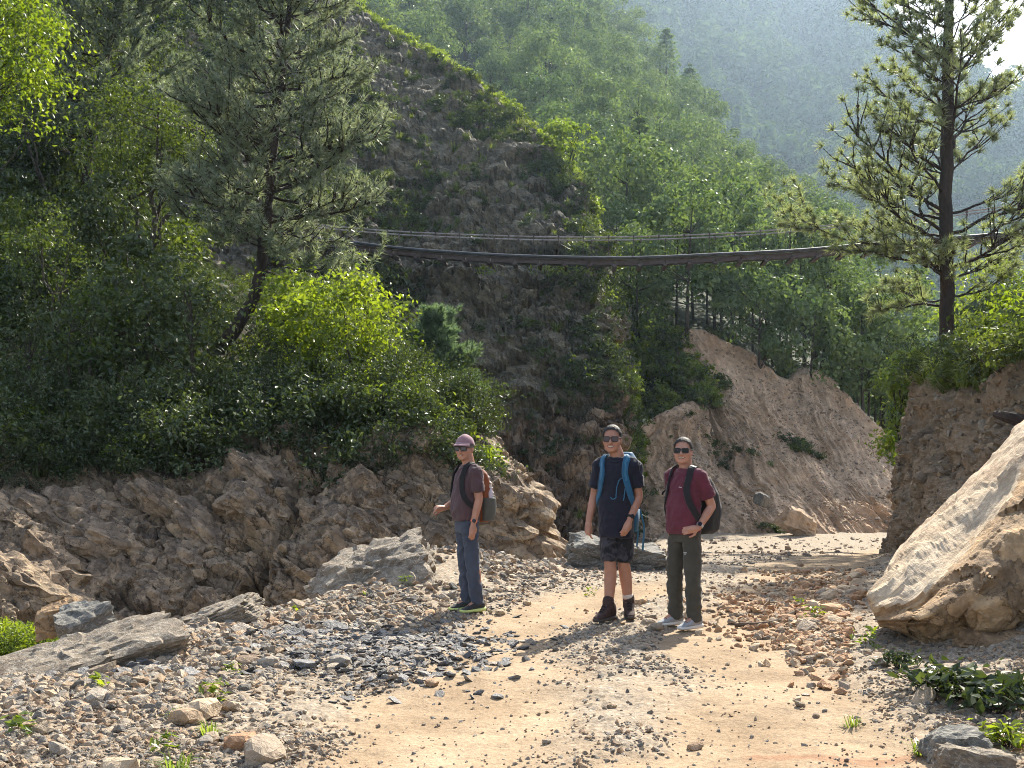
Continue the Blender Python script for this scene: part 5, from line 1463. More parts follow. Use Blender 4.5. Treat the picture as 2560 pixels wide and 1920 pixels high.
# ------------------------------------------------------------------ suspension footbridge
M['steel'] = plain_mat('galvanised_cable', (0.30, 0.27, 0.25), 0.55, 0.5, 6, 0.3)
M['rust'] = plain_mat('rusty_steel', (0.07, 0.05, 0.045), 0.7, 0.4, 5, 0.4)
M['deck'] = plain_mat('deck_mesh', (0.06, 0.052, 0.05), 0.7, 0.3, 4, 0.3)
M['pipe'] = plain_mat('black_water_pipe', (0.035, 0.037, 0.042), 0.35, 0.5, 3, 0.2)
dk = [(120, 212, 47.5), (184, 225, 47), (240, 236, 46.6), (332, 243, 46), (400, 251, 45.6), (480, 257, 45.2), (560, 260, 45), (640, 260.5, 44.8), (720, 257, 44.6), (800, 253, 44.4), (880, 246, 44.2), (960, 240, 44), (1060, 232, 43.8), (1130, 226, 43.6)]
rl = [(120, 188, 47.5), (184, 204, 47), (240, 216, 46.6), (332, 226, 46), (400, 231.5, 45.6), (480, 235, 45.2), (560, 237, 45), (640, 236.5, 44.8), (720, 233.5, 44.6), (800, 228, 44.4), (880, 220, 44.2), (960, 212, 44), (1060, 200, 43.8), (1130, 190, 43.6)]
DK = cr(np.array([P(*q) for q in dk]), 240); RL = cr(np.array([P(*q) for q in rl]), 240)
org = DK[120].copy()
BR = obj('suspension_bridge', None, None, 'long sagging steel cable footbridge with a black pipe crossing the valley', 'bridge', loc=org)
arc = np.concatenate([[0], np.cumsum(np.linalg.norm(np.diff(DK, axis=0), axis=1))])
def on(A, s): return np.array([np.interp(s, arc, A[:, k]) for k in range(3)])
WID = 0.95
off2 = np.array([0.05, WID, 0.0])
def cable(name, A, r, mat, seg=6):
    mb = MB(); mb.tube(A[::3] - org, r, seg); obj(name, mb.mesh(name, mat), BR)
cable('handrail_cable', RL, 0.030, M['steel']); cable('handrail_cable', RL + off2 + np.array([0, 0, 0.05]), 0.030, M['steel'])
cable('main_cable', DK + np.array([0, -0.03, 0.0]), 0.035, M['rust']); cable('main_cable', DK + off2, 0.035, M['rust'])
cable('water_pipe', DK + np.array([0, -0.10, 0.10]), 0.07, M['pipe'], 10)
# side panels, deck panels, crossbeams, suspenders
pn = MB(); pn.box((0, 0, 0), (0.48, WID / 2, 0.02)); pn = pn.mesh('deck_panel', M['deck'])
sd = MB(); sd.box((0, 0, 0), (0.49, 0.012, 0.10)); sd = sd.mesh('side_panel', M['rust'])
cb = MB(); cb.box((0, 0, 0), (0.09, WID / 2 + 0.16, 0.045)); cb = cb.mesh('crossbeam', M['rust'])
sp = MB(); sp.tube(np.array([(0, 0, 0), (0, 0, 0.5), (0, 0, 1.0)]), 0.011, 5); sp = sp.mesh('suspender', M['rust'])
cl = MB(); cl.box((0, 0, 0), (0.03, 0.045, 0.055)); cl = cl.mesh('cable_clamp', M['rust'])
s = 0.6
while s < arc[-1] - 0.5:
    p = on(DK, s); t = unit(on(DK, s + 0.1) - on(DK, s - 0.1)); e = Vector(t).to_track_quat('X', 'Z').to_euler()
    obj('deck_panel', pn, BR, loc=p - org + off2 / 2 + np.array([0, 0, -0.06]), rot=e)
    obj('side_panel', sd, BR, loc=p - org + np.array([0, -0.02, -0.07]), rot=e)
    pc = on(DK, s + 0.5)
    obj('crossbeam', cb, BR, loc=pc - org + off2 / 2 + np.array([0, 0, -0.22]), rot=(0, 0, e[2]))
    for A, o2 in ((0, 0 * off2), (1, off2)):
        q = on(RL, s + 0.25 + 0.35 * A) + o2; d_ = on(DK, s + 0.25 + 0.35 * A) + o2
        obj('suspender', sp, BR, loc=d_ - org, scl=(1, 1, q[2] - d_[2]))
        obj('cable_clamp', cl, BR, loc=q - org)
    s += 1.02
for px, py, sc_, lab in ((485, 270, 1.0, 'yellow-green creeper leaves hanging under the bridge at its left'), (553, 270, 1.7, 'largest bunch of yellow creeper leaves under the bridge middle'), (580, 270, 0.9, 'small creeper bunch right of the largest under the bridge'), (720, 268, 1.0, 'pale yellow creeper tuft hanging under the right half of the bridge'), (753, 265, 0.6, 'smallest yellow creeper tuft hanging far right under the bridge')):
    r_ = np.random.RandomState(px); nL = int(46 * sc_)
    c_ = np.stack([r_.normal(size=nL) * 0.3 * sc_, r_.normal(size=nL) * 0.05, -0.35 * r_.rand(nL)], 1)
    v, f = leaf_quads(r_, c_, 0.2, 0.0, 0.38)
    ph = P(px, py - 4, 44.8)
    e_ = obj('hanging_creeper', mesh_np('creeper_leaves', v, f, M['leaf_yellow']), None, lab, 'creeper', loc=ph)
# ------------------------------------------------------------------ small plants on the gravel
GZ = lambda x, y: float(ground_z(np.array([x]), np.array([y]))[0])
TUFT = [grass_mesh('tuft_%d' % k, 80 + k, 34, 0.10, 0.004, 0.08, 'grass', 0.5) for k in range(3)]
SPRIG = []
for k in range(3):
    r_ = np.random.RandomState(90 + k); n_ = 26
    az = r_.rand(n_) * 6.28; rr = 0.10 * r_.rand(n_)
    c_ = np.stack([np.cos(az) * rr, np.sin(az) * rr, 0.01 + 0.10 * r_.rand(n_)], 1)
    v, f = leaf_quads(r_, c_, 0.055, 0.5, 0.5); SPRIG.append(mesh_np('sprig_%d' % k, v, f, M['leaf_bright']))
spots = [(127, 654, 1.2, 0, 'green grass tuft beside the pale tilted slab'), (138, 647, 0.9, 1, 'lime leaf sprig at the top of the pale slab'), (97, 691, 1.0, 1, 'leafy weed on dark gravel below the pale slab'),
         (182, 714, 1.3, 0, 'brightest grass tuft among the left cobbles'), (214, 691, 1.2, 1, 'low green weed right of the left cobbles'), (21, 734, 1.2, 1, 'small weed near the bottom left corner'),
         (165, 742, 1.0, 1, 'lime weed in front of the left cobbles'), (177, 760, 1.6, 0, 'thin grass tuft at the bottom left sand edge'), (209, 728, 1.3, 0, 'sparse grass patch where cobbles meet the sand'),
         (920, 736, 1.2, 0, 'grass tuft on pale gravel above the red clay streak'), (852, 708, 1.0, 0, 'low grass tuft in the right-hand sand'), (797, 596, 0.9, 1, 'lime weed among the orange stones'),
         (815, 610, 1.4, 1, 'broad lime weed patch below the orange stones'), (868, 640, 1.4, 1, 'pale weed at the left foot of the huge boulder'), (295, 605, 0.7, 1, 'little weed on the gravel crest, left'),
         (405, 590, 1.0, 1, 'small weed at the right foot of the grey-white boulder'), (365, 597, 0.9, 0, 'thin grass before the grey-white boulder'), (590, 584, 0.9, 1, 'tiny green plant beside the dark layered boulder'), (232, 668, 0.8, 1, 'tiny weed on slate gravel, left centre'), (962, 748, 1.0, 0, 'grass tuft behind the dark brown rock, bottom right')]
for px, py, sc_, kd, lab in spots:
    x, y = gpt(px, py, 0.06)
    obj('grass_tuft' if kd == 0 else 'weed', (TUFT if kd == 0 else SPRIG)[RS.randint(3)], None, lab, 'grass' if kd == 0 else 'plant', loc=(x, y, GZ(x, y)), rot=(0, 0, RS.rand() * 6), scl=sc_ * 0.95)
# dark leafy plants in the shade of the huge boulder
for px, py, sc_, lab in ((935, 682, 1.1, 'dark green leafy plant left in the boulder shade'), (962, 690, 1.3, 'middle clump of dark leafy plants by the boulder'), (995, 700, 1.4, 'large dark leafy clump at the right edge'), (1022, 690, 1.2, 'dark leafy plant cut by the right edge'), (900, 655, 0.8, 'small dark weeds tucked under the huge boulder'), (1010, 728, 0.8, 'pale leafy weed below the dark clump, right edge')):
    r_ = np.random.RandomState(px); n_ = 150
    c_ = r_.normal(size=(n_, 3)) * np.array([0.075, 0.075, 0.035]); c_[:, 2] = np.abs(c_[:, 2]) + 0.02 + 0.06 * r_.rand(n_)
    v, f = leaf_quads(r_, c_, 0.055, 0.5, 0.5)
    x, y = gpt(px, py, 0.1)
    wm = MB()
    for q in c_[::4]: wm.tube(curve_pts((0, 0, -0.02), q, (0, 0, 0.02), 4), 0.0022, 4, 0, cap=False)
    wm.add(v, f.tolist(), 1)
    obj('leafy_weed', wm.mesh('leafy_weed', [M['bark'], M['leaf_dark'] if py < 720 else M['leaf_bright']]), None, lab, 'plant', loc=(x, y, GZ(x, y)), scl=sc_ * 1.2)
# sunlit grass on the far left gravel slope
rs = np.random.RandomState(3)
px = rs.uniform(-40, 82, 260); py = np.interp(px, [-40, 0, 40, 82], [592, 596, 606, 622]) + rs.normal(size=260) * 7
dd = np.interp(py, [580, 600, 640], [14.2, 13.2, 11.5])
pts = np.stack([(px - 512) * dd / F, dd, ground_z((px - 512) * dd / F, dd)], 1)
scatter('left_bank_grass', [SHRUBS[5], SHRUBS[3]], pts, np.stack([rs.normal(size=260) * 0.2, rs.normal(size=260) * 0.2, rs.rand(260) * 6.28], 1), 0.18 + 0.22 * rs.rand(260), (rs.rand(260) < 0.4).astype(int))
# muddy puddle at the left edge
m, N, L = new_mat('muddy_water'); out = N.new('ShaderNodeOutputMaterial'); b = N.new('ShaderNodeBsdfPrincipled')
b.inputs['Base Color'].default_value = (0.36, 0.20, 0.09, 1); b.inputs['Roughness'].default_value = 0.12
tc = N.new('ShaderNodeTexCoord'); n_ = noise_n(N, L, tc.outputs['Object'], 9, 3); bp = N.new('ShaderNodeBump'); bp.inputs['Strength'].default_value = 0.15
L.new(n_.outputs['Fac'], bp.inputs['Height']); L.new(bp.outputs[0], b.inputs['Normal']); L.new(b.outputs[0], out.inputs['Surface'])
x, y = P(6, 706, 8.9)[:2]
th = np.linspace(0, 2 * math.pi, 40, endpoint=False); rr = 0.42 * (1 + 0.25 * np.sin(3 * th + 1) + 0.12 * np.sin(5 * th))
pm = MB(); pm.add(np.stack([np.cos(th) * rr * 1.3, np.sin(th) * rr, 0 * th], 1), [tuple(range(40))])
obj('puddle', pm.mesh('puddle', m), None, kind='structure', loc=(x, y, GZ(x, y) + 0.045))
# ------------------------------------------------------------------ people
def ell(mb, c, r, R=None, sub=3):
    v, f = icosphere(sub); v = v * np.asarray(r, float)
    if R is not None: v = v @ np.asarray(R).T
    mb.add(v + np.asarray(c, float), f.tolist())

def loft(mb, rings, seg=28, pw=2.3):
    """rings: (centre, rx, ry) horizontal super-ellipses"""
    th = np.arange(seg) * 2 * math.pi / seg; c, s = np.cos(th), np.sin(th)
    cx, cy_ = np.sign(c) * np.abs(c) ** (2 / pw), np.sign(s) * np.abs(s) ** (2 / pw)
    vs = [np.asarray(q, float) + np.stack([cx * rx, cy_ * ry, 0 * cx], 1) for q, rx, ry in rings]
    n = len(rings); fs = []
    for i in range(n - 1):
        for j in range(seg):
            k = (j + 1) % seg; fs.append((i * seg + j, i * seg + k, (i + 1) * seg + k, (i + 1) * seg + j))
    fs.append(tuple(range(seg - 1, -1, -1))); fs.append(tuple((n - 1) * seg + j for j in range(seg)))
    mb.add(np.concatenate(vs), fs)

def limb_tube(mb, pts, radii, n=14, seg=14, flat=(1, 1), end=True):
    p = cr(np.asarray(pts, float), n); r = np.interp(np.linspace(0, 1, n), np.linspace(0, 1, len(radii)), radii)
    mb.tube(p, r, seg, flat=flat)
    v, f = icosphere(2)
    for q, rr in ((p[0], r[0]), (p[-1], r[-1]))[:2 if end else 1]: mb.add(v * rr * 0.98 + q, f.tolist())

def fuse(name, mb, voxel, mats, it=3, disp=None):
    """voxel-fuse overlapping shapes into one continuous smooth surface"""
    me0 = mb.mesh(name + '_raw', [])
    o = bpy.data.objects.new('tmp_fuse', me0); COL.objects.link(o)
    r = o.modifiers.new('r', 'REMESH'); r.mode = 'VOXEL'; r.voxel_size = voxel
    s_ = o.modifiers.new('s', 'SMOOTH'); s_.factor = 0.5; s_.iterations = it
    dg = bpy.context.evaluated_depsgraph_get(); dg.update()
    me = bpy.data.meshes.new_from_object(o.evaluated_get(dg))
    bpy.data.objects.remove(o); bpy.data.meshes.remove(me0)
    me.name = name
    for m_ in (mats if isinstance(mats, list) else [mats]): me.materials.append(m_)
    if disp is not None:
        n = len(me.vertices); co = np.empty(n * 3); me.vertices.foreach_get('co', co); co = co.reshape(-1, 3)
        no = np.empty(n * 3); me.vertices.foreach_get('normal', no); no = no.reshape(-1, 3)
        co = co + no * disp(co)[:, None]
        me.vertices.foreach_set('co', co.astype(np.float32).ravel()); me.update()
    me.polygons.foreach_set('use_smooth', np.ones(len(me.polygons), bool))
    return me

def rotz(a): c, s = math.cos(a), math.sin(a); return np.array([[c, -s, 0], [s, c, 0], [0, 0, 1.0]])
def rotx(a): c, s = math.cos(a), math.sin(a); return np.array([[1.0, 0, 0], [0, c, -s], [0, s, c]])

def hand(mb, wrist, d, palm_n, side, curl=0.5, size=1.0, spread=0.12):
    """palm, four bent fingers of unequal length and a thumb from the palm's side"""
    d, palm_n = unit(d), np.asarray(palm_n, float); palm_n = unit(palm_n - d * (palm_n @ d)); lat = np.cross(d, palm_n) * side
    w = np.asarray(wrist, float); k = size
    limb_tube(mb, [w, w + d * 0.045 * k, w + d * 0.09 * k], [0.026 * k, 0.036 * k, 0.034 * k], 8, 12, flat=(1, 1))
    for j, (o, L_) in enumerate(((0.030, 0.070), (0.011, 0.080), (-0.010, 0.075), (-0.029, 0.058))):
        b0 = w + d * 0.082 * k + lat * o * k
        a1, a2, a3 = curl * 0.5, curl * 1.1, curl * 1.7
        fd = lambda a: d * math.cos(a) + palm_n * math.sin(a) + lat * o * spread * 8
        p1 = b0 + fd(a1) * L_ * 0.45 * k; p2 = p1 + fd(a2) * L_ * 0.33 * k; p3 = p2 + fd(a3) * L_ * 0.26 * k
        mb.tube(np.array([b0 - d * 0.02 * k, b0, p1, p2, p3]), np.array([0.0095, 0.0095, 0.009, 0.0082, 0.0068]) * k, 8)
    t0 = w + d * 0.03 * k + lat * 0.026 * k
    t1 = t0 + (d * 0.5 + lat * 0.75 + palm_n * 0.35) * 0.035 * k; t2 = t1 + (d * 0.85 + lat * 0.25 + palm_n * 0.4) * 0.035 * k; t3 = t2 + (d * 0.9 + palm_n * 0.35) * 0.025 * k
    mb.tube(np.array([t0 - lat * 0.012, t0, t1, t2, t3]), np.array([0.015, 0.015, 0.0125, 0.0105, 0.008]) * k, 8)

NECK = np.array([0, 0.02, 1.50])
def head(mb, Rh, hc, fat=1.0):
    T = lambda p: (np.asarray(p, float) @ Rh.T) + hc
    E = lambda c, r, Rl=np.eye(3): ell(mb, T(c), r, Rh @ Rl)
    E((0, 0.012, 0.03), (0.080, 0.097, 0.094))            # cranium
    E((0, -0.028, -0.030), (0.070 * fat, 0.070, 0.080))   # mid face
    E((0, -0.030, -0.076), (0.060 * fat, 0.058, 0.048))   # jaw
    E((0, -0.066, -0.100), (0.030 * fat, 0.026, 0.022))   # chin
    for s in (-1, 1):
        E((s * 0.040 * fat, -0.060, -0.030), (0.028, 0.026, 0.026))   # cheek
        E((s * 0.079, 0.016, -0.012), (0.010, 0.022, 0.034), rotx(0.15))   # ear
        E((s * 0.030, -0.080, 0.022), (0.030, 0.016, 0.010))  # brow
        E((s * 0.014, -0.102, -0.040), (0.010, 0.011, 0.009)) # nostril
    mb.tube(np.array([T((0, -0.088, 0.012)), T((0, -0.104, -0.015)), T((0, -0.117, -0.038)), T((0, -0.105, -0.046))]), [0.010, 0.012, 0.0145, 0.011], 10)
    E((0, -0.088, -0.066), (0.026, 0.012, 0.008)); E((0, -0.085, -0.080), (0.022, 0.012, 0.008))   # lips

def skin_mat(name, col):
    m, N, L = new_mat(name); out = N.new('ShaderNodeOutputMaterial'); b = N.new('ShaderNodeBsdfPrincipled')
    tc = N.new('ShaderNodeTexCoord'); n1 = noise_n(N, L, tc.outputs['Object'], 14, 4)
    r = ramp(N, [(0.3, tuple(c * 0.86 for c in col)), (0.7, tuple(c * 1.1 for c in col))]); L.new(n1.outputs['Fac'], r.inputs['Fac'])
    L.new(r.outputs['Color'], b.inputs['Base Color']); b.inputs['Roughness'].default_value = 0.5; b.inputs['Specular IOR Level'].default_value = 0.35
    b.inputs['Subsurface Weight'].default_value = 0.12; b.inputs['Subsurface Radius'].default_value = (0.02, 0.008, 0.004); b.inputs['Subsurface Scale'].default_value = 0.5
    L.new(b.outputs[0], out.inputs['Surface']); return m

def cloth_mat(name, col, rough=0.9, var=0.12, camo=None):
    m, N, L = new_mat(name); out = N.new('ShaderNodeOutputMaterial'); b = N.new('ShaderNodeBsdfPrincipled')
    tc = N.new('ShaderNodeTexCoord'); n1 = noise_n(N, L, tc.outputs['Object'], 6, 6, 0.65, 0.5)
    r = ramp(N, [(0.3, tuple(c * (1 - 2 * var) for c in col)), (0.7, tuple(c * (1 + var) for c in col))]); L.new(n1.outputs['Fac'], r.inputs['Fac'])
    c = r.outputs['Color']
    if camo:
        n2 = noise_n(N, L, tc.outputs['Object'], 13, 3, 0.5, 0.8); r2 = ramp(N, [(0.46, (0, 0, 0)), (0.56, (1, 1, 1))]); L.new(n2.outputs['Fac'], r2.inputs['Fac'])
        c = mixc(N, L, r2.outputs['Color'], c, camo)
    L.new(c, b.inputs['Base Color']); b.inputs['Roughness'].default_value = rough; b.inputs['Specular IOR Level'].default_value = 0.2
    b.inputs['Sheen Weight'].default_value = 0.15
    n3 = noise_n(N, L, tc.outputs['Object'], 320, 2); bp = N.new('ShaderNodeBump'); bp.inputs['Strength'].default_value = 0.12; bp.inputs['Distance'].default_value = 0.004
    L.new(n3.outputs['Fac'], bp.inputs['Height']); L.new(bp.outputs[0], b.inputs['Normal'])
    L.new(b.outputs[0], out.inputs['Surface']); return m

M['hair'] = plain_mat('black_hair', (0.016, 0.013, 0.012), 0.65, 0.35, 60, 0.5, bump=0.5)
M['lens'] = plain_mat('dark_lens', (0.010, 0.010, 0.016), 0.15, 0.3)
M['black'] = plain_mat('black_fabric', (0.016, 0.016, 0.018), 0.8, 0.25, 40, 0.3)
M['frame'] = plain_mat('glasses_frame', (0.015, 0.010, 0.010), 0.3, 0.5)
M['teeth'] = plain_mat('teeth', (0.50, 0.44, 0.38), 0.4, 0.3)
M['lip'] = plain_mat('lips', (0.20, 0.075, 0.06), 0.5, 0.3)

def wrinkle(amp, seed, st=(1, 1, 0.45), sc_=9.0, z0=None):
    def f(co):
        q = co * np.array(st) * sc_ + seed
        w = amp * (ridged(q + 0.5 * fbm(co * 4, 2)[:, None], 3) - 0.4) + amp * 0.6 * fbm(co * np.array([5, 5, 14]) + seed, 3)
        return w
    return f

def strap_mesh(name, paths, width, thick, mat, axis=(0, 0), lay=None):
    """flat webbing laid over a body: paths of points; the band's face looks away from the body axis"""
    mb = MB()
    for path in paths:
        p = cr(np.asarray(path, float), 26)
        if lay is not None:
            for i in range(26):
                h_ = lay.find_nearest(Vector(p[i]))
                if h_[0] is not None and (Vector(p[i]) - h_[0]).length < 0.09: p[i] = np.array(h_[0]) + np.array(h_[1]) * 0.002
            p[1:-1] = 0.25 * p[:-2] + 0.5 * p[1:-1] + 0.25 * p[2:]
        t = np.gradient(p, axis=0); t /= np.linalg.norm(t, axis=1)[:, None]
        o = p - np.array([axis[0], axis[1], 0]); o[:, 2] = np.maximum(0.0, (p[:, 2] - 1.38)) * 3
        o -= t * (o * t).sum(1)[:, None]; o /= np.linalg.norm(o, axis=1)[:, None] + 1e-9
        s_ = np.cross(t, o)
        w = np.broadcast_to(np.asarray(width, float) if np.ndim(width) else width, (26,))[:, None] if np.ndim(width) == 0 else np.interp(np.linspace(0, 1, 26), np.linspace(0, 1, len(width)), width)[:, None]
        a, b_, c_, d_ = p - s_ * w / 2, p + s_ * w / 2, p + s_ * w / 2 + o * thick, p - s_ * w / 2 + o * thick
        V = np.stack([a, b_, c_, d_], 1).reshape(-1, 3); F_ = []
        for i in range(25):
            for j in range(4):
                k = (j + 1) % 4; F_.append((i * 4 + j, i * 4 + k, i * 4 + 4 + k, i * 4 + 4 + j))
        F_ += [(3, 2, 1, 0), (100, 101, 102, 103)]
        mb.add(V, F_)
    return mb.mesh(name, mat)

def project_strip(bvh, Rh, hc, us, zs_lo, zs_hi, off):
    """a strip drawn on the face: columns us, between two rows, laid on the skin"""
    V = []
    for u, a, b_ in zip(us, zs_lo, zs_hi):
        for z in (a, (a + b_) / 2, b_):
            o = np.array([u, -0.25, z]) @ Rh.T + hc; d = np.array([0, 1.0, 0]) @ Rh.T
            hit = bvh.ray_cast(Vector(o), Vector(d))
            p = np.array(hit[0]) if hit[0] is not None else o + d * 0.16
            V.append(p - d * off)
    Fc = []
    for i in range(len(us) - 1):
        for j in range(2): Fc.append((i * 3 + j, i * 3 + 3 + j, i * 3 + 4 + j, i * 3 + 1 + j))
    return V, Fc

from mathutils.bvhtree import BVHTree

def make_person(cfg):
    g = cfg
    root = obj('person', None, None, g['label'], 'person', loc=g['loc'], rot=(0, 0, math.radians(g['yaw'])), scl=g['H'] / 1.75)
    J = g['joints']           # dict of joint positions, body frame: front = -Y, his left = +X
    hc = np.array(g.get('head_at', (0, -0.015, 1.64))); Rh = rotz(math.radians(g['head_yaw'])) @ rotx(math.radians(g.get('head_pitch', 0)))
    fat = g.get('fat', 1.0)
    # -- body: one continuous surface
    mb = MB()
    head(mb, Rh, hc, g.get('face', 1.0))
    limb_tube(mb, [(0, 0.035, 1.42), (0, 0.025, 1.50), hc + np.array([0, 0.015, -0.05]) @ rotz(0).T], [0.068, 0.063, 0.063], 10, 16)
    loft(mb, [((0, 0.01, 0.86), 0.125, 0.085), ((0, 0.01, 1.0), 0.12, 0.08), ((0, 0.01, 1.2), 0.13, 0.085), ((0, 0.015, 1.34), 0.135, 0.08), ((0, 0.02, 1.42), 0.11, 0.06), ((0, 0.03, 1.46), 0.055, 0.05)])
    for s, k in ((1, 'L'), (-1, 'R')):
        sh, el, wr = J['sh' + k], J['el' + k], J['wr' + k]
        limb_tube(mb, [sh, (np.array(sh) + el) / 2 + np.array([0, 0.0, 0]), el], [0.044, 0.046, 0.040], 10, 14)
        limb_tube(mb, [el, np.array(el) * 0.65 + np.array(wr) * 0.35, wr], [0.041, 0.042, 0.027], 10, 14)
        hd, pn_, cu = g['hand' + k]
        hand(mb, wr, hd, pn_, s if g.get('flip' + k, 1) > 0 else -s, cu)
        limb_tube(mb, [J['hip' + k], J['kn' + k]], [0.072, 0.054], 10, 14)
        kn, an = np.array(J['kn' + k]), np.array(J['an' + k])
        limb_tube(mb, [kn, kn * 0.7 + an * 0.3 + np.array([0, 0.02, 0]), an], [0.055, 0.058, 0.036], 12, 14)
        fd = np.array(g['foot' + k]); limb_tube(mb, [an, an + np.array([0, 0, -0.04]) + fd * 0.08], [0.036, 0.035], 6, 10)
    body = fuse('person_body', mb, 0.0058, g['skin'], 3)
    obj('body', body, root)
    bvh = BVHTree.FromPolygons([v.co[:] for v in body.vertices], [p_.vertices[:] for p_ in body.polygons])
    # -- mouth
    us = np.linspace(-1, 1, 11); mw = g.get('mouth_w', 0.030)
    up = -0.064 + 0.0042 * us ** 2 * g.get('smile', 1.0); th = (1 - us ** 4) * g.get('mouth_h', 0.013)
    V, Fc = project_strip(bvh, Rh, hc, us * mw * 1.15, up - th - 0.004 * (1 - us ** 4), up + 0.003, 0.0015); q = MB(); q.add(V, Fc)
    obj('lips', q.mesh('lips', M['lip']), root)
    if g.get('teeth', True):
        V, Fc = project_strip(bvh, Rh, hc, us * mw * 0.92, up - th * 0.75, up - 0.0005, 0.004); q = MB(); q.add(V, Fc)
        obj('teeth', q.mesh('teeth', M['teeth']), root)
    # -- shirt
    mb = MB(); hem = g['hem']; b = g.get('belly', 0.0); tw = g.get('tw', 1.0)
    loft(mb, [((0, 0.0, hem), 0.152 * tw, 0.108 + b * 0.5), ((0, -b * 0.5, hem + 0.08), 0.154 * tw, 0.110 + b), ((0, -b * 0.4, 1.12), 0.155 * tw, 0.110 + b * 0.8), ((0, 0.005, 1.26), 0.160 * tw, 0.112), ((0, 0.012, 1.35), 0.160 * tw, 0.104), ((0, 0.02, 1.42), 0.130, 0.085), ((0, 0.025, 1.470), 0.078, 0.066)], pw=2.5)
    for k in 'LR':
        sh, el = np.array(J['sh' + k]), np.array(J['el' + k]); sl_ = g.get('sleeve', 0.70)
        limb_tube(mb, [(sh[0] * 0.4, 0.022, 1.436), sh * 0.6 + np.array([sh[0] * 0.4, 0.022, 1.436]) * 0.4 + np.array([0, 0, 0.008]), sh + np.array([0, 0, -0.004])], [0.046, 0.058, 0.066], 10, 16)
        limb_tube(mb, [sh, sh * 0.6 + el * 0.4, sh * (1 - sl_) + el * sl_], [0.066, 0.062, 0.066], 12, 18, end=False)
    shirt = fuse('shirt', mb, 0.0085, g['shirt'], 2, wrinkle(0.010, g['seed']))
    so = obj('shirt', shirt, root)
    nk = MB(); th_ = np.linspace(0, 2 * math.pi, 28, endpoint=False)
    ring = np.stack([0.074 * np.cos(th_), 0.02 + 0.070 * np.sin(th_) - 0.012, 1.468 + 0.018 * np.sin(th_) - 0.02 * (np.sin(th_) < 0) * np.abs(np.sin(th_)) ** 2], 1)
    nk.tube(np.concatenate([ring, ring[:1]]), 0.010, 8, cap=False); obj('collar', nk.mesh('collar', g['shirt'], True), so)
    # -- trousers or shorts
    mb = MB(); wst = g.get('waist', 1.0)
    loft(mb, [((0, 0.01, 0.80), 0.135, 0.098), ((0, 0.015, 0.89), 0.145 * wst, 0.108), ((0, 0.0, hem + 0.08), 0.138 * wst, 0.098)])
    for k in 'LR':
        hp, kn, an = (np.array(J[j + k]) for j in ('hip', 'kn', 'an'))
        if g['shorts']:
            e = hp * 0.10 + kn * 0.90
            limb_tube(mb, [hp + np.array([0, 0, 0.02]), hp * 0.6 + kn * 0.4, e], [0.086, 0.086, 0.084], 10, 20, end=False)
        else:
            r_ = g.get('leg_r', 1.0)
            limb_tube(mb, [hp, hp * 0.5 + kn * 0.5, kn, kn * 0.5 + an * 0.5, an + np.array([0, 0.005, -0.022])], [0.086 * r_, 0.080 * r_, 0.070 * r_, 0.067 * r_, 0.064 * r_], 18, 20, end=False)
    tr = fuse('trousers', mb, 0.0095, g['trouser'], 3, wrinkle(0.010, g['seed'] + 5, (1, 1, 0.8), 9.0))
    obj('shorts' if g['shorts'] else 'trousers', tr, root)
    # -- shoes
    for k in 'LR':
        an = np.array(J['an' + k]); fd = unit(g['foot' + k]); lat = np.array([-fd[1], fd[0], 0]); up_ = np.array([0, 0, 1.0]); gz = J['an' + k][2] - 0.095
        F3 = np.stack([fd, lat, up_], 1)
        def ringpts(x, w, z0, z1, n=16):
            t = np.linspace(0, 2 * math.pi, n, endpoint=False); c_, s_ = np.cos(t), np.sin(t)
            yy = np.sign(c_) * np.abs(c_) ** 0.75 * w; zz = (z0 + z1) / 2 + np.sign(s_) * np.abs(s_) ** 0.75 * (z1 - z0) / 2
            return np.stack([0 * t + x, yy, zz], 1)
        def shell(secs, mat, nm, par=root):
            vs = [ringpts(*s_) for s_ in secs]; n = 16; fs = []
            for i in range(len(vs) - 1):
                for j in range(n):
                    q2 = (j + 1) % n; fs.append((i * n + j, i * n + q2, i * n + n + q2, i * n + n + j))
            fs.append(tuple(range(n - 1, -1, -1))); fs.append(tuple((len(vs) - 1) * n + j for j in range(n)))
            q = MB(); q.add(np.concatenate(vs) @ F3.T + np.array([an[0], an[1], gz]), fs)
            return obj(nm, q.mesh(nm, mat, True), par)
        bt = g.get('boot', False); hz = 0.150 if bt else 0.108
        sh_ = shell([(-0.082, 0.020, 0.03, 0.075), (-0.075, 0.034, 0.024, hz), (-0.03, 0.041, 0.022, hz + (0.05 if bt else 0.010)), (0.025, 0.045, 0.022, hz + (0.035 if bt else 0.0)), (0.07, 0.047, 0.022, 0.118 if bt else 0.088), (0.10, 0.047, 0.022, 0.090 if bt else 0.072), (0.135, 0.045, 0.022, 0.066 if bt else 0.054), (0.172, 0.034, 0.024, 0.052 if bt else 0.042), (0.188, 0.015, 0.028, 0.036)], g['shoe'], 'boot' if bt else 'shoe')
        shell([(-0.098, 0.022, 0.006, 0.044), (-0.085, 0.040, 0.0, 0.048), (-0.02, 0.044, 0.0, 0.044), (0.06, 0.050, 0.0, 0.040), (0.13, 0.051, 0.0, 0.036), (0.178, 0.039, 0.004, 0.036), (0.200, 0.016, 0.014, 0.036)], g['sole'], 'sole', sh_)
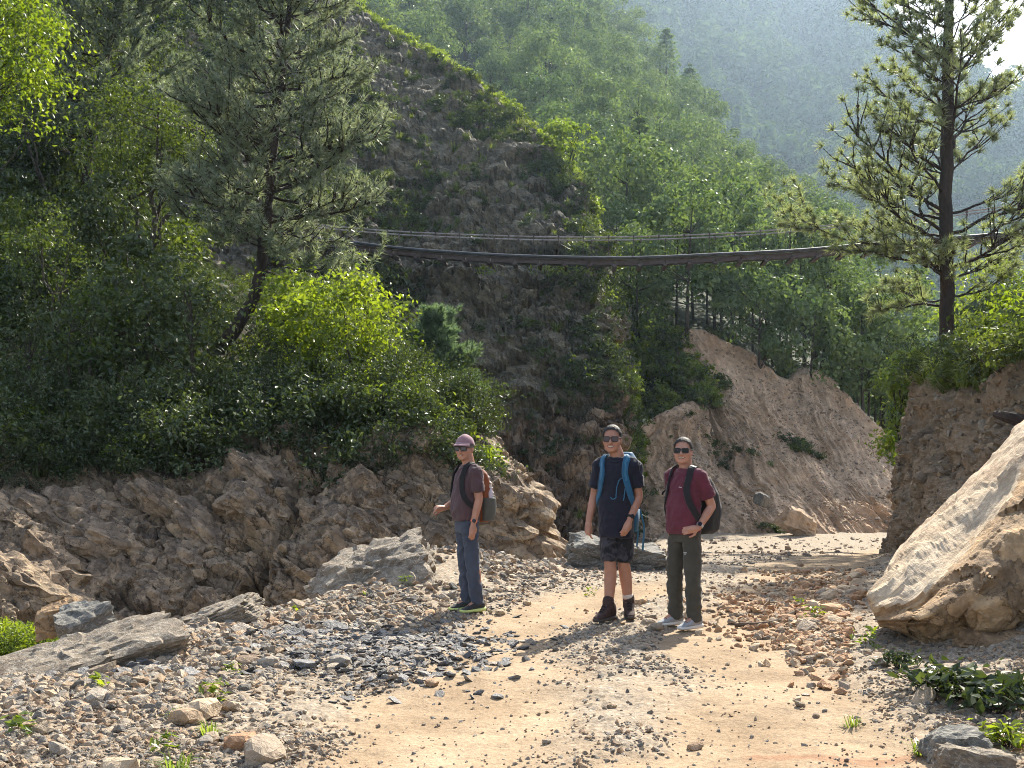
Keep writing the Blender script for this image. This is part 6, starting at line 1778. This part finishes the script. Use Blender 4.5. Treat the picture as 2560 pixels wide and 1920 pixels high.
        if bt:
            q = MB(); limb_tube(q, [an + np.array([0, 0, 0.0]), an + np.array([0, 0, 0.085])], [0.052, 0.055], 6, 16); obj('boot_cuff', q.mesh('boot_cuff', g['shoe'], True), sh_)
            q = MB(); limb_tube(q, [an + np.array([0, 0, 0.07]), an * 0.78 + np.array(J['kn' + k]) * 0.22 + np.array([0, 0.004, g.get('sock' + k, 0.0)])], [0.043, 0.050], 6, 16); obj('sock', q.mesh('sock', g['sock'], True), root)
        lc = MB()
        for t in range(4):
            x = 0.045 + 0.020 * t; z = (0.106 if not bt else 0.165) - 0.010 * t - (0.014 * t if bt else 0)
            c0 = np.array([x, 0, z]); lc.tube((np.array([c0 + (0, -0.026, -0.012), c0 + (0, 0, 0.002), c0 + (0, 0.026, -0.012)]) @ F3.T) + np.array([an[0], an[1], gz]), 0.004, 5)
        obj('laces', lc.mesh('laces', g['lace']), sh_)
    # -- hair / cap
    v, f = icosphere(5); hv = v * np.array([0.0865, 0.1035, 0.1015]) + np.array([0, 0.013, 0.031])
    hv = hv + v * (0.004 * fbm(v * 9 + g['seed'], 3))[:, None]
    line = np.interp(hv[:, 1], [-0.10, -0.075, -0.055, -0.03, 0.0, 0.03, 0.06, 0.12], [0.085, 0.080, 0.060, 0.010, -0.005, 0.0, -0.045, -0.065])
    line = line + 0.004 * fbm(hv * 60, 2)
    keep = (hv[:, 2] > line)[f].all(1)
    def sub_mesh(vv, ff, nm, mat):
        used, inv = np.unique(ff, return_inverse=True); return mesh_np(nm, vv[used] @ Rh.T + hc, inv.reshape(-1, 3), mat, True)
    obj('hair', sub_mesh(hv, f[keep], 'hair', g.get('hairm', M['hair'])), root)
    if g.get('cap'):
        cv = v * np.array([0.092, 0.111, 0.104]) + np.array([0, 0.012, 0.032]); cv[:, 2] += 0.006 * np.exp(-((v[:, 0]) / 0.2) ** 2) * (v[:, 2] > 0.3)
        kp = (cv[:, 2] > np.interp(cv[:, 1], [-0.1, 0.0, 0.1], [0.052, 0.035, 0.015]))[f].all(1)
        cp = obj('cap', sub_mesh(cv, f[kp], 'cap', g['cap']), root)
        th_ = np.linspace(-1.15, 1.15, 21); br = MB(); V = []
        for r_ in (0.95, 1.25, 1.55, 1.72):
            x = 0.090 * np.sin(th_) * (1 + 0.12 * (r_ - 1)); y = -0.105 * np.cos(th_) * r_ * np.where(True, 1, 1) + 0.012 * (r_ - 1)
            z = 0.066 - 0.040 * (r_ - 0.95) - 0.40 * x ** 2 * 4
            V.append(np.stack([x, y, z], 1))
        V = np.array(V); top = V.reshape(-1, 3); bot = top + np.array([0, 0, -0.005]); n = 21; Fc = []
        for i in range(3):
            for j in range(n - 1):
                a = i * n + j; Fc.append((a, a + 1, a + n + 1, a + n)); Fc.append(tuple(84 + w for w in (a + n, a + n + 1, a + 1, a)))
        for j in range(n - 1): Fc.append((63 + j, 64 + j, 84 + 64 + j, 84 + 63 + j))
        br.add(np.concatenate([top, bot]) @ Rh.T + hc, Fc)
        obj('brim', br.mesh('brim', g['cap'], True), cp)
    # -- sunglasses
    gl = MB(); ln = MB(); gy = -0.108; gw = g.get('gl_w', 0.030); gh = g.get('gl_h', 0.021)
    th_ = np.linspace(0, 2 * math.pi, 24, endpoint=False); c_, s_ = np.cos(th_), np.sin(th_)
    for s in (-1, 1):
        cx = s * (gw + 0.006)
        xx = cx + np.sign(c_) * np.abs(c_) ** 0.5 * gw; zz = 0.001 + np.sign(s_) * np.abs(s_) ** 0.5 * gh - 0.004 * (s_ < 0) * np.abs(xx) / 0.06
        yy = gy + 1.9 * xx ** 2 * 2.2
        R1 = np.stack([xx, yy, zz], 1); ln.add(np.concatenate([R1, R1 + np.array([0, 0.003, 0])]), [tuple(range(24)), tuple(range(47, 23, -1))])
        gl.tube(np.concatenate([R1, R1[:1]]) , 0.0042, 6, cap=False)
        ox = s * (2 * gw + 0.008)
        gl.tube(np.array([(ox, gy + 4.2 * ox ** 2, 0.012), (s * 0.083, -0.045, 0.012), (s * 0.086, 0.0, 0.010), (s * 0.084, 0.022, 0.0)]), 0.0045, 6)
    gl.tube(np.array([(-0.008, gy, 0.008), (0, gy - 0.003, 0.011), (0.008, gy, 0.008)]), 0.004, 6)
    TR = lambda mb_: setattr(mb_, 'v', [q @ Rh.T + hc for q in mb_.v])
    TR(gl); TR(ln)
    go_ = obj('sunglasses', gl.mesh('sunglasses', g.get('frame', M['frame'])), root); obj('lenses', ln.mesh('lenses', g.get('lens', M['lens'])), go_)
    # -- watch on the left wrist
    wr, el = np.array(J['wrL']), np.array(J['elL']); d = unit(wr - el); wp = wr - d * 0.035
    wb = MB(); wb.tube(np.array([wp - d * 0.011, wp, wp + d * 0.011]), 0.0345, 16, cap=True); wo = obj('watch', wb.mesh('watch', g['wstrap'], True), root)
    wf = MB(); sd_ = unit(np.array(g['wface'], float) - d * (np.array(g['wface'], float) @ d)); fr = frame(sd_, d)
    t = np.linspace(0, 2 * math.pi, 14, endpoint=False); dsk = np.stack([np.cos(t) * 0.020, np.sin(t) * 0.020, 0 * t], 1)
    wf.add(np.concatenate([dsk @ fr.T + wp + sd_ * 0.030, dsk @ fr.T + wp + sd_ * 0.041]), [tuple(range(14, 28))] + [(i, (i + 1) % 14, 14 + (i + 1) % 14, 14 + i) for i in range(14)])
    obj('watch_face', wf.mesh('watch_face', M['lens']), wo)
    return root

def place(px, py, H, hpx):
    """standing place from foot row and pixel height: distance from the usual height of a man"""
    d = H * F / hpx
    q = P(px, py, d)
    if 'ground_z' in globals(): q[2] = float(ground_z(q[:1], q[1:2])[0]) + 0.012
    return d, q

def jset(**k): return {a: np.array(b, float) for a, b in k.items()}

M['skin_a'] = skin_mat('skin_warm', (0.40, 0.200, 0.135)); M['skin_b'] = skin_mat('skin_tan', (0.37, 0.185, 0.125)); M['skin_c'] = skin_mat('skin_light_tan', (0.42, 0.215, 0.150))
M['sock'] = cloth_mat('white_sock', (0.62, 0.55, 0.50)); M['shirt_plum'] = cloth_mat('plum_shirt', (0.085, 0.050, 0.055)); M['shirt_navy'] = cloth_mat('navy_shirt', (0.014, 0.015, 0.026)); M['shirt_maroon'] = cloth_mat('maroon_shirt', (0.115, 0.026, 0.042))
M['jean'] = cloth_mat('blue_grey_trousers', (0.055, 0.066, 0.095)); M['camo'] = cloth_mat('camo_shorts', (0.012, 0.012, 0.016), camo=(0.045, 0.043, 0.052)); M['olive'] = cloth_mat('olive_trousers', (0.060, 0.056, 0.045))
M['shoe_black'] = plain_mat('black_runner', (0.03, 0.032, 0.035), 0.8, 0.3, 60, 0.5); M['sole_lime'] = plain_mat('lime_sole', (0.55, 0.62, 0.22), 0.6, 0.3)
M['boot_brown'] = plain_mat('brown_boot', (0.05, 0.030, 0.026), 0.8, 0.25, 30, 0.4, bump=0.3); M['sole_dark'] = plain_mat('dark_sole', (0.07, 0.055, 0.045), 0.8, 0.2)
M['shoe_grey'] = plain_mat('grey_runner', (0.27, 0.28, 0.30), 0.8, 0.3, 60, 0.2); M['sole_white'] = plain_mat('white_sole', (0.62, 0.60, 0.57), 0.6, 0.3)
M['cap'] = cloth_mat('mauve_cap', (0.26, 0.15, 0.17)); M['orange_strap'] = plain_mat('coral_watch_band', (0.75, 0.22, 0.13), 0.6); M['grey_strap'] = plain_mat('grey_watch_band', (0.42, 0.40, 0.38), 0.4); M['hair_grey'] = plain_mat('greying_hair', (0.10, 0.095, 0.09), 0.5, 0.4, 60, 0.5)
M['lens_clear'] = plain_mat('tinted_lens', (0.075, 0.060, 0.065), 0.2, 0.3); M['frame_red'] = plain_mat('dark_red_frame', (0.03, 0.012, 0.012), 0.3, 0.5); M['lens_grey'] = plain_mat('pale_lens', (0.09, 0.09, 0.10), 0.15, 0.4)

# man with the cap, turned to the left
d, loc = place(466, 612.5, 1.70, 174)
A_LOC = loc
PA = make_person(dict(label='man in plum shirt and mauve cap, standing sideways at left', loc=loc, yaw=-62, H=1.70, head_yaw=38, head_pitch=3, seed=3, skin=M['skin_a'], shirt=M['shirt_plum'], trouser=M['jean'], shoe=M['shoe_black'], sole=M['sole_lime'], lace=M['black'], cap=M['cap'], hairm=M['hair_grey'],
    lens=M['lens_grey'], wstrap=M['orange_strap'], wface=(1, -0.5, 0), hem=0.92, belly=0.020, tw=1.0, shorts=False, leg_r=0.92, smile=0.5, teeth=True, mouth_h=0.007, mouth_w=0.026, face=1.10,
    joints=jset(shL=(0.160, 0.03, 1.395), elL=(0.190, 0.05, 1.125), wrL=(0.185, -0.01, 0.885), shR=(-0.160, 0.02, 1.395), elR=(-0.195, 0.03, 1.13), wrR=(-0.14, -0.175, 1.035), hipL=(0.07, 0.01, 0.88), hipR=(-0.07, 0.01, 0.88), knL=(0.085, 0.03, 0.49), knR=(-0.075, 0.02, 0.49), anL=(0.085, 0.08, 0.095), anR=(-0.075, 0.05, 0.095)),
    handL=((0.0, -0.10, -1), (-1, -0.2, 0), 0.25), handR=((0.15, -1, -0.05), (0.5, 0, -0.7), 0.75), footL=(0.12, -1, 0), footR=(-0.10, -1, 0)))
# tall man, blue pack
d, loc = place(616, 618, 1.80, 193)
B_LOC = loc
PB = make_person(dict(label='tall smiling man in navy shirt, camouflage shorts and brown boots', loc=loc, yaw=-20, H=1.80, head_yaw=6, head_pitch=0, seed=8, skin=M['skin_b'], shirt=M['shirt_navy'], trouser=M['camo'], shoe=M['boot_brown'], sole=M['sole_dark'], lace=M['black'], sock=M['sock'], boot=True,
    lens=M['lens_clear'], frame=M['frame_red'], wstrap=M['black'], wface=(0.6, -1, 0), hem=0.755, belly=0.006, tw=0.98, shorts=True, smile=1.3, mouth_h=0.013, mouth_w=0.030, face=1.10, head_at=(-0.03, -0.02, 1.64), sockL=0.02,
    joints=jset(shL=(0.160, 0.03, 1.40), elL=(0.200, 0.045, 1.12), wrL=(0.150, -0.10, 0.91), shR=(-0.160, 0.02, 1.40), elR=(-0.215, 0.04, 1.12), wrR=(-0.245, -0.05, 0.885), hipL=(0.07, 0.01, 0.88), hipR=(-0.07, 0.0, 0.88), knL=(0.06, 0.04, 0.50), knR=(-0.045, -0.03, 0.50), anL=(0.085, 0.13, 0.105), anR=(-0.055, -0.06, 0.095)),
    handL=((-0.35, -0.25, -1), (-0.75, 0.5, 0), 0.45), handR=((0.05, -0.12, -1), (0.9, 0.3, 0), 0.5), footL=(0.35, -1, 0), footR=(-0.45, -1, 0)))
# man with hand on hip
d, loc = place(684, 630, 1.70, 188)
C_LOC = loc
PC = make_person(dict(label='smiling man in maroon shirt and olive trousers, hand on hip', loc=loc, yaw=-48, H=1.70, head_yaw=30, head_pitch=-2, seed=13, skin=M['skin_c'], shirt=M['shirt_maroon'], trouser=M['olive'], shoe=M['shoe_grey'], sole=M['sole_white'], lace=M['black'],
    wstrap=M['grey_strap'], wface=(0.6, -0.6, 0.6), hem=0.875, belly=0.022, tw=1.02, shorts=False, leg_r=1.0, smile=1.3, mouth_h=0.010, mouth_w=0.031, face=1.18,
    joints=jset(shL=(0.165, 0.03, 1.40), elL=(0.225, 0.125, 1.13), wrL=(0.180, -0.02, 0.93), shR=(-0.165, 0.02, 1.40), elR=(-0.205, 0.12, 1.13), wrR=(-0.17, 0.06, 0.92), hipL=(0.075, 0.01, 0.88), hipR=(-0.075, 0.01, 0.88), knL=(0.12, -0.02, 0.50), knR=(-0.11, 0.0, 0.50), anL=(0.12, 0.0, 0.095), anR=(-0.14, 0.04, 0.095)),
    handL=((-0.45, -1, -0.12), (-0.6, 0.3, -0.3), 0.35), handR=((0.2, -0.6, -0.5), (0.9, 0, 0), 0.5), footL=(-0.15, -1, 0), footR=(-0.35, -1, 0)))

# ------------------------------------------------------------------ backpacks (carried, each a thing of its own)
def pack(name, label, person, rings, seed, mat, pw=3.0, amp=0.004):
    root = obj(name, None, None, label, 'backpack', loc=person.location, rot=person.rotation_euler, scl=person.scale)
    mb = MB(); loft(mb, rings, 32, pw)
    obj('pack_body', fuse(name + '_body', mb, 0.010, mat, 4, wrinkle(amp, seed)), root)
    return root
M['pack_blue'] = cloth_mat('blue_nylon', (0.018, 0.095, 0.18), 0.7); M['pack_blue_light'] = cloth_mat('light_blue_webbing', (0.04, 0.15, 0.25), 0.7)
M['pack_black'] = cloth_mat('black_nylon', (0.014, 0.014, 0.016), 0.6); M['pack_grey'] = cloth_mat('grey_nylon', (0.10, 0.10, 0.11), 0.6)
M['pack_green'] = cloth_mat('grey_green_nylon', (0.085, 0.082, 0.07), 0.7); M['pack_rust'] = cloth_mat('rust_nylon', (0.22, 0.065, 0.025), 0.7)
M['bottle'] = plain_mat('clear_plastic_bottle', (0.50, 0.42, 0.44), 0.15, 0.6); M['white_print'] = plain_mat('white_print', (0.7, 0.68, 0.66), 0.7)

def straps_for(x0, w, zl=1.06, fy=-0.122, by=0.12, belly=0.0):
    return [[(s * x0 * 0.85, by, 1.40), (s * x0 * 0.9, 0.055, 1.478), (s * x0, -0.035, 1.478), (s * (x0 + 0.012), -0.098, 1.40), (s * (x0 + 0.02), fy, 1.27), (s * (x0 + 0.045), fy + 0.035, 1.15), (s * (x0 + 0.065), -0.01, zl), (s * (x0 + 0.055), by, zl - 0.02)] for s in (-1, 1)]

def shirt_bvh(person):
    me = [c for c in person.children if c.name.startswith('shirt')][0].data
    return BVHTree.FromPolygons([v.co[:] for v in me.vertices], [p_.vertices[:] for p_ in me.polygons])
LAY = {id(q): shirt_bvh(q) for q in (PA, PB, PC)}
def add_straps(pk, person, paths, width, thick, mat, nm='strap'):
    for p_ in paths: obj(nm, strap_mesh(nm, [p_], width, thick, mat, (0, 0.03), LAY[id(person)]), pk)
def laid(person, pts, n, off):
    p = cr(np.array(pts), n)
    for i in range(n):
        h_ = LAY[id(person)].find_nearest(Vector(p[i])); p[i] = np.array(h_[0]) + np.array(h_[1]) * off
    return p

# cap man: rust and grey-green day pack with a bottle
k1 = pack('backpack', 'rust and grey-green day pack on the capped man', PA, [((0, 0.17, 0.90), 0.11, 0.055), ((0, 0.185, 0.96), 0.13, 0.085), ((0, 0.19, 1.10), 0.135, 0.092), ((0, 0.18, 1.25), 0.125, 0.078), ((0, 0.16, 1.38), 0.10, 0.055), ((0, 0.15, 1.42), 0.07, 0.03)], 31, M['pack_rust'])
add_straps(k1, PA, straps_for(0.10, 0.05), 0.05, 0.012, M['black'])
mb = MB(); loft(mb, [((0.10, 0.195, 0.91), 0.055, 0.065), ((0.105, 0.20, 1.02), 0.062, 0.075), ((0.105, 0.20, 1.14), 0.062, 0.072)], 24, 2.6)
obj('side_pocket', fuse('side_pocket', mb, 0.009, M['pack_green'], 3, wrinkle(0.004, 2)), k1)
mb = MB(); loft(mb, [((0, 0.25, 0.92), 0.11, 0.035), ((0, 0.265, 1.05), 0.12, 0.04), ((0, 0.262, 1.16), 0.115, 0.03)], 24, 3)
obj('front_pocket', fuse('front_pocket', mb, 0.009, M['pack_green'], 3, wrinkle(0.004, 4)), k1)
cd = MB()
for j in range(4): cd.tube(np.array([(-0.10 + 0.0 * j, 0.262 - 0.012 * j, 1.19 + 0.05 * j), (0, 0.276 - 0.012 * j, 1.215 + 0.05 * j), (0.11, 0.255 - 0.014 * j, 1.19 + 0.05 * j), (0.13, 0.20, 1.20 + 0.05 * j)]), 0.006, 6)
obj('bungee_cord', cd.mesh('bungee_cord', M['white_print']), k1)
bt = MB(); t = np.array([0, 0.02, 0.10, 0.16, 0.19, 0.205, 0.235]); bt.tube(np.stack([0 * t, 0 * t, t], 1), [0.028, 0.033, 0.033, 0.032, 0.020, 0.014, 0.014], 14)
bo = obj('water_bottle', None, None, 'clear plastic water bottle in the side pocket of the capped man', 'bottle', rot=PA.rotation_euler, scl=PA.scale)
bo.location = PA.matrix_basis @ Vector((0.115, 0.215, 1.03))
obj('bottle_body', bt.mesh('bottle_body', M['bottle'], True), bo)
bc = MB(); bc.tube(np.array([(0, 0, 0.222), (0, 0, 0.245)]), 0.017, 12); obj('bottle_cap', bc.mesh('bottle_cap', M['teeth']), bo)
# tall man: blue trekking pack
k2 = pack('backpack', 'bright blue trekking pack on the tall man', PB, [((0, 0.19, 0.98), 0.13, 0.085), ((0, 0.21, 1.04), 0.155, 0.115), ((0, 0.215, 1.20), 0.16, 0.12), ((0, 0.21, 1.38), 0.155, 0.11), ((0, 0.20, 1.46), 0.135, 0.10), ((0.0, 0.19, 1.52), 0.10, 0.07)], 33, M['pack_blue'])
add_straps(k2, PB, straps_for(0.105, 0.05, 1.05), 0.058, 0.014, M['pack_blue'])
add_straps(k2, PB, [p_[1:5] for p_ in straps_for(0.105, 0.05, 1.05)], 0.018, 0.019, M['pack_blue_light'], 'strap_trim')
for pts_, r_ in (([(0.115, -0.135, 1.30), (0.06, -0.145, 1.27), (0.035, -0.142, 1.18), (0.03, -0.140, 1.12), (0.0, -0.142, 1.105), (-0.02, -0.14, 1.12)], 0.0045), ([(0.125, -0.135, 1.22), (0.118, -0.14, 1.15), (0.105, -0.14, 1.08)], 0.005)):
    ch = MB(); ch.tube(laid(PB, pts_, 20, 0.006), r_, 6); obj('chest_strap', ch.mesh('chest_strap', M['pack_blue_light']), k2)
for x_, y_, z1, z0, r_ in ((0.20, 0.20, 1.03, 0.62, 0.009), (0.155, 0.16, 0.98, 0.66, 0.008), (-0.165, 0.05, 1.10, 0.74, 0.009)):
    hb_ = MB(); hb_.tube(cr(np.array([(x_ * 0.8, y_, z1), (x_, y_ - 0.01, z1 - 0.12), (x_ + 0.012, y_, (z0 + z1) / 2), (x_, y_, z0)]), 14), r_, 6)
    obj('loose_strap', hb_.mesh('loose_strap', M['pack_blue_light']), k2)
hp_ = MB(); loft(hp_, [((0.145, 0.10, 0.80), 0.030, 0.05), ((0.15, 0.10, 0.9), 0.038, 0.06), ((0.155, 0.11, 1.0), 0.035, 0.06)], 20, 2.6); obj('hip_fin', hp_.mesh('hip_fin', M['pack_blue'], True), k2)
# maroon man: black pack
k3 = pack('backpack', 'black backpack with grey panel on the man in maroon', PC, [((0, 0.22, 0.86), 0.13, 0.10), ((0, 0.245, 0.90), 0.155, 0.15), ((0, 0.27, 1.08), 0.16, 0.175), ((0, 0.24, 1.24), 0.155, 0.145), ((0, 0.19, 1.38), 0.13, 0.09), ((0, 0.16, 1.44), 0.08, 0.045)], 35, M['pack_black'])
add_straps(k3, PC, straps_for(0.11, 0.055, 1.02, -0.125), 0.06, 0.014, M['pack_black'])
gp_ = MB(); loft(gp_, [((0.0, 0.345, 1.10), 0.140, 0.108), ((0.0, 0.305, 1.2), 0.140, 0.09), ((0.0, 0.225, 1.37), 0.115, 0.06)], 24, 3); obj('grey_panel', fuse('grey_panel', gp_, 0.010, M['pack_grey'], 3), k3)
ls = MB(); ls.tube(cr(np.array([(-0.155, -0.02, 1.32), (-0.185, -0.04, 1.27), (-0.215, -0.045, 1.25), (-0.222, -0.045, 1.225)]), 12), 0.009, 6); obj('loose_strap', ls.mesh('loose_strap', M['black']), k3)

# small prints on the clothes: marks laid on the cloth
def print_on(person, cloth, u, z, marks, nm):
    me = cloth.data; bv = BVHTree.FromPolygons([v.co[:] for v in me.vertices], [p_.vertices[:] for p_ in me.polygons]); q = MB()
    for (x, zz, w, h) in marks:
        V = []
        for a, b_ in ((-1, -1), (1, -1), (1, 1), (-1, 1)):
            hit = bv.ray_cast(Vector((u + x + a * w / 2, -0.6, z + zz + b_ * h / 2)), Vector((0, 1, 0)))
            pt = hit[0] if hit[0] else Vector((u + x + a * w / 2, -0.13, z + zz + b_ * h / 2)); V.append((pt.x, pt.y - 0.003, pt.z))
        q.add(V, [(0, 1, 2, 3)])
    return obj(nm, q.mesh(nm, M['white_print']), person)
kids = {c.name.split('.')[0]: c for c in PC.children}
print_on(PC, kids['shirt'], 0.045, 1.305, [(-0.012, 0.002, 0.008, 0.007), (-0.003, 0.001, 0.006, 0.005), (0.004, 0, 0.004, 0.008), (0.012, -0.001, 0.007, 0.005)], 'chest_logo')
print_on(PC, kids['trousers'], 0.085, 0.70, [(-0.020 + 0.0058 * j, 0.004, 0.0045, 0.007) for j in range(8)] + [(-0.010 + 0.007 * j, -0.008, 0.005, 0.006) for j in range(4)], 'thigh_print')
# ------------------------------------------------------------------ haze
hb = MB(); hb.box((100, 545, 195), (1100, 555, 205))
m, N, L = new_mat('haze')
out = N.new('ShaderNodeOutputMaterial'); pv = N.new('ShaderNodeVolumePrincipled')
pv.inputs['Color'].default_value = (0.58, 0.77, 1.0, 1)
pv.inputs['Density'].default_value = HAZE
pv.inputs['Anisotropy'].default_value = 0.6
L.new(pv.outputs[0], out.inputs['Volume'])
obj('haze', hb.mesh('haze', m), kind='stuff')
